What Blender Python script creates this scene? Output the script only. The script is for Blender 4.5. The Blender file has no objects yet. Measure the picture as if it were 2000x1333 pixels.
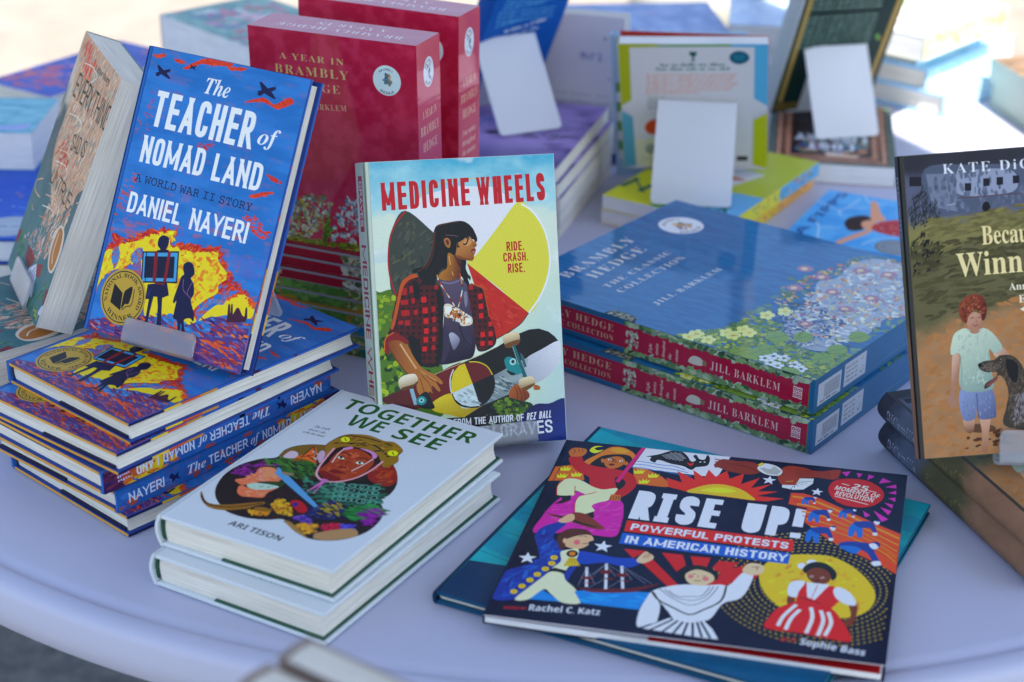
import bpy, math, random
import numpy as np
from mathutils import Matrix, Vector
from mathutils.geometry import tessellate_polygon
rad = math.radians
S = bpy.context.scene
COL = S.collection

# ------------------------------------------------------------------ camera, sky, sun, exposure
cam = bpy.data.cameras.new('camera')
cam.sensor_width = 36.0
cam.lens = 64.8
cam.clip_start = 0.02
cam.clip_end = 500.0
cam.dof.use_dof = True
cam.dof.focus_distance = 1.395
cam.dof.aperture_fstop = 5.0
co = bpy.data.objects.new('camera', cam)
COL.objects.link(co)
co.matrix_world = Matrix.Translation((0, 0, 0.680)) @ Matrix.Rotation(math.pi/2 - 0.4342, 4, 'X') @ Matrix.Rotation(0.008, 4, 'Z')
S.camera = co

SUN_DIR = Vector((0.25, -0.50, 0.83)).normalized()       # towards the sun
elev = math.asin(SUN_DIR.z)
azim = math.atan2(SUN_DIR.x, SUN_DIR.y)
wd = bpy.data.worlds.new('World')
S.world = wd
wd.use_nodes = True
nt = wd.node_tree
nt.nodes.clear()
sky = nt.nodes.new('ShaderNodeTexSky')
sky.sky_type = 'NISHITA'
sky.sun_disc = False
sky.sun_elevation = elev
sky.sun_rotation = azim
sky.dust_density = 1.0
sky.ozone_density = .7
bgn = nt.nodes.new('ShaderNodeBackground')
bgn.inputs['Strength'].default_value = 0.15
wo = nt.nodes.new('ShaderNodeOutputWorld')
nt.links.new(sky.outputs[0], bgn.inputs[0])
nt.links.new(bgn.outputs[0], wo.inputs[0])

sl = bpy.data.lights.new('sun', 'SUN')
sl.energy = 4.8
sl.angle = rad(0.55)
sl.color = (1.0, 0.94, 0.83)
so = bpy.data.objects.new('sun', sl)
COL.objects.link(so)
so.rotation_euler = SUN_DIR.to_track_quat('Z', 'Y').to_euler()
so.location = SUN_DIR * 20

S.view_settings.view_transform = 'Standard'
S.view_settings.look = 'None'
S.view_settings.gamma = 1.0
S.view_settings.use_curve_mapping = False
S.view_settings.exposure = 1.25
S.cycles.use_denoising = True
S.cycles.max_bounces = 8

# ------------------------------------------------------------------ helpers
def lin(c):
    c = c / 255.0
    return c/12.92 if c <= 0.04045 else ((c + 0.055)/1.055)**2.4
def hexc(s):
    if s[0] == '=':
        n = int(s[1:]); return (lin(n >> 16), lin((n >> 8) & 255), lin(n & 255))
    return (lin(int(s[0:2], 16)), lin(int(s[2:4], 16)), lin(int(s[4:6], 16)))

def vnoise(x, y, seed=0):
    xi = np.floor(x).astype(np.int64); yi = np.floor(y).astype(np.int64)
    xf = x - xi; yf = y - yi
    def h(a, b):
        n = (a*374761393 + b*668265263 + seed*974711) & 0x7fffffff
        n = ((n ^ (n >> 13)) * 1274126177) & 0x7fffffff
        return ((n ^ (n >> 16)) & 0xffff) / 65535.0
    u = xf*xf*(3 - 2*xf); v = yf*yf*(3 - 2*yf)
    return (h(xi, yi)*(1-u) + h(xi+1, yi)*u)*(1-v) + (h(xi, yi+1)*(1-u) + h(xi+1, yi+1)*u)*v
def fbm(x, y, seed=0, o=4):
    r = 0; a = 0.5; t = 0
    for i in range(o):
        r = r + a*vnoise(x*2**i, y*2**i, seed+i*17); t += a; a *= 0.55
    return r/t
def sst(a, b, x):
    t = np.clip((x-a)/(b-a), 0, 1)
    return t*t*(3-2*t)
def mixc(a, b, t):
    return a*(1-t[..., None]) + b*t[..., None]

# ---- lettering: the built-in font, its maths alphabets, and a drawn condensed alphabet
def mathmap(s, A, a, d=None, exc={}):
    r = ''
    for ch in s:
        if ch in exc: r += exc[ch]
        elif 'A' <= ch <= 'Z': r += chr(A + ord(ch) - 65)
        elif 'a' <= ch <= 'z': r += chr(a + ord(ch) - 97)
        elif d and '0' <= ch <= '9': r += chr(d + ord(ch) - 48)
        else: r += ch
    return r
FONTMAP = {'S': (0x1D400, 0x1D41A, 0x1D7CE), 'T': (0x1D400, 0x1D41A, 0x1D7CE), 'I': (0x1D468, 0x1D482, None), 'Z': (0x1D468, 0x1D482, None),
           'B': (0x1D5D4, 0x1D5EE, 0x1D7EC), 'M': (0x1D670, 0x1D68A, 0x1D7F6)}
_tc = {}
def font_text(font, s):
    key = (font, s)
    if key in _tc: return _tc[key]
    body = mathmap(s, *FONTMAP[font]) if font in FONTMAP else s
    cu = bpy.data.curves.new('lettering', 'FONT')
    cu.body = body
    cu.resolution_u = 3
    if font == 'T': cu.offset = -.011; cu.space_character = 1.22
    ob = bpy.data.objects.new('lettering', cu)
    COL.objects.link(ob)
    dg = bpy.context.evaluated_depsgraph_get()
    ev = ob.evaluated_get(dg)
    me = ev.to_mesh()
    me.calc_loop_triangles()
    v = np.array([tuple(p.co)[:2] for p in me.vertices]).reshape(-1, 2)
    f = [tuple(t.vertices) for t in me.loop_triangles]
    ev.to_mesh_clear()
    bpy.data.objects.remove(ob)
    bpy.data.curves.remove(cu)
    _tc[key] = (v, f)
    return _tc[key]
_capc = {}
def cap_height(font):
    if font not in _capc:
        v, f = font_text(font, 'H')
        _capc[font] = v[:, 1].max()
    return _capc[font]

def G(*st): return st
ROUND = [(1, .72), (1, .87), (.8, 1), (.2, 1), (0, .87), (0, .13), (.2, 0), (.8, 0), (1, .13), (1, .3)]
GL = {
 'A': (.54, [[(0, 0), (.5, 1)], [(1, 0), (.5, 1)], [(.16, .25), (.84, .25)]]),
 'B': (.5, [[(.6, .53), (0, .53), (0, 1), (.76, 1), (1, .9), (1, .65), (.8, .53), (.6, .53)], [(0, .53), (0, 0), (.76, 0), (1, .12), (1, .4), (.8, .53)]]),
 'C': (.5, [ROUND]), 'D': (.5, [[(.2, 0), (0, 0), (0, 1), (.72, 1), (1, .85), (1, .15), (.72, 0), (.2, 0)]]),
 'E': (.44, [[(1, 1), (0, 1), (0, 0), (1, 0)], [(0, .52), (1, .52)]]), 'F': (.44, [[(1, 1), (0, 1), (0, 0)], [(0, .5), (1, .5)]]),
 'G': (.5, [[(1, .72), (1, .87), (.8, 1), (.2, 1), (0, .87), (0, .13), (.2, 0), (.8, 0), (1, .13), (1, .47), (.55, .47)]]),
 'H': (.5, [[(0, 0), (0, 1)], [(1, 0), (1, 1)], [(0, .5), (1, .5)]]), 'I': (.0, [[(.5, 0), (.5, 1)]]),
 'L': (.4, [[(0, 1), (0, 0), (1, 0)]]), 'M': (.86, [[(0, 0), (0, 1)], [(1, 0), (1, 1)], [(.03, 1), (.5, .12)], [(.97, 1), (.5, .12)]]),
 'N': (.52, [[(0, 0), (0, 1)], [(.03, 1), (.97, 0)], [(1, 0), (1, 1)]]),
 'O': (.5, [[(.5, 0), (.2, 0), (0, .13), (0, .87), (.2, 1), (.8, 1), (1, .87), (1, .13), (.8, 0), (.5, 0)]]),
 'P': (.48, [[(0, 0), (0, 1), (.76, 1), (1, .88), (1, .57), (.76, .45), (0, .45)]]),
 'R': (.5, [[(0, 0), (0, 1), (.76, 1), (1, .88), (1, .6), (.76, .48), (0, .48)], [(.5, .48), (1, 0)]]),
 'S': (.48, [[(1, .72), (1, .87), (.8, 1), (.2, 1), (0, .87), (0, .68), (.16, .57), (.84, .44), (1, .33), (1, .13), (.8, 0), (.2, 0), (0, .13), (0, .29)]]),
 'T': (.48, [[(0, 1), (1, 1)], [(.5, 1), (.5, 0)]]), 'U': (.5, [[(0, 1), (0, .13), (.2, 0), (.8, 0), (1, .13), (1, 1)]]),
 'V': (.52, [[(0, 1), (.5, 0)], [(1, 1), (.5, 0)]]), 'W': (1.08, [[(0, 1), (.25, 0)], [(.5, 1), (.25, 0)], [(.5, 1), (.75, 0)], [(1, 1), (.75, 0)]]),
 'Y': (.5, [[(0, 1), (.5, .40)], [(1, 1), (.5, .40)], [(.5, .46), (.5, 0)]]), 'Z': (.46, [[(0, 1), (1, 1), (0, 0), (1, 0)]]),
 '!': (.0, [[(.5, .36), (.5, 1)], [(.5, 0), (.5, .1)]]), '.': (.0, [[(.5, 0), (.5, .08)]]), ',': (.05, [[(.1, -.16), (.6, .1)]]),
 '2': (.5, [[(0, .72), (0, .87), (.2, 1), (.8, 1), (1, .87), (1, .6), (0, 0), (1, 0)]]),
 '5': (.5, [[(1, 1), (0, 1), (0, .56), (.8, .56), (1, .45), (1, .13), (.8, 0), (.2, 0), (0, .13)]]),
}
def ribbon(pts, w):
    """mitred strip: verts, quads"""
    P = np.array(pts, float)
    keep = [0] + [i for i in range(1, len(P)) if np.hypot(*(P[i]-P[i-1])) > 1e-9]
    P = P[keep]
    n = len(P)
    if n < 2: return np.zeros((0, 2)), []
    closed = n > 3 and np.hypot(*(P[0]-P[-1])) < 1e-9
    d = P[1:] - P[:-1]
    d /= np.hypot(d[:, 0], d[:, 1])[:, None]
    L = []; R = []
    for i in range(n):
        a = d[i-1] if i > 0 else (d[-1] if closed else d[0])
        b = d[i] if i < n-1 else (d[0] if closed else d[-1])
        m = a + b
        q = np.hypot(*m)
        m = m/q if q > 1e-6 else a
        nn = np.array([-m[1], m[0]])
        c = max(abs(nn[0]*-a[1] + nn[1]*a[0]), .45)
        L.append(P[i] + nn*w/2/c); R.append(P[i] - nn*w/2/c)
    V = np.array([v for pr in zip(L, R) for v in pr])
    F = [(2*i, 2*i+1, 2*i+3, 2*i+2) for i in range(n-1)]
    return V, F
TH = {'N': .105, 'C': .16, 'CI': .16, 'K': .20, 'W': .195}
def chaikin(st, ch):
    if len(st) < 4 or ch not in 'CGOSUDPRB25': return st
    for it in range(2):
        out = [st[0]]
        for i in range(1, len(st)-1):
            a, b, c = st[i-1], st[i], st[i+1]
            sharp = ch in 'DPRB25' and b[0] < .45
            if sharp: out.append(b)
            else: out += [(b[0]+(a[0]-b[0])*.28, b[1]+(a[1]-b[1])*.28), (b[0]+(c[0]-b[0])*.28, b[1]+(c[1]-b[1])*.28)]
        out.append(st[-1]); st = out
    return st
def stroke_text(font, s, width, h):
    """returns a list of (verts, faces) strips filling exactly width x h, baseline at 0"""
    th = TH[font]*h; gap = (.11 if font[0] == 'C' else .10)*h; sp = .26*h
    gw = []; 
    for ch in s:
        if ch == ' ': gw.append(None)
        else:
            g = GL[ch][0]
            if font == 'K' and ch == 'I': g = .3
            gw.append(g)
    fixed = sum(sp if g is None else th for g in gw) + gap*(len(s)-1)
    k = (width - fixed)/max(sum(g for g in gw if g), 1e-6)
    if k < .25*h:
        f = width/(fixed + .35*h*sum(g for g in gw if g)); th *= f; gap *= f; sp *= f
        fixed *= f; k = (width - fixed)/max(sum(g for g in gw if g), 1e-6)
    x = 0; out = []
    for ch, g in zip(s, gw):
        if g is None: x += sp + gap; continue
        w = g*k
        strokes = GL[ch][1]
        if font == 'K' and ch == 'I': strokes = [[(.5, 0), (.5, 1)], [(0, 0), (1, 0)], [(0, 1), (1, 1)]]
        for st in strokes:
            st = chaikin(st, ch)
            pts = [(x + th/2 + px*w, th/2 + py*(h-th)) for px, py in st]
            # square the free ends that sit on the base or cap line
            q = [list(p) for p in pts]
            for e, f in ((0, 1), (-1, -2)):
                dx, dy = q[e][0]-q[f][0], q[e][1]-q[f][1]
                if len(st) == 2 and abs(dx) > 1e-6 and abs(dy) > 1e-6 and st[e][1] in (0, 1):
                    ex = th*1.3*math.copysign(1, dy); q[e][1] += ex; q[e][0] += dx/dy*ex
                elif abs(dy) > abs(dx)*1.2 and st[e][1] in (0, 1):
                    ex = th/2*math.copysign(1, dy); q[e][1] += ex; q[e][0] += dx/dy*ex if dy else 0
                elif abs(dx) > abs(dy) and st[e][0] in (0, 1) and ch in 'EFLTZ2I5': q[e][0] += th/2*math.copysign(1, dx)*.9
            diag = len(st) == 2 and abs(st[0][0]-st[1][0]) > .01 and abs(st[0][1]-st[1][1]) > .01
            V, F = ribbon(q, th*((.74 if ch in 'WM' else .92) if diag else 1))
            if diag: V[:, 1] = np.clip(V[:, 1], 0, h)
            if font == 'CI': V = V + np.stack([V[:, 1]*.2, V[:, 1]*0], 1)
            out.append((V, F))
        x += w + th + gap
    return out

# ---- printed sheets: thin ink layers on a cover, as vertex-coloured faces of the cover's own mesh
DZ = 3.0e-6
class Sheet:
    def __init__(s, w, h, seed=1):
        s.w, s.h = w, h
        s.V = []; s.F = []; s.C = []; s.n = 0
        s.rng = np.random.default_rng(seed)
        s.g = 0.0015
        s.cuts = None
        s.nx, s.ny = int(w/s.g)+3, int(h/s.g)+3
        s.lev = np.zeros((s.nx, s.ny), np.int32)
    def _lv(s, v):
        x0, y0 = v.min(0); x1, y1 = v.max(0)
        a = min(max(int(x0/s.g), 0), s.nx-1); b = min(max(int(x1/s.g)+1, a+1), s.nx)
        c = min(max(int(y0/s.g), 0), s.ny-1); d = min(max(int(y1/s.g)+1, c+1), s.ny)
        L = int(s.lev[a:b, c:d].max()) + 1
        s.lev[a:b, c:d] = L
        return L
    def add(s, v, f, c, clip=True, ramp=False):
        v = np.asarray(v, float)
        if len(v) == 0: return
        if s.cuts is not None and np.asarray(c).ndim == 1: v, f = banded(v, f, s.cuts)
        if len(v) == 0: return
        if clip: v = np.stack([np.clip(v[:, 0], 0.0002, s.w-.0002), np.clip(v[:, 1], 0.0002, s.h-.0002)], 1)
        L = s._lv(v)
        zz = np.full(len(v), L*DZ)
        if ramp:
            zz = zz + (np.arange(len(v))//2)*6e-7
            x0, y0 = v.min(0); x1, y1 = v.max(0); g = s.g
            s.lev[max(int(x0/g), 0):int(x1/g)+1, max(int(y0/g), 0):int(y1/g)+1] += int(len(v)*3e-7/DZ)+1
        s.V.append(np.c_[v, zz])
        n = s.n
        s.F.extend([tuple(i+n for i in q) for q in f])
        c = np.asarray(c, float)
        s.C.append(np.tile(c, (len(v), 1)) if c.ndim == 1 else c)
        s.n += len(v)
    def poly(s, pts, c):
        pts = np.asarray(pts, float)
        t = tessellate_polygon([[Vector((p[0], p[1], 0)) for p in pts]])
        f = []
        for a, b, d in t:
            u = pts[b]-pts[a]; w = pts[d]-pts[a]
            f.append((a, b, d) if u[0]*w[1]-u[1]*w[0] > 0 else (a, d, b))
        s.add(pts, f, c)
    def strip(s, pts, w, c):
        V, F = ribbon(pts, w)
        F = [tuple(reversed(q)) for q in F]
        F = [q if True else q for q in F]
        s.add(V, F, c)
    def dab(s, x, y, ln, w, a, c):
        ca, sa = math.cos(a), math.sin(a)
        q = np.array([(-.5, 0), (-.28, -.5), (.25, -.45), (.5, .05), (.22, .5), (-.3, .42)])*(ln, w)
        s.add(np.stack([x + q[:, 0]*ca - q[:, 1]*sa, y + q[:, 0]*sa + q[:, 1]*ca], 1), [(0, 1, 2, 3, 4, 5)], c)
    def grid(s, fn, step=.0009):
        nx, ny = int(s.w/step)+1, int(s.h/step)+1
        X, Y = np.meshgrid(np.linspace(0, s.w, nx), np.linspace(0, s.h, ny), indexing='ij')
        c = fn(X*1000, Y*1000, s.w*1000, s.h*1000).reshape(-1, 3)
        v = np.stack([X.ravel(), Y.ravel()], 1)
        I = np.arange(nx*ny).reshape(nx, ny)
        f = np.stack([I[:-1, :-1], I[1:, :-1], I[1:, 1:], I[:-1, 1:]], -1).reshape(-1, 4)
        s.add(v, [tuple(q) for q in f.tolist()], c, clip=False)
    def text(s, font, txt, A, B, h, c):
        A = np.array(A); B = np.array(B); d = B-A; W = np.hypot(*d); d = d/W; n = np.array([-d[1], d[0]])
        if font == 'X':
            x = 0; tot = len(txt)
            for ch in txt:
                if ch != ' ':
                    hh = h*(.62 if s.rng.random() < .7 else 1.0); u = W/tot
                    q = [A + d*(x+u*.12), A + d*(x+u*.78), A + d*(x+u*.78) + n*hh, A + d*(x+u*.12) + n*hh]
                    s.add(np.array(q), [(0, 1, 2, 3)], c)
                x += W/tot
            return
        if font in TH:
            for V, F in stroke_text(font, txt, W, h):
                s.add(A + V[:, :1]*d + V[:, 1:]*n, [tuple(reversed(q)) for q in F], c, ramp=True)
            return
        v, f = font_text(font, txt)
        x0, x1 = v[:, 0].min(), v[:, 0].max()
        k = h/cap_height(font)
        s.add(A + (v[:, :1]-x0)/(x1-x0)*W*d + v[:, 1:]*k*n, f, c)
    def arc(s, font, txt, cx, cy, r, mid, hpc, c):
        """lettering round a seal; mid = angle of the middle of the word; negative = along the bottom"""
        v, f = font_text(font, txt)
        h = r*hpc/100.0*1.35; k = h/cap_height(font)
        x = (v[:, 0]-(v[:, 0].min()+v[:, 0].max())/2)*k*1.18; y = v[:, 1]*k
        if mid >= 0:
            rr = r + y; t = rad(mid) - x/(r + h/2)
        else:
            rr = r - y; t = rad(mid) + x/(r - h/2)
        s.add(np.stack([cx + rr*np.cos(t), cy + rr*np.sin(t)], 1), f, c)
    def run(s, src):
        for line in src.strip().split('\n'):
            p = line.split(' ')
            op = p[0]
            if op == 'g': s.grid(GRIDS[p[1]]); continue
            if op == 'd':
                cs = [np.array(hexc(q)) for q in p[1].split(',')]
                n, ln, w, an, spd = [float(q) for q in p[2:7]]
                pts = np.array([float(q) for q in p[7:]]).reshape(-1, 2)*1e-4
                s.dabs(pts, cs, int(n), ln*1e-4, w*1e-4, rad(an), rad(spd)); continue
            c = hexc(p[1])
            if op == 't':
                a = [int(q)*1e-4 for q in p[3:8]]
                s.text(p[2], ' '.join(p[8:]), a[0:2], a[2:4], a[4], c); continue
            if op == 'a':
                s.arc(p[2], ' '.join(p[8:]), int(p[3])*1e-4, int(p[4])*1e-4, int(p[5])*1e-4, int(p[6]), int(p[7]), c); continue
            if op == 'v':
                c2 = np.array(hexc(p[2])); a = np.array([float(q) for q in p[3:]]).reshape(-1, 2)*1e-4
                pts = smooth(a[2:], True); d = a[1]-a[0]
                s.poly(pts, np.array(c) + (c2-np.array(c))*np.clip(((pts-a[0])@d)/(d@d), 0, 1)[:, None]); continue
            a = [float(q) for q in p[2:]]
            if op == 'p': s.poly(np.array(a).reshape(-1, 2)*1e-4, c)
            elif op == 'q': s.poly(smooth(np.array(a).reshape(-1, 2)*1e-4, True), c)
            elif op == 'l': s.strip(np.array(a[1:]).reshape(-1, 2)*1e-4, a[0]*1e-4, c)
            elif op == 'k': s.strip(smooth(np.array(a[1:]).reshape(-1, 2)*1e-4, False), a[0]*1e-4, c)
            elif op == 'h': s.hatch(np.array(a[3:]).reshape(-1, 2)*1e-4, rad(a[0]), a[1]*1e-4, a[2]*1e-4, c)
            elif op == 'b':
                pts = np.array(a[3:]).reshape(-1, 2)*1e-4
                for i in range(len(pts)):
                    A, B = pts[i], pts[(i+1) % len(pts)]
                    L = np.hypot(*(B-A)); ang = math.atan2(*(B-A)[::-1])
                    for t in np.arange(0, 1, min(1, .0016/max(L, 1e-6))):
                        q = A + (B-A)*t + s.rng.normal(0, .0008, 2)
                        s.dab(q[0], q[1], a[1]*1e-4*s.rng.uniform(.6, 1.4), a[0]*1e-4*s.rng.uniform(.5, 1.3), ang + s.rng.normal(0, .35), np.array(c)*s.rng.uniform(.75, 1.15))
            elif op == 'c':
                t = np.linspace(0, 2*math.pi, 49)[:-1]
                s.poly(np.stack([a[0]+a[2]*np.cos(t), a[1]+a[2]*np.sin(t)], 1)*1e-4, c)
            elif op == 'o':
                t = np.linspace(0, 2*math.pi, 41)
                s.strip(np.stack([a[0]+a[2]*np.cos(t), a[1]+a[2]*np.sin(t)], 1)*1e-4, a[3]*1e-4, c)
            elif op == 'r':
                cx, cy, r0, r1, n, ln, w = [q*1e-4 if i != 4 else int(q) for i, q in enumerate(a)]
                for i in range(n):
                    r = r0 + (r1-r0)*i/(n-1)
                    m = int(2*math.pi*r/(ln*1.55))
                    for j in range(m):
                        t = 2*math.pi*(j + .5*(i % 2))/m
                        x, y = cx + r*math.cos(t), cy + r*math.sin(t)
                        if .004 < x < s.w-.003 and .012 < y < s.h-.02:
                            s.dab(x, y, ln*s.rng.uniform(.8, 1.1), w*1.3, t + math.pi/2 + .35*(-1)**i, c)
    def dabs(s, pts, cs, n, ln, w, an, spd):
        x0, y0 = pts.min(0); x1, y1 = pts.max(0)
        done = 0; tries = 0
        while done < n and tries < n*8:
            tries += 1
            x = s.rng.uniform(x0, x1); y = s.rng.uniform(y0, y1)
            if not inside(pts, x, y) or not (0.0005 < x < s.w-.0005 and .0005 < y < s.h-.0005): continue
            k = s.rng.integers(len(cs)); u = s.rng.uniform(0, .5)
            c = (cs[k]*(1-u) + cs[s.rng.integers(len(cs))]*u)*s.rng.uniform(.93, 1.06)
            s.dab(x, y, ln*s.rng.uniform(.7, 1.9), w*s.rng.uniform(.9, 2.3), an + s.rng.uniform(-spd, spd), np.clip(c, 0, .9))
            done += 1
    def hatch(s, pts, an, sp, w, c):
        ca, sa = math.cos(an), math.sin(an)
        R = np.stack([pts[:, 0]*ca + pts[:, 1]*sa, -pts[:, 0]*sa + pts[:, 1]*ca], 1)
        y = R[:, 1].min() + sp/2
        while y < R[:, 1].max():
            xs = []
            for i in range(len(R)):
                a, b = R[i], R[(i+1) % len(R)]
                if (a[1] - y)*(b[1] - y) < 0: xs.append(a[0] + (b[0]-a[0])*(y-a[1])/(b[1]-a[1]))
            xs.sort()
            for x0, x1 in zip(xs[::2], xs[1::2]):
                P = [(x0*ca - y*sa, x0*sa + y*ca), (x1*ca - y*sa, x1*sa + y*ca)]
                s.strip(P, w, c)
            y += sp
def banded(v, f, cuts):
    V = []; F = []
    for q in f:
        P = [tuple(v[i]) for i in q]
        ys = [p[1] for p in P]
        for a, b in zip(cuts[:-1], cuts[1:]):
            if b <= min(ys) or a >= max(ys): continue
            R = P
            for lim, sg in ((a, 1), (b, -1)):
                out = []
                for i in range(len(R)):
                    A, B = R[i-1], R[i]
                    ia, ib = sg*(A[1]-lim) >= 0, sg*(B[1]-lim) >= 0
                    if ia != ib:
                        t = (lim-A[1])/(B[1]-A[1]); out.append((A[0]+(B[0]-A[0])*t, lim))
                    if ib: out.append(B)
                R = out
                if not R: break
            if len(R) > 2:
                F.append(tuple(range(len(V), len(V)+len(R)))); V += R
    return np.array(V).reshape(-1, 2), F
def inside(P, x, y):
    r = False; n = len(P); j = n-1
    for i in range(n):
        if (P[i][1] > y) != (P[j][1] > y) and x < (P[j][0]-P[i][0])*(y-P[i][1])/(P[j][1]-P[i][1]) + P[i][0]: r = not r
        j = i
    return r
def smooth(P, closed, k=5):
    n = len(P); out = []
    if n < 3: return P
    rng = range(n) if closed else range(n-1)
    for i in rng:
        if closed: a, b, c, d = P[i-1], P[i], P[(i+1) % n], P[(i+2) % n]
        else: a, b, c, d = P[max(i-1, 0)], P[i], P[i+1], P[min(i+2, n-1)]
        for t in np.linspace(0, 1, k, endpoint=False):
            out.append(.5*((2*b) + (c-a)*t + (2*a-5*b+4*c-d)*t*t + (3*b-a-3*c+d)*t**3))
    if not closed: out.append(P[-1])
    return np.array(out)

# ---- painted grounds of some covers (colour as printed)
def H(s): return np.array(hexc(s))
def g_medsky(x, y, w, h):
    n = fbm(x/26, y/17, 3); m = fbm(x/60, y/30, 9)
    v = y/h + (n-.5)*.25
    c = mixc(H('cfe0b0'), H('d8e4cc'), sst(.2, .7, v))
    c = mixc(c, H('9fd4d8'), sst(.74, .90, v)); c = mixc(c, H('38a8c4'), sst(.86, 1.02, v)*.9)
    c = mixc(c, H('8eb4dc'), sst(.55, .7, m)*sst(.75, .5, y/h)*sst(.45, .2, x/w)); c = mixc(c, H('bcd8d4'), sst(.6, 1., x/w)*sst(.7, .3, y/h)*.8)
    return mixc(c, H('f0f0e4'), sst(.58, .75, n)*.5)
def g_teasky(x, y, w, h):
    n = fbm(x/30, y/8, 5); m = fbm(x/12, y/4, 8, 5)
    c = mixc(H('2670b8'), H('347ec8'), sst(.3, .7, n))
    low = sst(.62, .3, y/h)
    c = mixc(c, H('b05a60'), sst(.62, .74, m)*(.15 + .6*low)); c = mixc(c, H('cc5628'), sst(.68 - .1*low[...], .76, fbm(x/16, y/6, 21, 5))*low)
    return mixc(c, H('6a58a8'), sst(.5, .8, fbm(x/22, y/9, 31))*low*.5)
def g_winn(x, y, w, h):
    v = 1 - y/h; n = fbm(x/14, y/10, 4, 5)
    c = mixc(H('34343c'), H('585c70'), sst(.03, .12, v+(n-.5)*.05))
    c = mixc(c, H('847c48'), sst(.19, .25, v + (n-.5)*.05)); c = mixc(c, H('5a5438'), sst(.27, .34, v+(n-.5)*.1)*.8)
    c = mixc(c, H('a87a50'), sst(.50, .60, v + (x/w-.3)*.18 + (n-.5)*.06))
    return c*(.8 + .4*n[..., None])
def g_sad(x, y, w, h):
    n = fbm(x/14, y/20, 4, 4); v = y/h
    c = mixc(H('3c6c70'), H('465a60'), sst(.25, .6, v)); c = mixc(c, H('c8b8a4'), sst(.66, .85, v + (n-.5)*.4))
    return c*(.85 + .3*n[..., None])
def g_red(x, y, w, h):
    n = fbm(x/10, y/10, 2, 4)
    return mixc(H('bc1a3c'), H('cc3050'), sst(.35, .7, n))
def g_teal(x, y, w, h):
    n = fbm(x/18, y/18, 6, 4); b = np.floor((y + x*.15 + 4*np.sin(x/30.))/22.)
    t = ((b*7.3) % 3)/3
    c = mixc(H('0f8ca8'), H('18b0b4'), t); c = mixc(c, H('0e5c84'), sst(.78, .9, 1 - y/h + (x/w)*.25 - .12 + .1*np.sin(x/40)))
    c = mixc(c, H('1c2c50'), sst(.80, .81, y/h)*sst(.5, .49, y/h - .5)*(x < w*.30)*(y < h*.9))
    return c*(.72 + .5*n[..., None])
def g_blue(x, y, w, h):
    n = fbm(x/22, y/16, 7, 4)
    return mixc(mixc(H('2036a4'), H('2a4cb8'), sst(.3, .7, n)), H('d86a70'), sst(.68, .8, fbm(x/20, y/12, 44)))
def g_aqua(x, y, w, h):
    n = fbm(x/30, y/8, 17, 4)
    return mixc(H('3c98b0'), H('7cc0cc'), sst(.3, .7, n))
def g_green(x, y, w, h):
    n = fbm(x/18, y/14, 27, 4)
    c = mixc(H('5a8c8a'), H('8cb0a4'), sst(.3, .7, n)); c = mixc(c, H('c06a80'), sst(.62, .75, fbm(x/25, y/18, 3))); return mixc(c, H('d0d4cc'), sst(.66, .78, fbm(x/22, y/20, 13)))
def g_dusk(x, y, w, h):
    n = fbm(x/16, y/12, 19, 4)
    return mixc(mixc(H('6a84b8'), H('8ca0cc'), sst(.3, .7, n)), H('b09ab4'), sst(.68, .8, fbm(x/10, y/10, 4)))
def g_purple(x, y, w, h):
    n = fbm(x/40, y/30, 29, 4)
    c = mixc(H('402470'), H('a48cc8'), sst(.3, .75, n + .2*np.sin(x/w*3))); return mixc(c, H('28285c'), sst(.4, .1, y/h)*.6)
def g_sky(x, y, w, h):
    n = fbm(x/22, y/22, 39, 4)
    return mixc(H('9cd0ec'), H('c8e6f6'), sst(.35, .65, n))
def g_floral(x, y, w, h):
    n = fbm(x/16, y/16, 49, 4)
    c = mixc(H('e4e4d4'), H('9cc08c'), sst(.52, .62, n)); return mixc(c, H('e0b0c0'), sst(.6, .7, fbm(x/20, y/14, 5)))
def g_brown(x, y, w, h):
    n = fbm(x/30, y/6, 59, 4)
    return mixc(H('6a5038'), H('9c7c5c'), sst(.3, .7, n))
def g_lost(x, y, w, h):
    n = fbm(x/8, y/8, 69, 4)
    return mixc(H('6c4032'), H('8c5c48'), sst(.3, .7, n))
GRIDS = {k[2:]: v for k, v in globals().items() if k.startswith('g_')}

# ------------------------------------------------------------------ materials
def nodes(name):
    m = bpy.data.materials.new(name)
    m.use_nodes = True
    t = m.node_tree
    b = t.nodes['Principled BSDF']
    return m, t, b
def noise(t, scale, detail=4, rough=.55, vec=None, coord='Object', mapscale=None):
    tc = t.nodes.new('ShaderNodeTexCoord')
    n = t.nodes.new('ShaderNodeTexNoise')
    n.inputs['Scale'].default_value = scale
    n.inputs['Detail'].default_value = detail
    n.inputs['Roughness'].default_value = rough
    src = tc.outputs[coord]
    if mapscale:
        mp = t.nodes.new('ShaderNodeMapping')
        mp.inputs['Scale'].default_value = mapscale
        t.links.new(src, mp.inputs['Vector']); src = mp.outputs['Vector']
    t.links.new(src, n.inputs['Vector'])
    return n.outputs['Fac']
def mrange(t, fac, a, b, lo=0.3, hi=0.7):
    r = t.nodes.new('ShaderNodeMapRange')
    r.inputs['From Min'].default_value = lo; r.inputs['From Max'].default_value = hi
    r.inputs['To Min'].default_value = a; r.inputs['To Max'].default_value = b
    t.links.new(fac, r.inputs['Value'])
    return r.outputs['Result']
def bump(t, b, fac, strength, dist=.001):
    n = t.nodes.new('ShaderNodeBump')
    n.inputs['Strength'].default_value = strength; n.inputs['Distance'].default_value = dist
    t.links.new(fac, n.inputs['Height']); t.links.new(n.outputs['Normal'], b.inputs['Normal'])
    return n
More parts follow.
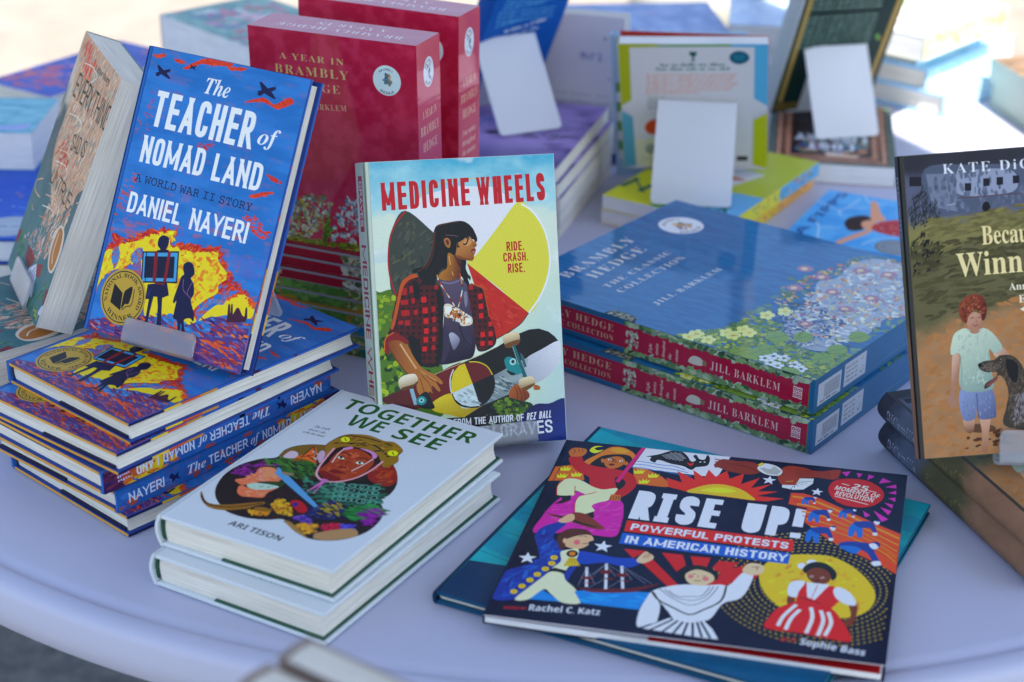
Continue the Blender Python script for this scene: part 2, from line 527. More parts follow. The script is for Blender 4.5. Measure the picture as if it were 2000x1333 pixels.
def mulcol(t, col, fac):
    mx = t.nodes.new('ShaderNodeMix'); mx.data_type = 'RGBA'; mx.blend_type = 'MULTIPLY'
    mx.inputs['Factor'].default_value = 1.0
    t.links.new(col, mx.inputs['A']); t.links.new(fac, mx.inputs['B'])
    return mx.outputs['Result']
def mat_print(name, rough, coat, coatr, bumpk=.03, film=False):
    m, t, b = nodes(name)
    a = t.nodes.new('ShaderNodeAttribute'); a.attribute_name = 'Col'
    t.links.new(mulcol(t, a.outputs['Color'], mrange(t, noise(t, 900, 3), .93, 1.05)), b.inputs['Base Color'])
    t.links.new(mrange(t, noise(t, 38, 5), rough*.85, rough*1.2), b.inputs['Roughness'])
    b.inputs['Coat Weight'].default_value = coat
    b.inputs['Specular IOR Level'].default_value = .12
    t.links.new(mrange(t, noise(t, 60, 4), coatr*.6, coatr*1.7), b.inputs['Coat Roughness'])
    if film:
        n1 = noise(t, 26, 3, .5, mapscale=(1, 3.5, 1))
        n = bump(t, b, n1, .07, .002)
        t.links.new(n.outputs['Normal'], b.inputs['Coat Normal'])
        for l in list(b.inputs['Normal'].links): t.links.remove(l)
    else: bump(t, b, noise(t, 700, 2), bumpk, .0004)
    return m
M_PRINT = mat_print('laminated print', .42, .11, .10)
M_MATTE = mat_print('matte print', .55, .06, .35)
M_FILM = mat_print('shrink wrapped print', .45, .72, .035, film=True)
M_CLOTH = mat_print('cover board', .55, .08, .3)
def mat_pages(name, c1, c2):
    m, t, b = nodes(name)
    f = noise(t, 1.0, 4, .6, mapscale=(14, 14, 1250))
    f2 = noise(t, 22, 3)
    mx = t.nodes.new('ShaderNodeMix'); mx.data_type = 'RGBA'
    mx.inputs['A'].default_value = (*c1, 1); mx.inputs['B'].default_value = (*c2, 1)
    t.links.new(mrange(t, f, 0, 1, .35, .65), mx.inputs['Factor'])
    t.links.new(mulcol(t, mx.outputs['Result'], mrange(t, f2, .93, 1.04)), b.inputs['Base Color'])
    b.inputs['Roughness'].default_value = .85
    b.inputs['Specular IOR Level'].default_value = .15
    bump(t, b, f, .35, .0008)
    return m
M_PAGE = mat_pages('cream page edges', (.63, .58, .48), (.86, .81, .71))
M_PAGEW = mat_pages('white page edges', (.66, .65, .63), (.87, .86, .84))
def mat_flat(name, col, rough=.5, var=.08, scale=60, spec=.5):
    m, t, b = nodes(name)
    rgb = t.nodes.new('ShaderNodeRGB'); rgb.outputs[0].default_value = (*col, 1)
    t.links.new(mulcol(t, rgb.outputs[0], mrange(t, noise(t, scale, 5), 1-var, 1+var)), b.inputs['Base Color'])
    t.links.new(mrange(t, noise(t, scale*2.3, 3), rough*.88, rough*1.12), b.inputs['Roughness'])
    b.inputs['Specular IOR Level'].default_value = spec
    return m
M_GREEN = mat_flat('dark green endpaper', (.012, .085, .045), .6)
M_NAVY = mat_flat('navy endpaper', (.012, .014, .05), .5)
M_HEADB = mat_flat('headband', (.03, .025, .03), .8)
M_HEADG = mat_flat('green headband', (.01, .07, .035), .8)
M_METAL = mat_flat('grey powder coated steel', (.28, .29, .31), .45)
def mat_frost():
    m, t, b = nodes('frosted clear plastic')
    b.inputs['Base Color'].default_value = (.93, .95, .97, 1)
    t.links.new(mrange(t, noise(t, 50, 4), .32, .38), b.inputs['Roughness'])
    b.inputs['Transmission Weight'].default_value = .42
    b.inputs['IOR'].default_value = 1.45
    return m
M_FROST = mat_frost()
M_LIP = M_FROST.copy(); M_LIP.name = 'clearer frosted plastic'
_b = M_LIP.node_tree.nodes['Principled BSDF']; _b.inputs['Transmission Weight'].default_value = .86; _b.inputs['Base Color'].default_value = (.86, .88, .93, 1)
def mat_clear():
    m, t, b = nodes('clear acrylic')
    b.inputs['Base Color'].default_value = (.95, .96, .98, 1)
    t.links.new(mrange(t, noise(t, 40, 3), .04, .10), b.inputs['Roughness'])
    b.inputs['Transmission Weight'].default_value = .9
    b.inputs['IOR'].default_value = 1.45
    return m
M_CLEAR = mat_clear()
def mat_table():
    m, t, b = nodes('white moulded plastic')
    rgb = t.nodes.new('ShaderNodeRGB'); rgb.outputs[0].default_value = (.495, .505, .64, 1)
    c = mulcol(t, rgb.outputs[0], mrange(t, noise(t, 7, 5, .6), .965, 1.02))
    sp = t.nodes.new('ShaderNodeTexVoronoi'); sp.inputs['Scale'].default_value = 26
    tc = t.nodes.new('ShaderNodeTexCoord'); t.links.new(tc.outputs['Object'], sp.inputs['Vector'])
    c = mulcol(t, c, mrange(t, sp.outputs['Distance'], .55, 1.0, .012, .03))
    t.links.new(c, b.inputs['Base Color'])
    t.links.new(mrange(t, noise(t, 18, 5, .65), .40, .56), b.inputs['Roughness'])
    bump(t, b, noise(t, 1100, 2, .5), .12, .0005)
    return m
M_TABLE = mat_table()
M_STOOL = mat_flat('shade-darkened cream plastic', (.30, .285, .24), .45, .04, 12)  # cream darkened in the base colour to stand for shade on the stool
def mat_cloth():
    m, t, b = nodes('canopy cloth')
    b.inputs['Base Color'].default_value = (.66, .66, .66, 1); b.inputs['Roughness'].default_value = .9
    tr = t.nodes.new('ShaderNodeBsdfTranslucent'); tr.inputs['Color'].default_value = (.62, .61, .62, 1)
    mx = t.nodes.new('ShaderNodeMixShader'); t.links.new(mrange(t, noise(t, 4, 4), .13, .17), mx.inputs[0])
    t.links.new(b.outputs[0], mx.inputs[1]); t.links.new(tr.outputs[0], mx.inputs[2])
    t.links.new(mx.outputs[0], t.nodes['Material Output'].inputs['Surface'])
    return m
M_CANOPY = mat_cloth()
def mat_ground():
    m, t, b = nodes('worn asphalt')
    a = noise(t, 210, 6, .75); c = noise(t, 3.0, 5, .6); d = noise(t, 28, 6, .7)
    mx = t.nodes.new('ShaderNodeMix'); mx.data_type = 'RGBA'
    mx.inputs['A'].default_value = (.06, .058, .058, 1); mx.inputs['B'].default_value = (.21, .195, .175, 1)
    t.links.new(mrange(t, d, 0, 1, .30, .72), mx.inputs['Factor'])
    col = mulcol(t, mx.outputs['Result'], mrange(t, a, .62, 1.35)); col = mulcol(t, col, mrange(t, c, .88, 1.1))
    t.links.new(col, b.inputs['Base Color'])
    b.inputs['Roughness'].default_value = .92
    bump(t, b, a, .7, .006)
    return m
M_GROUND = mat_ground()
def mat_sunlit_ground():
    m, t, b = nodes('sun-paled sandy ground')
    rgb = t.nodes.new('ShaderNodeRGB'); rgb.outputs[0].default_value = (.30, .25, .205, 1)  # sandy tone made paler to carry the brightness of sunlit ground
    c = mulcol(t, rgb.outputs[0], mrange(t, noise(t, 9, 6, .7), .80, 1.12)); c = mulcol(t, c, mrange(t, noise(t, 160, 4, .7), .86, 1.1))
    t.links.new(c, b.inputs['Base Color']); b.inputs['Roughness'].default_value = .9
    bump(t, b, noise(t, 160, 4, .7), .4, .003)
    return m
M_SUNLIT_GROUND = mat_sunlit_ground()

# ------------------------------------------------------------------ object builders
def link(ob, parent=None):
    COL.objects.link(ob)
    if parent is not None: ob.parent = parent
    return ob
def tag(o, label, cat, group=None):
    o['label'] = label; o['category'] = cat
    if group: o['group'] = group
    return o
def mesh_obj(name, V, F, mat, parent=None, C=None, shade=False):
    me = bpy.data.meshes.new(name)
    me.from_pydata([tuple(v) for v in V], [], [tuple(f) for f in F])
    if C is not None:
        at = me.color_attributes.new('Col', 'FLOAT_COLOR', 'POINT')
        C = np.asarray(C, np.float32)
        at.data.foreach_set('color', np.c_[C, np.ones(len(C), np.float32)].ravel())
    if mat: me.materials.append(mat)
    if shade: me.polygons.foreach_set('use_smooth', [True]*len(me.polygons))
    me.update()
    return link(bpy.data.objects.new(name, me), parent)
def empty(name, M):
    o = bpy.data.objects.new(name, None)
    o.empty_display_size = .02
    COL.objects.link(o)
    o.matrix_world = M
    return o
def pose(p, dz=0.0):
    x, y, z, a, lean, rl = p[:6]
    c, s = math.cos(rl), math.sin(rl); sl_, cl = math.sin(lean), math.cos(lean)
    R = Matrix(((c, -s, 0), (s*sl_, c*sl_, -cl), (s*cl, c*cl, sl_))).to_4x4()
    return Matrix.Translation((x, y, z+dz)) @ Matrix.Rotation(a, 4, 'Z') @ R
class MB:
    """collects coloured geometry for one mesh"""
    def __init__(s): s.V = []; s.F = []; s.C = []
    def box(s, x0, x1, y0, y1, z0, z1, c, sides=None):
        n = len(s.V)
        s.V += [(x0, y0, z0), (x1, y0, z0), (x1, y1, z0), (x0, y1, z0), (x0, y0, z1), (x1, y0, z1), (x1, y1, z1), (x0, y1, z1)]
        s.F += [(n, n+3, n+2, n+1), (n+4, n+5, n+6, n+7), (n, n+1, n+5, n+4), (n+1, n+2, n+6, n+5), (n+2, n+3, n+7, n+6), (n+3, n, n+4, n+7)]
        s.C += [c]*8
    def rbox(s, x0, x1, y0, y1, z0, z1, c, b=.0006):
        """box with bevelled long edges: two stacked insets"""
        n = len(s.V)
        for z, k in ((z0, b), (z0+b, 0), (z1-b, 0), (z1, b)):
            s.V += [(x0+k, y0+k, z), (x1-k, y0+k, z), (x1-k, y1-k, z), (x0+k, y1-k, z)]
        s.F += [(n+3, n+2, n+1, n), (n+12, n+13, n+14, n+15)]
        for r in range(3):
            for i in range(4):
                j = (i+1) % 4; a = n+r*4
                s.F.append((a+i, a+j, a+4+j, a+4+i))
        s.C += [c]*16
    def sheet(s, sh, o, u, v, nrm, warp=None):
        if not sh.V: return
        A = np.concatenate(sh.V); n = len(s.V)
        P = np.array(o) + A[:, :1]*np.array(u) + A[:, 1:2]*np.array(v) + A[:, 2:]*np.array(nrm)
        if warp: P = P + np.array(nrm)*warp(A[:, 1])[:, None]
        s.V += P.tolist(); s.F += [tuple(i+n for i in f) for f in sh.F]; s.C += np.concatenate(sh.C).tolist()
    def quad(s, pts, c):
        n = len(s.V); s.V += pts; s.F.append(tuple(range(n, n+len(pts)))); s.C += [c]*len(pts) if not isinstance(c[0], (tuple, list)) else list(c)
    def build(s, name, mat, parent=None): return mesh_obj(name, s.V, s.F, mat, parent, s.C)

def page_block(parent, x0, x1, y0, y1, z0, z1, mat, curve=.0025, name='page_block'):
    """fore-edge hollowed, spine side rounded, as in a sewn book"""
    n = 9; prof = []
    for i in range(n):
        t = i/(n-1); k = math.sin(math.pi*t)
        prof.append((x1 - curve*k, z0 + (z1-z0)*t))
    for i in range(n):
        t = 1 - i/(n-1); k = math.sin(math.pi*t)
        prof.append((x0 - curve*.6*k, z0 + (z1-z0)*t))
    V = [(x, y0, z) for x, z in prof] + [(x, y1, z) for x, z in prof]
    m = len(prof)
    F = [(i, (i+1) % m, m+(i+1) % m, m+i) for i in range(m)]
    F = [tuple(reversed(f)) for f in F]
    F += [tuple(range(m)), tuple(range(2*m-1, m-1, -1))]
    o = mesh_obj(name, V, F, mat, parent)
    return o

ART = {}
_sheets = {}
def sheet_of(name, w, h, src=None, seed=1):
    if name not in _sheets:
        s = Sheet(w, h, seed)
        s.run(src if src is not None else ART[name])
        _sheets[name] = s
    return _sheets[name]

def hardcover(name, label, cat, p, w, h, t, front=None, base='ffffff', edge='ffffff', spine=None, spinebase=None, mat=M_PRINT, pages=M_PAGE,
              bt=.0028, group=None, extra=None, back=None, inset=.0035, fore=None, foot=None, skew=0.0, bulge=.0012):
    """cover plane at local z=0, body behind it; x: spine to fore-edge, y: foot to head"""
    root = tag(empty(name, pose(p)), label, cat, group)
    b = hexc(base); e = hexc(edge)
    def feet(m, za, zb):
        if foot:
            for y in (-2e-5, h+2e-5): m.quad([(.0032, y, za+.0003), (w-.0006, y, za+.0003), (w-.0006, y, zb-.0003), (.0032, y, zb-.0003)], hexc(foot))
    m = MB(); m.rbox(.0028, w, 0, h, -bt, 0, e)
    s = Sheet(w, h); s.add(np.array([(.0032, .0006), (w-.0006, .0006), (w-.0006, h-.0006), (.0032, h-.0006)]), [(0, 1, 2, 3)], b, clip=False)
    m.sheet(s, (0, 0, 1e-6), (1, 0, 0), (0, 1, 0), (0, 0, 1))
    if front: m.sheet(front, (.0032, .0003, 2e-6), ((w-.0036)/front.w, 0, 0), (0, (h-.0006)/front.h, 0), (0, 0, 1))
    feet(m, -bt, 0)
    if fore:
        for y0, y1, c in fore: m.quad([(w+2e-5, y0*h, -bt+.0005), (w+2e-5, y1*h, -bt+.0005), (w+2e-5, y1*h, -.0005), (w+2e-5, y0*h, -.0005)], hexc(c))
    m.build('front_cover', mat, root)
    m = MB(); m.rbox(.0028-skew, w-skew, 0, h, -t, -t+bt, e)
    feet(m, -t, -t+bt)
    if fore:
        for y0, y1, c in fore: m.quad([(w+2e-5, y0*h, -t+.0005), (w+2e-5, y1*h, -t+.0005), (w+2e-5, y1*h, -t+bt-.0005), (w+2e-5, y0*h, -t+bt-.0005)], hexc(c))
    if back:
        m.sheet(back, (w, 0, -t-2e-6), (-w/back.w, 0, 0), (0, h/back.h, 0), (0, 0, -1))
    m.build('back_cover', mat, root)
    m = MB(); sb = hexc(spinebase or base)
    n0 = len(m.V); k = 16; prof = []
    for i in range(k+1):
        q = i/k; prof.append((.0004 - bulge*math.sin(math.pi*q) - skew*(1-q), -t + t*q))
    for x, z in prof: m.V += [(x, 0, z), (x, h, z)]
    for x, z in prof: m.V += [(x+.0024, 0, z), (x+.0024, h, z)]
    K = 2*(k+1)
    for i in range(k):
        a = 2*i; m.F += [(a, a+2, a+3, a+1), (K+a, K+a+1, K+a+3, K+a+2), (a, K+a, K+a+2, a+2), (a+1, a+3, K+a+3, K+a+1)]
    m.F += [(0, 1, K+1, K), (2*k, K+2*k, K+2*k+1, 2*k+1)]
    m.C += [sb]*(2*K)
    if spine: m.sheet(spine, (-.0010-skew if bulge < .002 else .0002-skew, h, -t), (0, -h/spine.w, 0), (skew/spine.h, 0, t/spine.h), (-1, 0, 0), None if bulge < .002 else (lambda q: bulge*np.sin(math.pi*q/spine.h)))
    m.build('spine', mat, root)
    page_block(root, .0045, w-inset, inset, h-inset, -t+bt, -bt, pages)
    if extra: extra(root, w, h, t, bt)
    return root
def paperback(name, label, cat, p, w, h, t, front=None, base='ffffff', spine=None, spinebase=None, mat=M_PRINT, pages=M_PAGE, group=None, back=None, ct=.0004, extra=None):
    root = tag(empty(name, pose(p)), label, cat, group)
    b = hexc(base); sb = hexc(spinebase or base)
    m = MB(); m.box(0, w, 0, h, -ct, 0, (.8, .8, .8))
    s = Sheet(w, h); s.add(np.array([(0, 0), (w, 0), (w, h), (0, h)]), [(0, 1, 2, 3)], b, clip=False)
    m.sheet(s, (0, 0, 0), (1, 0, 0), (0, 1, 0), (0, 0, 1))
    if front: m.sheet(front, (0, 0, 2e-6), (w/front.w, 0, 0), (0, h/front.h, 0), (0, 0, 1))
    m.build('front_cover', mat, root)
    m = MB(); m.box(0, w, 0, h, -t, -t+ct, b)
    m.build('back_cover', mat, root)
    m = MB(); m.box(-ct, -1e-5, 0, h, -t, 0, sb)
    if spine: m.sheet(spine, (-ct, h, -t), (0, -h/spine.w, 0), (0, 0, t/spine.h), (-1, 0, 0))
    m.build('spine', mat, root)
    page_block(root, .0006, w-.0006, .0006, h-.0006, -t+ct, -ct, pages, curve=0.0)
    if extra: extra(root, w, h, t, ct)
    return root
def copy_tree(o, parent=None):
    c = o.copy(); COL.objects.link(c); c.parent = parent
    for ch in o.children: copy_tree(ch, c)
    return c
def again(src, p, label, group=None):
    c = copy_tree(src)
    c.matrix_world = pose(p)
    c['label'] = label
    if group: c['group'] = group
    return c

def bent_strip(name, prof, x0, x1, th, M, mat, corner=.0045):
    """sheet plastic bent along a profile (y,z), rounded free ends, width x0..x1"""
    P = np.array(prof, float)
    Q = [P[0]]
    for i in range(1, len(P)-1):                      # round the folds
        a, b, c = P[i-1], P[i], P[i+1]
        u = (a-b)/np.hypot(*(a-b)); v = (c-b)/np.hypot(*(c-b)); r = .003
        for t in (0, .25, .5, .75, 1): Q.append((1-t)**2*(b+u*r) + 2*t*(1-t)*b + t*t*(b+v*r))
    Q.append(P[-1]); Q = np.array(Q)
    # extra rings at both ends for rounded corners
    def ends(Q):
        d0 = (Q[1]-Q[0]); L = np.hypot(*d0); d0 = d0/L
        d1 = (Q[-2]-Q[-1]); L1 = np.hypot(*d1); d1 = d1/L1
        rows = []
        for t in (0, .3, .6, 1): rows.append((Q[0] + d0*corner*(1-math.cos(t*math.pi/2)), corner*(1-math.sin(t*math.pi/2))))
        for q in Q[1:-1]: rows.append((q, 0))
        for t in (1, .6, .3, 0): rows.append((Q[-1] + d1*corner*(1-math.cos(t*math.pi/2)), corner*(1-math.sin(t*math.pi/2))))
        return rows
    rows = ends(Q); pts = np.array([r[0] for r in rows]); n = len(rows)
    V = []; F = []
    for i in range(n):
        d = pts[min(i+1, n-1)] - pts[max(i-1, 0)]; d = d/np.hypot(*d); nn = np.array([-d[1], d[0]])*th/2
        k = rows[i][1]
        for sgn in (1, -1):
            q = pts[i] + sgn*nn
            V += [(x0+k, q[0], q[1]), (x1-k, q[0], q[1])]
    for i in range(n-1):
        a = 4*i; b = a+4
        F += [(a, a+1, b+1, b), (a+2, b+2, b+3, a+3), (a, b, b+2, a+2), (a+1, a+3, b+3, b+1)]
    F += [(0, 2, 3, 1), (4*n-4, 4*n-3, 4*n-1, 4*n-2)]
    o = mesh_obj(name, V, F, mat)
    o.matrix_world = M
    md = o.modifiers.new('soft', 'BEVEL'); md.width = .0006; md.segments = 2; md.limit_method = 'ANGLE'
    return o
def stand(label, p, w, t, cx, zfloor, wid=.066, lip=.024, hgt=.11, foot=.05, away=False, th=.0026, turn=0.0):
    """folded plastic book stand under a leaning book given by its cover pose"""
    x, y, z, a, L = p[:5]
    d = np.array([math.sin(L), math.cos(L)]); n = np.array([-math.cos(L), math.sin(L)])
    if not away:
        b0 = n*.0035 - d*.002; l0 = b0 + d*lip; b1 = -n*(t+.003) - d*.002; b2 = b1 + d*hgt
        b3 = np.array([b2[0] + foot, zfloor - z + th/2])
        prof = [l0, b0, b1, b2, b3]
    else:
        b1 = n*.0035 - d*.001; b2 = b1 + d*hgt; b3 = np.array([b2[0] - foot, zfloor - z + th/2])
        b0 = -n*(t+.003) - d*.001; l0 = b0 + d*lip
        prof = [b3, b2, b1, b0, l0]
    M = Matrix.Translation((x + cx*math.cos(a), y + cx*math.sin(a), z)) @ Matrix.Rotation(a + turn, 4, 'Z')
    return tag(bent_strip('book_stand', prof, -wid/2, wid/2, th, M, M_FROST if away else M_LIP), label, 'book stand', 'frosted plastic book stands')

POSE = {
 'tws1': (-0.2379, 1.0766, 0.05, -0.5112, 1.571, -0.0, 0.1429, 0.2246),
 'tws2': (-0.2419, 1.0667, 0.0252, -0.5302, 1.5708, -0.0, 0.1443, 0.2154),
 'tea1': (-0.3755, 1.2351, 0.0875, -0.7347, 1.5665, -0.0, 0.149, 0.2199),
 'tea2': (-0.3875891523326443, 1.2165417980223097, 0.0705, -0.6835, 1.5708, 0.0, 0.148, 0.2126),
 'tea3': (-0.3975, 1.2248, 0.0527, -0.7165, 1.5708, 0.0, 0.148, 0.2234),
 'tea4': (-0.3905, 1.2279, 0.0352, -0.7079, 1.5708, 0.0, 0.148, 0.2221),
 'tea5': (-0.3788, 1.2293, 0.0177, -0.7538, 1.5708, -0.0, 0.148, 0.2202),
 'rise': (-0.01705, 1.01016, 0.0158, -0.24216, 1.5716, 0, 0.25684, 0.25021),
 'teal': (-0.0513, 1.0465, 0.0105, -0.4626, 1.5708, -0.0, 0.2654, 0.2676),
 'bra1': (-0.0059, 1.4554, 0.061, -0.6682, 1.5727, 0.0, 0.3036, 0.2615),
 'bra2': (-0.0083, 1.4453, 0.0303, -0.6562, 1.5708, 0.0, 0.3036, 0.2615),
 'med': (-0.0985, 1.2284, 0.0135, 0.26, 0.344, -0.0309, 0.1458, 0.2205),
 'tst': (-0.3248, 1.271, 0.099, -0.5063, 0.4495, -0.025, 0.1481, 0.2186),
 'winn': (0.2893, 1.1479, 0.058, -0.015, 0.4079, 0.0907, 0.1453, 0.2132),
 'sad': (-0.4322, 1.4578, 0.0734, -1.166, 0.4049, -0.0127, 0.1397, 0.2131),
 'yel': (0.1168, 1.8355, 0.031, -0.1314, -0.3267, 0.048, 0.1486, 0.1557),
 'yelstack': (0.0898, 1.7545, 0.03, -0.5633, 1.5708, -0.0, 0.1423, 0.2157),
 'gold': (0.2933, 2.0388, 0.0261, 0.3949, -0.4296, 0.0401, 0.1351, 0.2145),
 'lost': (0.273, 1.8857, 0.022, -0.1493, 1.5708, -0.0, 0.1381, 0.2167),
 'blue': (-0.0628, 1.8865, 0.0756, 0.7146, -0.4115, -0.0416, 0.1132, 0.2073),
 'dol': (-0.0162, 1.968, 0.001, -0.29, 0.02, 0.0, 0.14, 0.165),
 'red1': (-0.2168, 1.478, 0.093, -0.4171, -0.0108, 0.0066, 0.1546, 0.1856),
 'red2': (-0.1888, 1.5735, 0.093, -0.421, -0.0, -0.0057, 0.1546, 0.1856),
 'stripe': (-0.2306, 1.4998, 0.093, -0.7221, 1.5708, -0.0, 0.152, 0.16),
 'purple': (-0.0928, 1.7461, 0.074, -0.2953, 1.5708, 0.0, 0.14, 0.21),
 'sadflat': (-0.5072, 1.4006, 0.0605, -0.8682, 1.5708, 0.0, 0.1397, 0.2131),
 'lseal': (-0.61, 1.594, 0.04, 0.02),
 'lteal': (-0.6606, 1.7902, 0.0797, -0.02),
 'lblue': (-0.6021, 2.0277, 0.0608, -0.6074),
 'tealstack': (-0.4115, 2.097, 0.1212, -0.8325),
 'sun1': (0.6503, 2.2658, 0.028, 2.4199),
 'sun2': (0.6291, 2.2772, 0.0558, 2.4199),
 'sun3': (0.6172, 2.2865, 0.0836, 2.4199),
 'sun4': (0.6021, 2.2085, 0.1118, 2.4199),
 'rpb': (0.618, 1.9722, 0.0582, 0.2059),
 'fipps': (0.456, 1.5983, 0.012, 1.1013, 1.5708, 0.0, 0.146, 0.213),
 'jbook': (0.0317, 2.1325, 0.075, 0.1011),
 'kbook': (0.2599, 2.1879, 0.0906, -0.12),
 'stool': (0.3682, 3.7809, -0.26),
 'fg': (-0.093, 0.711, 0.2, -0.6288),
}
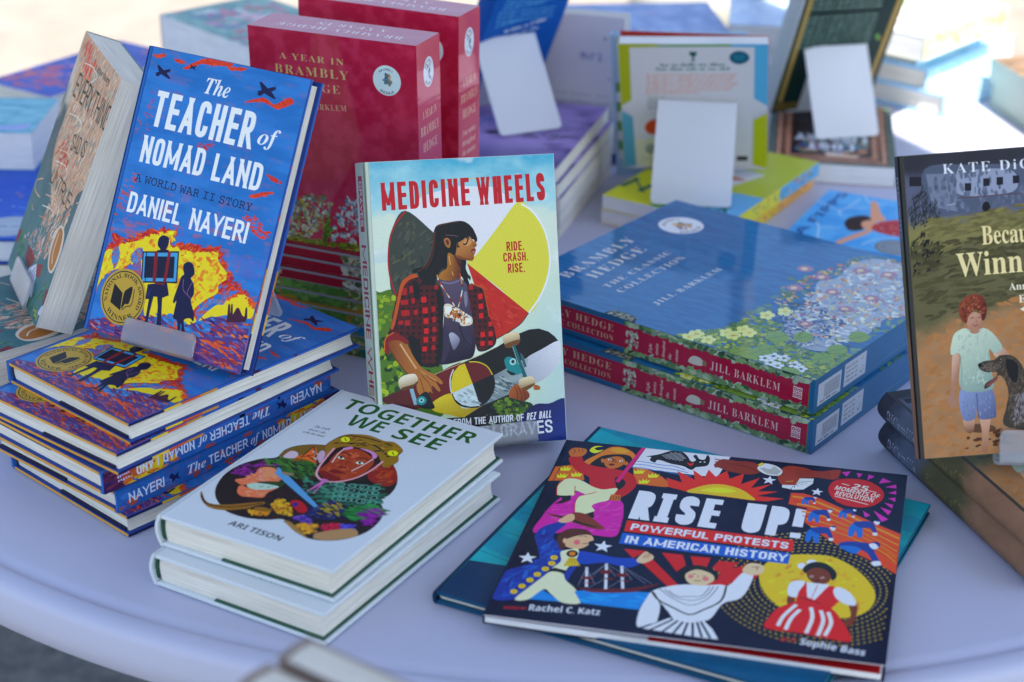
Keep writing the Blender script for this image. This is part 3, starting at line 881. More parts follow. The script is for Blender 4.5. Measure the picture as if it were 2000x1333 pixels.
ART['rise'] = '''
r =13807389 2078 826 375 700 9 26 8
p =15363613 8 2076 117 2130 208 2103 264 1920 4 1851
p =15363613 579 2187 691 2185 812 2100 922 1969 856 1945 655 1945 605 2072
p =15855133 60 2022 45 2079 73 2059 70 2104 92 2071 101 2111 109 2071 130 2098 122 2036
p =15855133 59 1910 43 1966 71 1946 68 1990 90 1958 99 1997 107 1958 128 1985 120 1924
p =15855133 160 1952 145 2008 173 1988 170 2032 192 2000 201 2039 209 2000 230 2027 222 1966
p =15855133 605 2098 592 2154 618 2134 617 2179 638 2146 648 2186 655 2146 677 2174 667 2112
p =15855133 718 2060 705 2117 731 2097 731 2141 751 2108 761 2148 768 2109 790 2136 779 2074
p =15855133 668 1957 655 2012 682 1993 681 2037 701 2005 711 2044 718 2005 739 2032 729 1971
q =15828509 204 2207 282 2350 342 2461 391 2490 455 2487 528 2435 563 2369 537 2292 419 2348 336 2310 258 2162
q =15838237 358 2426 394 2471 459 2468 503 2426 437 2395
q =1907997 250 2160 289 2274 339 2338 432 2374 514 2370 553 2305 536 2225 490 2167 372 2131 281 2138
q =14644253 344 2258 373 2307 429 2339 487 2313 503 2237 471 2169 424 2135 373 2169
q =14644253 349 2251 350 2227 342 2215 331 2223 322 2245 321 2269 329 2281 341 2274
q =14644253 531 2247 531 2225 522 2214 509 2220 501 2240 501 2262 510 2273 523 2267
k =1907997 9 370 2298 392 2299 413 2273 411 2239
q =15856098 397 2281 395 2269 387 2262 377 2264 371 2275 372 2288 380 2295 390 2292
q =15856098 484 2274 483 2262 474 2255 464 2258 458 2268 460 2281 468 2288 478 2285
q =1907997 391 2278 391 2269 388 2264 384 2267 381 2276 380 2285 383 2290 388 2287
q =1907997 478 2271 479 2262 476 2257 471 2260 468 2269 468 2278 471 2283 475 2280
q =6626589 436 2206 431 2193 417 2185 400 2186 391 2196 395 2209 410 2217 427 2216
k =6628381 6 416 2293 439 2245 427 2235
q =15855901 292 2472 236 2467 205 2410 217 2368 259 2354 307 2416 267 2403 239 2420 248 2450
p =14644253 390 2154 438 2155 449 2101 406 2092
q =13966621 83 2256 159 2289 207 2192 287 2153 379 2140 488 2131 578 2099 641 1996 646 1879 586 1736 500 1734 531 1838 565 1933 536 1996 487 1998 529 1852 428 1811 326 1839 287 1971 197 2031 130 2113 89 2190
q =1907997 478 1996 519 2015 568 1952 560 1868 526 1842
q =14644253 57 2343 80 2404 169 2406 189 2348 165 2282 93 2262 64 2302
k =6628381 5 85 2383 104 2335 86 2315
k =6628381 5 119 2391 134 2345
k =6628381 5 148 2392 160 2351
q =14884516 73 1098 81 1319 111 1504 159 1639 235 1731 406 1743 585 1672 635 1522 651 1354 641 1168 477 1154 278 1139
d =15811762,=13311378,=15221677 60 60 12 20 60 80 1124 114 1491 242 1697 581 1649 642 1420 630 1182 276 1152
q =15856052 113 1668 88 1807 119 1896 184 1926 260 1900 343 1837 428 1811 524 1851 515 1741 496 1662 433 1612 395 1555 430 1484 373 1425 297 1442 273 1544 270 1646 311 1702 389 1763 326 1712 236 1749 241 1682 163 1658
k =14687517 7 389 1763 326 1712 275 1665 270 1561 293 1444
k =14687517 7 115 1650 89 1788 113 1885
k =14687517 6 242 1679 216 1817
p =1907997 150 1649 217 1673 229 1605 180 1544 124 1525 167 1594
p =1907997 373 1428 425 1478 450 1390 396 1378
l =7942941 7 501 1738 501 1663
l =7942941 7 521 1742 522 1668
l =7942941 7 542 1747 543 1673
l =7942941 7 563 1752 563 1677
p =14644253 499 1752 571 1754 582 1667 496 1665
l =6628381 6 507 1725 511 1669
l =6628381 6 525 1729 529 1673
l =6628381 6 543 1733 547 1677
l =6628381 6 561 1737 565 1681
p =15342967 585 2594 615 2593 521 1938 489 1949
p =15855083 617 2593 1266 2613 1213 2173 1134 2173 570 2191
k =3706067 9 591 2291 653 2294 717 2285 781 2277 870 2278 965 2238
k =3706067 9 578 2247 661 2250 726 2237 789 2233 879 2226 993 2199
k =3706067 9 563 2195 671 2199 736 2181 798 2183 889 2165 1025 2154
q =1907997 644 2384 735 2443 813 2516 883 2528 942 2467 987 2381 1019 2408 990 2467 1010 2491 1042 2432 1082 2433 1091 2509 1119 2454 1118 2348 1069 2312 1036 2297 1008 2249 939 2294 847 2311 770 2345 734 2346 723 2302 680 2334 682 2383
h =15855083 35 18 4 756 2425 817 2491 887 2501 946 2414 909 2367 799 2381
q =15408413 960 2356 988 2347 1008 2371 1010 2337 992 2306
q =15855083 1064 2387 1062 2381 1057 2378 1051 2379 1048 2384 1050 2389 1055 2393 1061 2392
q =15855083 1095 2394 1094 2389 1089 2385 1083 2386 1080 2391 1081 2397 1087 2400 1092 2399
p =15806493 892 1952 847 2089 974 2040 911 2211 1060 2100 1024 2250 1123 2148 1136 2281 1201 2184 1271 2293 1307 2175 1402 2280 1399 2111 1523 2239 1478 2067 1619 2163 1530 2032 1679 2058 1530 1960 1732 1963 1615 1897 1522 1887 1029 1911
q =15845149 1029 1911 1102 2003 1197 2065 1300 2074 1409 2033 1487 1961 1523 1894 1341 1901 1169 1903
q =15854365 1127 1951 1204 2014 1306 2028 1380 1990 1266 1946
p =15541789 682 1409 1866 1392 1871 1237 689 1254
p =1926343 683 1228 1862 1208 1860 1065 687 1080
t =15856113 K 683 1438 1902 1423 417 RISE UP!
t =15856113 W 727 1283 1835 1264 91 POWERFUL PROTESTS
t =15856113 W 721 1099 1842 1092 99 IN AMERICAN HISTORY
q =10171165 1162 2357 1209 2467 1325 2461 1413 2472 1478 2443 1514 2334 1447 2273 1305 2282 1211 2325
l =6757661 6 1199 2413 1383 2427
l =6757661 6 1262 2405 1413 2399
l =6757661 6 1325 2396 1443 2372
l =6757661 6 1388 2388 1473 2345
l =6757661 6 1451 2380 1503 2318
l =10171165 14 1222 2438 1154 2461
l =10171165 14 1226 2410 1161 2416
l =10171165 14 1230 2382 1167 2372
l =10171165 14 1234 2355 1174 2328
q =11549213 1662 2382 1705 2468 1819 2469 1928 2431 2080 2489 2091 2409 2059 2331 1937 2333 1810 2304 1723 2299
l =8002845 6 1762 2428 2023 2440
l =8002845 6 1765 2402 2025 2418
l =8002845 6 1767 2376 2027 2396
l =8002845 6 1770 2351 2029 2374
l =8002845 6 1773 2325 2031 2352
l =11549213 12 2023 2440 2085 2479
l =11549213 12 2025 2414 2089 2434
l =11549213 12 2027 2389 2092 2390
l =11549213 12 2030 2363 2096 2347
q =11549213 1644 2311 1721 2324 1805 2307 1822 2200 1756 2159 1691 2166
p =15856104 1811 2293 1911 2312 1912 2235 1854 2131 1779 2110 1698 2128 1695 2167 1790 2182
l =4145248 4 1777 2168 1762 2106
l =4145248 4 1784 2184 1789 2138
l =4145248 4 1791 2200 1817 2169
l =4145248 4 1797 2216 1845 2201
l =4145248 4 1804 2232 1873 2233
l =4145248 4 1811 2249 1900 2265
q =15855071 1485 2393 1505 2445 1537 2471 1619 2448 1673 2377 1653 2302 1567 2297 1504 2346
h =3685701 70 13 5 1503 2388 1612 2435 1663 2371 1643 2314 1565 2311
q =15856113 1513 2451 1564 2468 1595 2409 1555 2390
p =15849245 1479 2435 1509 2480 1531 2459 1506 2422
l =15838237 8 1715 2221 1769 2243
p =15856113 1595 2286 1607 2240 1645 2238 1615 2207 1624 2159 1593 2187 1562 2159 1572 2207 1543 2238 1581 2240
p =15856113 1956 2176 1966 2136 1998 2134 1972 2108 1979 2067 1953 2090 1926 2067 1935 2108 1911 2134 1943 2136
p =15216307 2104 2458 2167 2486 2144 2398
p =15216307 2212 2470 2256 2465 2231 2394
p =15216307 2299 2465 2344 2444 2297 2378
p =15216307 2405 2434 2472 2388 2381 2342
p =15216307 2506 2355 2513 2295 2431 2298
p =15216307 2512 2262 2515 2205 2458 2214
p =15216307 2463 2134 2514 2158 2514 2094
p =15216307 2440 2062 2503 2049 2499 1989
p =15216307 2415 1994 2497 1952 2478 1890
p =15216307 2371 1935 2483 1828 2439 1781
p =15216307 2300 1912 2355 1856 2320 1822
q =14687517 2030 2174 2061 2309 2168 2370 2298 2363 2398 2276 2431 2157 2389 2032 2294 1958 2167 1964 2076 2041
t =15856094 B 2190 2229 2305 2201 76 25
l =15856094 9 2119 2282 2175 2265
l =15856094 9 2317 2218 2376 2199
t =15856094 B 2073 2184 2392 2113 62 MOMENTS OF
t =15856094 B 2081 2099 2356 2048 66 REVOLUTION
l =15856094 9 2085 2082 2328 2010
p =15813917 1771 2061 1860 2072 1966 2034 2128 1929 2279 1825 2435 1724 2583 1640 2581 1095 2470 1194 2286 1311 2148 1410 2060 1488 1911 1656 1907 1862 1771 1892
k =15834141 22 1789 2012 1928 1986 2151 1856 2370 1709 2575 1572
k =15834141 22 1832 1908 1970 1883 2187 1761 2395 1620 2574 1486
k =15834141 22 1875 1806 2011 1782 2223 1667 2419 1532 2573 1400
k =15834141 22 1916 1706 2052 1682 2258 1575 2443 1446 2572 1316
k =15834141 22 1958 1607 2092 1584 2293 1483 2467 1360 2571 1233
k =13969181 9 1796 1951 1935 1917 2157 1788 2375 1643 2576 1498
k =13969181 9 1841 1848 1979 1809 2195 1688 2401 1549 2575 1407
k =13969181 9 1885 1747 2023 1702 2233 1589 2427 1456 2574 1317
k =13969181 9 1929 1648 2066 1596 2270 1491 2452 1365 2573 1228
q =1930187 1864 1913 1861 1967 1870 2002 1900 2015 1907 1978 1910 1913 1895 1915 1884 1956 1879 1917
q =1917592 1870 2008 1894 2025 1931 2029 1947 1998 1956 1956 1947 1948 1930 1983 1899 1978
q =15856109 1938 2031 1953 2041 1960 2025 1951 2010
q =15856099 1943 1953 1958 1954 1958 1937 1945 1936
p =1913738 1935 2039 1955 2048 1964 2035 1951 2034
q =1930187 1934 1678 1929 1763 1945 1818 1993 1838 2003 1779 2007 1678 1983 1681 1967 1745 1958 1684
q =1917592 1944 1827 1983 1853 2042 1861 2067 1811 2081 1746 2066 1734 2040 1788 1991 1780
q =15856109 2054 1864 2078 1879 2088 1854 2074 1830
q =15856099 2061 1741 2084 1743 2084 1715 2063 1714
p =1913738 2049 1876 2081 1891 2095 1869 2074 1868
q =1930187 2139 1776 2137 1837 2149 1877 2184 1892 2190 1849 2192 1775 2175 1778 2164 1825 2157 1780
q =1917592 2148 1884 2177 1903 2219 1908 2237 1872 2246 1825 2235 1816 2217 1855 2181 1850
q =15856109 2228 1910 2245 1922 2252 1903 2242 1886
q =15856099 2232 1821 2248 1823 2248 1803 2233 1802
p =1913738 2224 1919 2247 1930 2257 1915 2242 1914
q =1930187 1942 1396 1937 1498 1956 1565 2015 1589 2027 1518 2032 1396 2003 1399 1983 1477 1972 1403
q =1917592 1955 1575 2003 1607 2074 1617 2106 1557 2123 1478 2104 1463 2072 1529 2012 1519
q =15856109 2090 1620 2119 1639 2132 1609 2114 1580
q =15856099 2098 1472 2126 1475 2126 1442 2101 1440
p =1913738 2083 1636 2123 1653 2140 1628 2115 1626
q =1930187 2226 1534 2222 1642 2243 1712 2306 1738 2317 1663 2319 1534 2289 1538 2270 1620 2257 1541
q =1917592 2243 1723 2294 1757 2368 1767 2400 1704 2416 1620 2396 1605 2364 1674 2301 1664
q =15856109 2384 1771 2415 1791 2428 1759 2409 1728
q =15856099 2390 1614 2419 1617 2419 1582 2392 1580
p =1913738 2378 1787 2420 1805 2437 1778 2411 1777
q =1917592 2175 1383 2187 1435 2258 1464 2371 1463 2423 1415 2419 1358 2465 1217 2426 1200 2373 1323 2305 1372 2259 1346
q =1930187 2176 1375 2254 1401 2321 1376 2285 1298
q =15856113 2376 1453 2419 1474 2446 1436 2417 1389 2387 1412
q =1913738 2383 1476 2426 1495 2451 1459 2443 1424 2420 1465
q =15856113 2409 1220 2459 1239 2472 1192 2424 1171
q =1915293 164 1236 230 1284 271 1251 228 1141 228 1053 298 971 334 883 347 743 303 652 268 521 207 371 155 226 9 199 2 419 9 555 122 658 189 739 175 831 123 964 89 1072 115 1177
d =1921721,=1910664,=1926854 50 90 14 60 40 123 1146 223 1036 301 875 268 663 121 266 31 245 26 516 200 710 150 954
q =1918900 433 913 590 909 692 892 846 906 875 850 803 780 644 807 538 767 465 766
p =1915293 392 613 441 725 466 723 448 580 442 499 391 529
q =6105885 257 1035 261 1130 312 1202 419 1216 476 1162 413 1125 343 1060 339 948 307 917
q =15843208 303 1018 339 1079 411 1136 474 1145 507 1087 479 1055 483 1010 441 952 368 945 325 974
q =6105885 324 1002 327 968 317 951 302 962 290 994 287 1028 297 1044 312 1034
q =15843208 330 1036 331 1010 322 998 309 1005 299 1028 298 1054 307 1066 320 1059
q =15824246 422 1035 421 1010 407 996 389 1002 378 1025 379 1051 392 1064 410 1058
l =2628893 7 439 1020 478 1032
k =3940381 6 399 1112 425 1128 453 1114
q =9320477 124 1380 229 1369 299 1437 388 1423 483 1333 549 1256 477 1239 361 1272 238 1329 157 1345
q =2825501 147 1372 271 1352 365 1310 501 1268 416 1269 279 1316
q =15843208 207 1296 267 1407 304 1390 310 1320 250 1272
q =15856063 318 876 365 922 428 944 445 828 416 709 391 625 310 654 346 758
q =2039069 440 883 435 848 410 828 380 835 361 865 366 900 391 920 421 912
q =15828765 422 879 420 858 406 846 389 851 379 869 381 890 395 901 412 897
p =15846429 389 823 436 823 487 731 375 699
l =10582301 4 398 810 388 708
l =10582301 4 407 812 409 713
l =10582301 4 417 814 431 718
l =10582301 4 426 816 453 723
l =10582301 4 436 818 475 728
p =2301213 319 670 411 648 399 603 305 617
p =1936862 237 245 300 383 459 261
q =15856063 311 614 394 605 432 527 521 430 587 277 469 253 374 338 312 386 239 239 153 226 211 387 267 527
q =15846429 315 802 313 779 297 766 277 771 265 791 268 814 283 827 303 822
q =13865757 298 798 297 790 293 786 286 788 282 795 283 803 288 807 294 805
q =15846429 317 724 314 701 298 688 279 693 267 712 269 735 285 748 304 743
q =13865757 299 720 299 712 294 708 288 709 284 716 285 724 289 728 296 727
q =15846429 290 644 287 622 272 609 252 614 240 633 243 656 258 668 278 664
q =13865757 273 640 272 633 267 628 261 630 257 637 258 645 263 649 269 647
q =15846429 253 564 251 541 236 529 216 534 204 553 206 575 222 587 241 583
q =13865757 236 560 236 552 231 548 225 550 221 556 222 564 226 568 232 566
q =15846429 221 483 218 461 203 449 184 453 172 472 174 494 189 506 209 502
q =13865757 204 479 203 471 198 467 192 469 188 476 189 483 194 488 200 486
q =15846429 187 397 184 375 169 363 150 367 138 386 140 408 155 420 175 415
q =13865757 170 393 169 385 165 381 159 383 155 390 155 397 160 401 166 399
q =15846429 149 320 147 298 132 286 113 290 101 309 103 330 118 342 137 338
q =13865757 133 316 132 308 127 304 121 306 117 312 118 320 123 324 129 322
p =15856113 100 827 125 778 171 782 141 744 163 694 119 718 86 684 89 737 47 765 93 774
p =15856113 582 1096 602 1042 649 1040 614 1004 630 949 589 980 552 948 561 1003 522 1039 569 1042
p =1936862 516 407 577 431 641 424 699 452 765 440 867 485 1008 502 972 279 590 274
d =2732784,=1941991 14 70 12 0 20 574 368 980 474 963 309 604 301
q =7478557 510 473 579 455 785 501 897 536 1057 629 954 527 892 480 681 426 585 427
l =15526892 20 535 723 584 477
l =15526892 20 656 800 714 479
l =15526892 20 763 793 824 510
p =8133917 515 598 611 617 598 575 540 567
p =8133917 623 709 716 720 700 667 649 662
p =8133917 738 688 835 707 811 652 760 650
p =8133917 525 521 629 544 620 527
p =8133917 651 610 745 624 727 594
p =8133917 757 604 865 620 837 599
l =10002100 3 535 723 525 483
l =10002100 3 657 797 571 608
l =10002100 3 657 797 599 629
l =10002100 3 657 797 767 713
l =10002100 3 763 790 1002 613
l =10002100 3 763 790 965 597
l =10002100 3 538 708 628 529
l =10002100 3 660 782 748 647
l =10002100 3 766 775 864 628
l =10002100 3 685 603 594 461
l =10002100 3 800 629 723 490
p =14687517 735 1017 890 1024 818 909
p =14687517 892 858 948 929 1194 614 1117 594
p =14687517 999 1023 1143 1027 1186 898 1138 800
p =14687517 1198 1020 1336 1029 1327 898 1238 902
q =15846039 846 887 883 1007 914 998 953 962 949 913 895 854
l =10638900 5 882 924 898 991
l =10638900 5 899 927 916 995
l =10638900 5 916 931 933 999
p =14687517 1397 1006 1534 1009 1447 831 1364 902
p =14687517 1570 1004 1773 998 1651 822 1571 868
q =14687517 1338 673 1387 758 1489 918 1575 961 1586 883 1494 708 1389 634
q =15846429 1689 850 1702 1014 1773 1126 1866 1193 1998 1223 2140 1228 2272 1143 2382 1006 2454 848 2460 711 2413 579 2324 496 2209 458 2015 415 1858 527 1754 660
d =15851805,=15841053,=15848989,=15836445 60 70 18 30 90 1739 845 1871 1151 2144 1180 2415 887 2424 657 2243 526 1880 550
q =1907997 1158 762 1173 846 1231 905 1306 912 1388 866 1423 787 1401 745 1350 838 1289 859 1233 840 1200 788 1193 714
q =15847836 1202 780 1241 842 1297 858 1376 820 1401 756 1372 696 1321 650 1261 662 1219 709
q =15827834 1365 758 1361 737 1346 725 1329 730 1320 748 1323 769 1338 780 1355 776
q =15827834 1259 766 1256 747 1245 737 1231 742 1223 758 1226 777 1237 787 1251 782
k =10689821 8 1268 720 1294 716 1319 725
k =2628893 6 1249 791 1268 800
k =2628893 6 1317 785 1340 787
q =15836272 1293 774 1294 758 1290 751 1285 756 1281 771 1280 786 1284 794 1289 789
q =15856111 1000 84 980 250 997 419 1025 529 1129 613 1232 655 1335 666 1445 703 1509 711 1578 892 1646 880 1636 696 1596 559 1500 477 1454 304 1415 245 1326 198 1221 204 1155 312 1103 375 1119 184 1067 125
q =15847836 1569 935 1602 1015 1678 1019 1712 964 1693 896 1637 867 1585 884
k =7882017 6 1624 972 1657 972 1665 941
k =7882017 6 1647 986 1682 977
p =15856111 1185 229 1302 199 1407 246 1475 161 1529 52 1429 47 1270 55 1037 70
l =1908024 16 1211 217 1086 60
l =1908024 16 1244 209 1167 56
l =1908024 16 1278 202 1238 53
l =1908024 16 1310 201 1302 53
l =1908024 16 1341 207 1366 50
l =1908024 16 1367 221 1424 52
l =1908024 16 1389 233 1479 53
k =1907997 14 1019 516 1082 423 1187 356 1305 297 1387 376 1481 506 1491 694
k =3555154 6 1063 564 1161 471 1293 409 1391 509 1440 675
k =3555154 6 1095 559 1177 486 1284 465 1370 527 1410 668
k =3555154 6 1122 555 1190 499 1277 512 1352 543 1385 663
k =1907997 9 1119 181 1106 361 1030 513
k =1907997 7 1155 312 1212 212
q =15856113 1979 1069 1974 1040 1955 1024 1935 1031 1924 1056 1929 1085 1947 1101 1968 1094
q =15856113 2045 1129 2037 1102 2015 1087 1991 1092 1979 1115 1986 1142 2008 1157 2033 1152
q =1907997 1965 1005 1979 1077 2032 1133 2107 1129 2173 1059 2194 976 2169 920 2145 985 2076 1014 2007 966
q =8796445 1995 996 2047 1060 2115 1046 2156 974 2147 893 2092 849 2050 864 2007 918
q =15780531 2043 942 2040 932 2031 925 2022 927 2017 937 2020 947 2029 954 2038 951
q =15780531 2115 942 2112 932 2103 926 2093 928 2089 937 2092 947 2100 954 2110 952
q =1907997 2036 941 2035 933 2031 928 2027 931 2024 938 2025 946 2029 950 2033 948
q =1907997 2107 941 2106 933 2103 929 2098 931 2096 938 2097 946 2101 951 2105 948
q =5315869 2087 900 2083 892 2072 887 2061 887 2055 892 2059 900 2070 905 2082 905
q =8796445 1904 663 1949 657 1951 574 1909 568
q =8796445 2303 648 2349 670 2362 549 2333 390 2265 404 2323 511
q =15408413 1972 604 2078 579 2192 574 2275 441 2351 222 2191 218 2033 240 1805 250 1812 381 1862 512
p =15408413 1965 852 2011 862 2016 750 2071 651 2134 839 2188 854 2200 760 2243 689 2193 569 2078 573 1958 561 1963 738
p =15856111 2005 861 2158 863 2079 653 2028 675
l =13966637 5 2081 843 2057 666
l =8002845 10 1981 664 2122 619
q =15856111 1891 753 1905 838 1959 872 1997 856 1967 736 1958 662 1907 669
q =15856111 2188 804 2223 846 2294 797 2342 699 2338 641 2272 650 2210 713
k =15856104 26 1968 570 1903 419 1879 293
k =15856104 26 1998 516 1953 401 1932 261
k =15856104 26 2064 558 2085 430 2064 247
k =15856104 26 2130 536 2157 414 2139 235
k =15856104 26 2179 526 2208 399 2183 245
p =1926343 683 1228 1862 1208 1860 1065 687 1080
t =15856113 W 721 1099 1842 1092 99 IN AMERICAN HISTORY
t =15856113 B 275 114 739 161 71 Rachel C. Katz
t =13966621 B 108 95 256 118 33 WORDS BY
t =15856113 B 2036 117 2443 76 72 Sophie Bass
t =13966621 B 1911 124 2017 136 40 ART BY
l =1911377 5 57 2529 4 482
'''
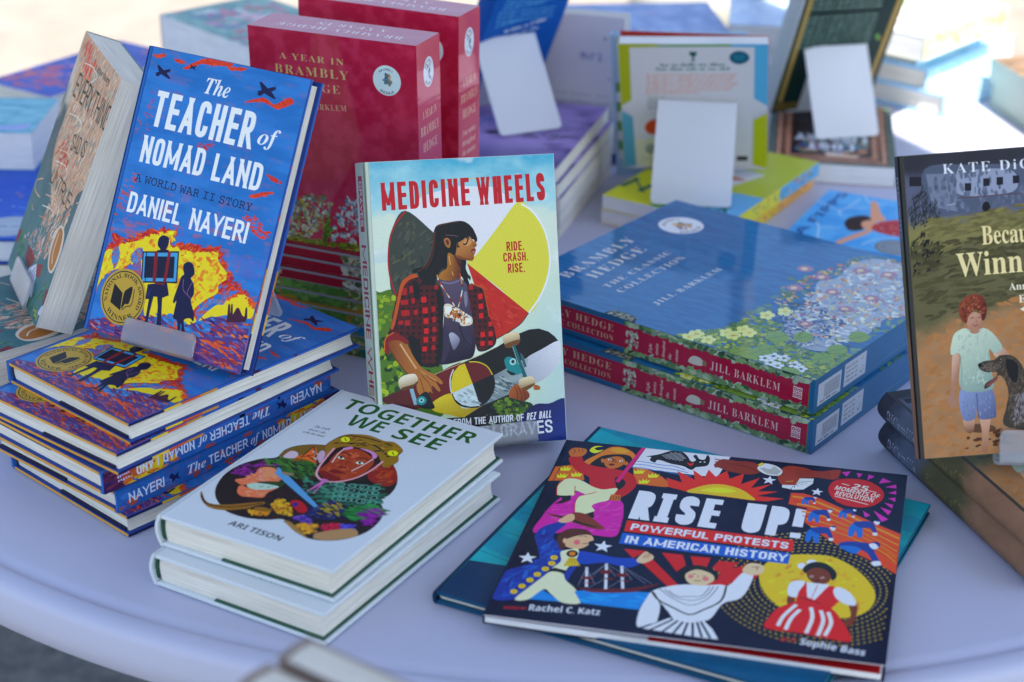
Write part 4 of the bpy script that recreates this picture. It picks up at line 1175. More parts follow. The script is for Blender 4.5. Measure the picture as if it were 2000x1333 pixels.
ART['med'] = '''
g medsky
q =5141533 -32 1209 35 1225 111 1241 184 1219 341 1010 489 635 469 264 -11 261 -27 802
d =6523933,=10795037,=3100957,=8430109,=1982237 170 45 22 15 50 -23 1190 166 1220 279 902 423 452 2 317
k =14403671 6 334 1901 525 2002 768 2037 1005 1990 1181 1846
p =15197410 265 1822 410 1925 673 1986 967 1964 1148 1838 792 1449 469 1648
q =4146233 261 1822 473 1648 646 1477 716 1400 480 1153 160 1180 109 1351 108 1517 147 1680
d =5133126,=3159857,=5921088 60 50 12 60 40 258 1795 451 1649 531 1426 184 1219 130 1424 152 1643
k =11672861 11 160 1180 113 1351 116 1535 163 1698 263 1818
q =14800449 1148 1837 1235 1807 1331 1676 1388 1483 1376 1301 1313 1139 1199 997 965 1207 734 1400 812 1470 988 1663
k =15658729 14 1181 1826 1269 1764 1358 1621 1393 1428 1370 1265 1297 1112 1201 997
p =13117981 725 1404 1199 997 1136 917 1021 847 908 814 828 1066
d =13712937,=12263453 40 50 10 140 30 786 1324 1158 998 948 859 849 1102
k =2896675 7 1199 997 1117 908 927 814
t =12983591 C 84 1829 777 1836 207 MEDICINE
t =12983591 C 834 1832 1379 1843 209 WHEELS
t =12262685 C 1047 1475 1191 1476 71 RIDE,
t =12262685 C 1017 1396 1218 1395 67 CRASH,
t =12262685 C 1050 1309 1187 1310 71 RISE.
q =1907997 482 1669 510 1701 585 1714 661 1723 716 1718 760 1691 789 1653 805 1603 813 1572 805 1557 778 1580 715 1565 659 1547 649 1505 634 1473 613 1469 607 1483 582 1484 568 1404 594 1365 560 1348 536 1378 484 1320 454 1242 360 1246 334 1349 300 1350 306 1383 381 1398 422 1435 457 1532 471 1624
k =6763549 6 497 1690 585 1710 673 1718
k =6763549 6 480 1654 458 1532 429 1447 380 1387 335 1363
k =6763549 6 489 1654 471 1544 446 1446 392 1374
k =3218717 7 546 1676 527 1554 489 1432 426 1311
k =3218717 7 584 1687 554 1590 535 1467 491 1358
k =3218717 7 634 1691 605 1612 575 1515
q =1907997 670 1428 719 1420 714 1368 728 1324 749 1299 744 1273 726 1290 738 1231 697 1233 688 1289 658 1326 654 1376
v =12154149 =6498845 543 1393 672 1351 578 1484 622 1470 672 1437 676 1376 665 1302 650 1287 575 1278 496 1301 516 1345 566 1380
v =7682589 =4201757 622 1464 681 1400 622 1470 671 1443 686 1400 667 1376 639 1426
k =14196060 8 586 1465 590 1428 595 1397
k =14196060 7 603 1348 612 1316
k =8799261 7 632 1427 635 1353 638 1303
v =13009986 =9851165 677 1566 744 1422 655 1552 677 1566 709 1583 743 1601 763 1601 778 1574 803 1560 811 1537 806 1524 794 1516 802 1502 800 1490 794 1472 784 1456 782 1433 764 1419 726 1425 677 1437 640 1469 648 1506
q =13931602 715 1571 753 1581 770 1556 738 1533 707 1540
q =8799517 647 1469 696 1449 763 1429 763 1419 726 1425 677 1437
q =10969126 770 1550 801 1549 810 1535 803 1523 775 1522
q =11890734 553 1590 579 1601 601 1582 603 1551 589 1525 564 1545
q =6827805 566 1583 582 1588 593 1563 583 1544 570 1561
q =7810845 763 1501 786 1509 802 1500 789 1494 797 1481 779 1471 766 1485
q =12152649 773 1490 795 1490 796 1478 779 1473
q =4201757 802 1530 800 1528 795 1527 789 1528 787 1531 790 1533 795 1534 800 1533
q =14929842 735 1588 732 1585 727 1584 721 1585 719 1588 721 1591 727 1592 733 1591
q =1907997 734 1587 732 1584 729 1583 726 1584 725 1587 726 1590 730 1592 733 1590
k =1907997 6 716 1593 730 1596 742 1590
k =1907997 11 722 1705 747 1655 743 1582 723 1545 703 1550
k =1907997 11 746 1692 762 1642 765 1593
k =1907997 11 764 1679 789 1623 800 1564
k =1907997 11 782 1660 810 1591 808 1561
k =1907997 11 664 1554 658 1530 675 1532
k =8674398 4 568 1623 618 1618 667 1608
v =5983329 =2366766 584 1260 715 698 503 1295 536 1281 601 1279 659 1294 690 1272 726 1215 753 1055 769 896 744 709 657 673 463 659 494 826 523 1024 521 1144 508 1224
k =8089219 12 520 1275 583 1259 657 1275
v =11513786 =6247786 563 871 621 758 553 872 588 886 637 829 591 755 571 791
q =8617099 688 1177 712 1184 713 1105 694 1074
q =4010568 518 937 560 824 521 697 480 683
q =4010568 647 932 723 858 727 770 680 803
k =1908005 9 639 932 681 819 735 770
q =2366749 299 1349 348 1316 378 1259 487 1255 530 1151 514 985 473 663 286 669 222 836 183 868 75 885 107 984 149 1158 198 1283 241 1323
h =5512477 -4 46 22 299 1349 348 1316 378 1259 487 1255 530 1151 514 985 473 663 286 669 222 836 183 868 75 885 107 984 149 1158 198 1283 241 1323
h =5512477 84 46 22 299 1349 348 1316 378 1259 487 1255 530 1151 514 985 473 663 286 669 222 836 183 868 75 885 107 984 149 1158 198 1283 241 1323
q =2366749 725 1241 783 1230 847 1199 866 1115 884 987 909 923 921 777 781 732 757 896 741 1056 724 1176
h =5512477 -4 46 22 725 1241 783 1230 847 1199 866 1115 884 987 909 923 921 777 781 732 757 896 741 1056 724 1176
h =5512477 84 46 22 725 1241 783 1230 847 1199 866 1115 884 987 909 923 921 777 781 732 757 896 741 1056 724 1176
p =14228765 349 1170 390 1172 390 1129 350 1127
p =14228765 355 1088 396 1090 396 1047 356 1045
p =14228765 359 1008 396 1010 396 968 360 967
p =14228765 358 932 394 934 394 893 359 891
p =14228765 351 867 386 869 386 829 352 827
p =14228765 338 796 372 798 372 761 339 759
p =11672861 459 1253 486 1255 487 1220 460 1218
p =11672861 426 1092 456 1094 457 1055 427 1053
p =11672861 426 1014 458 1016 458 976 427 974
p =11672861 425 938 456 940 457 902 427 899
p =11672861 417 865 448 867 449 832 419 830
p =11672861 411 801 440 803 440 768 412 766
p =11672861 187 1156 247 1157 247 1122 188 1121
p =11672861 187 1081 252 1081 252 1037 188 1036
p =11672861 160 1002 199 1004 200 976 162 975
p =11672861 212 1002 252 1004 252 964 213 962
p =11672861 204 1243 240 1245 239 1194 204 1192
p =11672861 263 1258 291 1261 290 1210 263 1208
p =11672861 274 1165 298 1167 299 1127 275 1125
p =11672861 483 1181 509 1183 509 1143 484 1141
p =11672861 285 1077 318 1079 318 1041 286 1039
p =14228765 799 1166 836 1168 836 1127 800 1125
p =14228765 801 1090 836 1092 837 1052 802 1050
p =14228765 800 1018 833 1020 834 982 801 980
p =14228765 804 875 840 877 840 838 806 836
p =14228765 869 876 902 878 903 840 870 838
p =14228765 872 949 901 951 902 915 874 913
p =11672861 730 1237 762 1239 763 1201 731 1199
p =14228765 799 806 833 808 834 772 801 770
p =14228765 863 803 895 805 896 773 865 771
q =12866077 299 1349 241 1323 198 1283 167 1189 127 1047 100 952 120 950 152 1038 185 1156 214 1249 264 1303 334 1324
k =12210205 9 747 1248 797 1227 845 1199 864 1107 882 987
q =1907997 469 1225 523 1144 510 969 471 667 439 668 476 906 478 1082
q =1907997 288 1296 342 1262 328 1151 298 1184
q =1907997 233 883 319 832 326 672 286 673
q =8985885 53 880 129 921 186 885 232 850 215 826 117 846 83 807 73 759 39 785
k =14051613 8 42 786 54 878 121 918
k =4267293 7 82 805 117 848 218 832
l =15521978 8 484 1329 492 1288
l =14588189 8 484 1329 488 1308
l =13456157 8 492 1288 512 1251
l =7871773 8 492 1288 502 1269
l =14588189 8 512 1251 533 1219
l =15394258 8 512 1251 523 1235
l =1931644 8 533 1219 551 1186
l =13456157 8 533 1219 542 1202
l =15458765 8 551 1186 574 1150
l =14588189 8 551 1186 562 1168
l =10493213 8 574 1150 596 1113
l =7871773 8 574 1150 585 1131
l =15521978 8 596 1113 610 1085
l =15394258 8 596 1113 603 1099
l =13456157 8 666 1328 670 1289
l =13456157 8 666 1328 668 1309
l =14588189 8 670 1289 679 1249
l =14588189 8 670 1289 675 1269
l =1931644 8 679 1249 677 1201
l =7871773 8 679 1249 678 1225
l =15458765 8 677 1201 665 1154
l =15394258 8 677 1201 671 1178
l =10493213 8 665 1154 653 1115
l =13456157 8 665 1154 659 1134
l =15521978 8 653 1115 638 1076
l =14588189 8 653 1115 646 1095
q =14865334 527 1096 567 1106 606 1083 645 1063 692 1026 742 992 742 945 703 932 655 935 633 972 586 998 530 1014
q =12216093 565 1062 609 1061 652 1027 698 994 672 963 626 997 571 1022
d =15855322,=8989213,=14524957,=15856113,=5381405,=13396509 110 12 7 0 180 528 1094 606 1082 692 1024 743 984 711 933 647 942 538 1016
p =15855325 534 1084 575 1090 589 1062 563 1031 532 1040
p =15855325 690 994 734 985 728 953 688 951
p =1907997 628 1036 659 1019 642 1004
v =5512477 =7806237 39 400 665 605 -6 422 76 457 262 519 425 581 659 656 707 491 553 426 403 374 240 325 105 352
p =1907997 656 655 806 705 933 755 1106 842 1197 870 1276 872 1353 843 1402 803 1430 766 1164 652 888 538 767 601
v =14737633 =11186102 1415 735 1157 498 1430 768 1444 690 1434 621 1384 546 1302 486 1199 447 1131 443 1114 555 1164 652 1291 712
v =5859435 =10596010 771 466 1113 522 1164 652 1137 555 1108 430 993 384 780 312 704 488 888 538
d =8425359,=11451319,=5201247 50 60 12 -24 12 770 455 1070 568 1087 455 810 341
v =15124509 =12162077 425 364 739 275 400 374 554 428 627 310 781 312 646 242 533 264 397 309
p =1907997 781 312 646 242 689 198 989 301 1016 390
k =14337686 3 262 519 425 581 659 658 933 756
q =1907997 902 478 842 353 712 304 586 361 540 491 600 616 730 664 855 607
q =6954269 893 480 836 361 712 314 593 369 549 491 606 610 730 656 849 602
p =14533149 721 490 667 647 621 634 573 585 550 518 551 426
p =1907997 721 490 894 552 898 462 857 384 810 335 772 317
p =13227729 721 490 554 428 574 382 628 335 695 315 770 317
d =9544610,=14411230,=11188661 26 50 10 -24 12 586 404 703 457 753 342 651 340
k =14474455 9 574 608 545 541 544 462 555 422
k =14533149 8 702 657 780 648 846 610 883 546
k =1907997 9 553 426 584 359 650 318 763 308
v =8995101 =11890219 83 771 265 776 78 850 156 856 224 811 265 729 328 636 425 579 483 521 469 503 428 531 462 463 446 452 398 499 400 442 375 454 348 419 314 411 280 469 272 525 214 595 157 676 92 771
k =14460528 13 166 830 233 715 282 635
k =13339983 8 313 617 379 569 434 534
k =6498333 5 323 582 378 513 398 450
k =6498333 5 357 581 422 523
k =6498333 5 305 561 329 481 334 418
k =7681309 9 84 794 136 702 210 600
v =15786947 =10911556 209 586 227 495 136 548 175 588 267 596 289 543 251 515 158 484
q =6634269 159 498 251 519 286 541 276 514 180 477
p =9416891 219 484 249 488 279 365 249 361
q =1907997 270 403 350 457 394 377 405 324 298 340
q =1936265 349 390 336 366 308 357 281 368 271 392 284 416 312 425 339 414
q =10016204 331 392 324 380 309 375 295 381 290 394 296 406 311 411 325 405
q =1907997 319 393 316 387 310 384 303 387 301 393 304 400 311 402 317 399
v =15521959 =8804125 1039 849 1056 748 979 820 1016 850 1102 854 1118 804 1098 762 1013 743
q =7620637 1001 772 1113 800 1100 762 1013 741
p =1925474 1055 759 1077 758 1164 507 1123 508
l =11327952 3 1056 748 1128 510
q =1934980 989 661 1041 670 1103 601 1118 544 1034 533 993 602
q =10343884 1080 633 1071 614 1052 607 1033 615 1026 635 1035 653 1054 661 1073 652
q =1912622 1066 633 1062 624 1052 620 1043 625 1039 634 1044 644 1054 647 1063 643
p =3629158 1110 701 1138 676 1163 587 1141 584
q =1909025 997 571 1069 540 1034 531
v =15521959 =8804125 1146 504 1152 408 1091 475 1134 505 1209 507 1224 448 1187 427 1118 396
q =7620637 1108 421 1217 457 1198 429 1120 394
v =11623197 =7811613 1030 435 1148 318 1009 402 1053 452 1085 458 1110 421 1163 397 1170 351 1105 313 1046 314 1019 345
q =11623197 1219 442 1257 432 1260 405 1213 408
k =5381405 5 1055 445 1078 388 1069 321
k =5381405 5 1086 433 1111 376 1103 320
k =5381405 5 1124 409 1141 364 1135 330
q =1915165 840 261 877 327 970 369 1103 331 1197 292 1166 183 981 143 848 193
d =4679965,=1913885,=7573533,=2838301 110 30 16 10 60 877 316 980 358 1180 284 1154 206 960 167
d =1907997 40 40 20 0 60 761 263 876 305 937 167 757 196
p =1907997 -59 244 580 242 730 234 875 158 716 -23 -74 -18
v =1908047 =1913731 1216 277 1464 47 1190 282 1328 292 1480 306 1465 -12 1164 -18 984 99
p =1907997 689 164 968 155 1172 130 1127 -26 679 -13
t =15066597 C 555 178 1118 175 54 FROM THE AUTHOR OF
t =15066597 CI 1140 176 1341 183 56 REZ BALL
t =15066597 C 524 54 1349 69 100 BYRON GRAVES
'''
ART['tea'] = '''
g teasky
b =14891293 22 30 3 -17 288 -21 402 -10 586 40 640 95 638 136 581 126 493 221 533 267 581 240 632 296 682 356 677 406 470 452 434 517 213 629 230 765 281 926 240 995 275 939 350 1022 416 1057 489 1113 530 1106 593 1175 664 1107 704 1047 755 1038 827 922 797 783 804 697 785 613 757 577 801 623 881 543 876 448 843 364 811 288 747 135 704 33 644
q =15848989 -10 285 -18 412 0 593 139 691 278 740 375 812 543 874 623 880 581 806 617 764 750 799 923 795 1034 822 1053 757 1175 664 1109 589 1114 525 1023 453 939 350 995 275 927 243 765 279 629 230 512 210 444 422 406 470 347 628 309 676 244 624 273 578 192 512 123 482 41 416
q =15848989 997 269 1076 387 1202 495 1325 570 1456 518 1468 427 1407 401 1265 394 1123 342
d =14891293,=15820061 40 30 10 20 40 1178 499 1330 589 1472 521 1458 491 1325 570 1204 486
d =15836189,=15826973,=15854109,=15843869,=15823645 130 42 14 20 60 347 788 602 872 766 786 1022 805 1154 659 1085 551 929 385 764 402 617 744 343 721
d =15838493,=15854109,=15829533 60 36 12 70 40 -7 376 24 594 274 716 345 636 227 515 83 435
q =5014975 124 502 74 567 75 643 92 685 139 629 149 555
d =14898205,=7904194,=3761322,=12932381,=9659259 28 22 7 60 60 124 502 74 567 75 643 92 685 139 629 149 555
q =5014975 962 351 1017 415 1073 474 1160 485 1202 532 1191 456 1094 442 1032 381
d =14898205,=7904194,=3761322,=12932381,=9659259 28 22 7 60 60 962 351 1017 415 1073 474 1160 485 1202 532 1191 456 1094 442 1032 381
q =5014975 267 581 268 657 337 701 369 632 325 585
d =14898205,=7904194,=3761322,=12932381,=9659259 28 22 7 60 60 267 581 268 657 337 701 369 632 325 585
d =14233885,=12262941,=15556125 150 34 8 25 45 1033 826 1175 664 1111 594 1147 528 1273 594 1439 559 1315 604 1191 686 1100 767 1065 852 780 817 645 806 612 761 924 791
d =14233885,=12262941,=15556125 110 36 9 -20 40 1 751 163 729 356 838 548 898 534 867 347 788 140 686 16 621 51 705
p =5717118 -12 69 471 212 632 221 774 288 926 240 1110 349 1251 364 1462 363 1496 -22 1059 -58 -7 -26
d =8529220,=4466802,=14897437,=5142203,=9841716,=3153249,=15496221,=6901651,=11151901 420 60 9 -8 22 -23 66 472 207 779 270 930 227 1112 340 1460 372 1522 3 1059 -58 -7 -26
d =3309247,=4821452,=1925802 60 50 12 -12 20 523 195 753 283 927 236 1120 351 1234 309 993 168 601 167
d =15555357,=14566941 30 70 10 -14 14 432 183 753 203 985 194 1447 149 1444 121 942 146 454 151
p =4726068 1253 337 1248 395 1235 466 1241 476 1251 469 1274 401 1260 472 1264 482 1274 475 1295 406 1312 454 1322 466 1341 458 1380 417 1401 413 1392 475 1397 484 1407 479 1427 410 1415 375
p =1908032 481 337 471 448 642 501 687 413 632 379 679 186 680 156 641 158 611 310 585 378 550 371 548 267 552 174 555 156 502 162 527 182 518 289 514 344
q =1908032 477 751 474 802 507 831 558 827 574 786 566 740 563 711 519 702 508 727
p =1908032 458 652 486 715 584 737 632 691
d =1908032 26 16 6 60 90 462 795 509 833 567 818 569 790 484 762
p =1908009 352 676 685 748 735 515 406 446
p =4759244 366 668 677 735 722 524 414 459
p =1908021 386 646 658 701 694 544 422 487
l =1908021 8 393 674 442 466
p =8854822 463 702 495 708 540 476 510 475
p =8854822 587 728 614 730 634 504 606 488
l =8854822 12 534 471 624 483
q =1908032 761 626 757 667 799 693 843 677 872 619 861 597 850 576 885 542 909 473 896 419 950 334 963 277 925 291 877 268 898 210 914 172 883 171 858 238 860 177 843 178 814 251 776 260 767 384 753 366 737 387 751 502 760 570 779 593
p =1908009 810 166 857 182 880 164 838 151
p =1908009 878 168 909 180 933 158 895 151
k =9593485 5 787 557 802 486 853 451
k =9593485 4 873 558 847 468 892 432
k =1916305 5 509 419 497 359
p =1908009 495 168 553 178 558 157 505 152
p =1908009 634 173 676 183 682 154 642 156
c =12753974 271 305 214
o =2170141 271 305 194 8
a =2170141 S 271 305 149 90 15 NATIONAL BOOK AWARD
a =2170141 S 271 305 179 -90 15 WINNER
p =2170141 163 389 260 333 275 201 163 242
q =2170141 272 334 294 371 341 394 340 274 304 257 280 216
k =2170141 7 361 384 366 267 320 242 289 207
q =14563869 319 2072 378 2117 504 2181 654 2203 761 2202 750 2165 600 2145 474 2134 388 2084
d =15552285,=13579037,=14895133 26 26 6 -10 30 319 2072 378 2117 504 2181 654 2203 761 2202 750 2165 600 2145 474 2134 388 2084
q =14563869 946 1926 1109 1990 1214 1960 1331 2031 1375 1996 1249 1933 1118 1958
d =15552285,=13579037,=14895133 26 26 6 -10 30 946 1926 1109 1990 1214 1960 1331 2031 1375 1996 1249 1933 1118 1958
q =14563869 725 2155 889 2173 867 2150 758 2138
d =15552285,=13579037,=14895133 26 26 6 -10 30 725 2155 889 2173 867 2150 758 2138
q =14563869 221 2131 316 2130 307 2111 248 2112
d =15552285,=13579037,=14895133 26 26 6 -10 30 221 2131 316 2130 307 2111 248 2112
q =14563869 24 2127 120 2149 132 2134 57 2114
d =15552285,=13579037,=14895133 26 26 6 -10 30 24 2127 120 2149 132 2134 57 2114
q =14563869 1191 1272 1301 1323 1399 1338 1321 1299 1235 1264
d =15552285,=13579037,=14895133 26 26 6 -10 30 1191 1272 1301 1323 1399 1338 1321 1299 1235 1264
p =1908040 74 2058 90 2062 146 2032 199 2050 209 2038 191 2020 180 2016 229 1980 209 1976 130 1998 106 1977 79 1979 84 1992 75 2002 105 2012
k =1908040 3 193 2061 214 2041 201 2025
p =1908040 1037 2096 1056 2101 1122 2064 1185 2087 1196 2072 1174 2051 1162 2046 1219 2002 1196 1997 1103 2023 1075 1998 1043 2001 1049 2016 1039 2029 1073 2041
k =1908040 3 1177 2100 1201 2076 1187 2056
p =1908040 378 2116 385 2118 408 2105 430 2113 434 2108 427 2100 422 2099 442 2084 434 2082 401 2091 392 2082 380 2083 383 2089 379 2093 391 2097
k =1908040 3 428 2117 436 2109 431 2102
d =9653380,=11490407 26 34 5 -12 16 87 1864 368 1904 354 1854 111 1833 209 1602 109 1488 -3 1466 -10 1488
d =12208993,=13521465 26 40 6 -15 16 46 1201 173 1274 161 1213 21 886 -11 891
d =12860482 14 40 7 -15 15 558 1551 805 1588 683 1517
d =14894365,=14233885 50 30 7 -20 30 1156 1103 1271 1139 1450 1040 1424 989 1279 1015
d =14233885,=13578781 26 26 6 -12 20 1304 1456 1436 1426 1442 1404 1326 1426
t =15856107 Z 565 1930 797 1930 117 The
t =15856107 C 142 1606 1089 1602 272 TEACHER
t =15856107 Z 1144 1652 1341 1669 112 of
t =15856107 C 117 1323 722 1324 205 NOMAD
t =15856107 C 810 1315 1261 1319 204 LAND
t =1908022 M 117 1174 1235 1166 57 A WORLD WAR II STORY
t =15856107 C 108 934 621 933 157 DANIEL
t =15856107 C 717 926 1252 926 158 NAYERI
'''
ART['tws'] = '''
q =2366749 189 1058 173 1172 209 1270 307 1352 384 1382 385 1437 401 1540 447 1615 572 1663 725 1654 813 1671 931 1599 946 1517 991 1436 988 1387 1078 1296 1166 1160 1204 1018 1194 910 1281 813 1344 675 1347 508 1284 376 1183 289 1056 251 921 278 810 339 750 366 657 305 516 258 355 262 255 315 160 386 76 500 18 668 26 834 96 973
d =2891037,=1907997,=4202525,=2634525 120 60 16 20 60 74 571 71 825 414 1123 1052 1171 1310 708 1170 331 852 328 350 314
q =8479005 193 1079 180 1176 221 1281 384 1382 472 1287 449 1142 275 1047
d =6888821,=9837963,=5512542,=11218333 70 44 9 25 30 56 706 51 851 163 987 277 992 233 894 165 729
d =3830045,=2776349,=5278763,=2508829,=3835194 110 70 10 -15 25 136 972 259 1095 456 1146 599 1000 560 869 345 900 210 938
q =14598856 223 1091 222 1186 285 1186 317 1123 274 1088
q =15821853 310 1119 332 1183 342 1236 322 1331 417 1248 496 1130 450 1127 378 1132
l =1907997 9 327 1324 345 1138
l =1907997 9 418 1239 352 1155
l =1907997 9 490 1136 365 1191
l =1907997 9 327 1324 487 1144
d =15856098,=1907997 30 8 6 0 90 323 1303 422 1241 498 1131 456 1146
q =13872576 425 1243 419 1306 461 1281 499 1207 510 1138
q =15825740 133 638 178 699 168 730 200 784 178 864 221 910 298 911 407 823 401 747 311 688 235 612 213 581 256 508 317 479 369 499 455 536 446 610 467 711 394 629 265 598
q =15832931 202 859 261 909 364 836 341 751 290 742
k =15837895 8 198 857 270 749 342 724
d =15832936,=15688759,=15838584 50 36 6 20 60 173 642 206 879 390 814 360 725 236 586 340 500 441 555 423 616
q =2902045 288 693 391 760 469 784 467 711 389 687
q =12573375 254 618 270 666 342 698 464 716 421 643 323 597
d =15856089,=7973527 26 12 6 0 40 265 623 317 680 449 708 389 636
q =9970973 844 1281 923 1362 989 1378 1087 1282 1148 1168 1106 1091 955 1119
d =12925213,=8527133,=11425053,=14962205 40 44 8 60 40 881 1282 1007 1351 1140 1182 1047 1095
d =2256983,=3573358,=1920827,=4954226,=1916972 160 60 12 10 60 569 910 769 964 1047 1095 1173 1020 1224 835 1012 686 823 689 576 769
o =6665111 771 947 24 7
o =6665111 886 913 31 7
o =6665111 1001 880 24 7
o =6665111 1114 848 31 7
o =6665111 1076 1035 24 7
o =6665111 916 855 31 7
o =6665111 1030 822 24 7
o =6665111 991 1009 31 7
o =6665111 1106 976 24 7
o =6665111 946 796 31 7
o =6665111 906 984 24 7
o =6665111 1021 950 31 7
o =6665111 1135 917 24 7
o =6665111 821 958 31 7
o =6665111 936 924 24 7
o =6665111 1050 891 31 7
o =6665111 1163 858 24 7
o =6665111 852 898 31 7
o =6665111 966 865 24 7
o =6665111 1080 833 31 7
o =6665111 1042 1020 24 7
o =6665111 882 840 31 7
o =6665111 996 807 24 7
o =6665111 957 994 31 7
o =6665111 1071 961 24 7
o =6665111 912 781 31 7
q =6005198 295 941 388 882 467 855 872 625 874 592 372 831 314 883
q =9797984 352 903 448 918 441 887 395 871
d =15836957,=14186013,=15844381,=11430941,=15847197 110 28 12 30 90 560 496 570 597 684 545 758 481 788 429 667 416
d =15699229,=15839005,=11430941 60 26 10 10 90 475 347 533 395 602 415 632 363 539 313
d =15637277,=15841565,=12874269 90 30 10 10 90 881 327 899 403 1010 429 1057 337 987 283 923 282
q =12524835 661 585 686 625 748 614 829 554 828 501 769 505
q =3614599 730 579 738 558 731 544 713 545 695 560 687 580 694 594 712 594
d =2370916,=1908815,=3424891,=1908025 90 50 14 20 60 823 585 944 755 1101 665 1099 561 952 483 863 503
d =11310621,=13347357,=6909740 30 40 6 -10 20 845 632 976 737 1091 625 961 522
d =5061792,=6377414,=3680384,=9656241 60 26 8 20 70 794 432 846 477 948 463 948 413 850 394
d =13442370,=15803986,=11410741 60 34 8 80 30 1029 439 1112 517 1168 463 1132 360
d =4864189,=6186457 30 30 7 70 40 1134 512 1236 550 1263 497 1190 458
d =2128177,=3184454,=1924387,=3252557 80 90 12 8 20 1070 683 1213 864 1269 824 1293 733 1166 597 1100 613
d =8461708,=11217831,=6888821 70 60 9 15 25 1168 701 1240 826 1296 769 1334 619 1298 566
q =12225622 1072 279 1070 344 1235 499 1320 448 1283 378 1188 295 1107 268
q =11305019 777 355 841 356 1047 249 927 276 844 315
q =10447389 27 389 50 380 124 314 197 293 305 337 402 418 497 492 516 469 480 415 455 362 338 270 235 244 145 274 73 331
k =2366749 12 63 351 154 287 243 283 343 324 434 401 501 475
q =10447389 492 399 543 431 622 426 593 390 522 372
q =10449949 432 1323 397 1378 392 1468 410 1555 450 1613 579 1667 729 1652 814 1668 933 1596 936 1530 994 1434 956 1314 847 1411 697 1467 568 1455 491 1390 504 1276 549 1158
k =2366749 16 425 1436 505 1489 610 1537 691 1561 796 1521 895 1460
k =2366749 12 411 1526 471 1595 589 1624 707 1625 831 1614
d =12356893,=8477725,=2759965 40 40 10 10 40 407 1406 457 1601 721 1646 917 1587 914 1432 692 1503 534 1476
q =15855901 499 1543 508 1513 494 1491 466 1490 439 1510 431 1540 444 1562 473 1563
q =15855901 926 1542 933 1511 916 1487 885 1484 858 1505 850 1536 867 1560 898 1562
l =2759965 7 450 1547 491 1507
l =2759965 7 875 1541 912 1504
q =2759965 498 1264 489 1373 568 1455 698 1472 848 1416 881 1227 826 1086 674 1003 568 1057
q =11616799 566 1168 540 1267 539 1372 623 1447 749 1419 841 1355 872 1240 865 1098 778 991 677 972 591 1023 566 1074
d =13063983,=10171933,=14181948,=11616799 70 36 14 30 60 573 1172 560 1355 673 1416 825 1308 830 1107 741 1003 644 1006
q =8528413 587 1030 612 1062 775 1022 771 987 677 972
q =14716352 533 1407 568 1455 597 1442 562 1394
q =14716352 640 1465 730 1476 815 1436 816 1379 754 1441
k =2759965 10 560 1335 583 1357 648 1341
k =2759965 10 712 1319 752 1359 799 1347
q =15856078 575 1271 587 1296 634 1284 615 1263
q =15856078 733 1274 752 1303 797 1293 770 1263
q =1907997 609 1287 614 1275 610 1267 601 1268 590 1277 586 1290 589 1298 599 1297
q =1907997 771 1290 776 1278 772 1270 763 1271 753 1280 748 1293 752 1301 761 1300
k =1907997 6 572 1269 583 1302 636 1285
k =1907997 6 730 1272 748 1308 798 1294
q =9447965 669 1186 711 1181 732 1165 676 1149 653 1168
k =8527133 7 664 1297 694 1200 732 1168
q =8920349 635 1078 662 1115 701 1114 749 1107 718 1075 680 1062
k =4398365 5 638 1080 689 1097 746 1105
k =15846598 10 545 1404 552 1312 586 1188
k =15846598 10 816 1379 802 1258 779 1153
k =15836330 17 476 1378 503 1243 546 1082 599 981 689 942 786 980 868 1094 900 1255 896 1388
q =13987763 658 958 705 966 712 929 673 747 679 915
l =13987763 10 697 943 730 759
t =1925154 B 130 1940 1301 1929 164 TOGETHER
t =1925154 B 311 1727 624 1736 172 WE
t =1925154 B 729 1729 1139 1722 164 SEE
t =5331294 I 152 1571 278 1587 35 The truth
t =5331294 I 140 1515 285 1526 33 doesn’t die
t =5331294 I 122 1461 312 1477 33 with the dead.
t =1908509 B 466 128 903 127 59 ARI TISON
'''
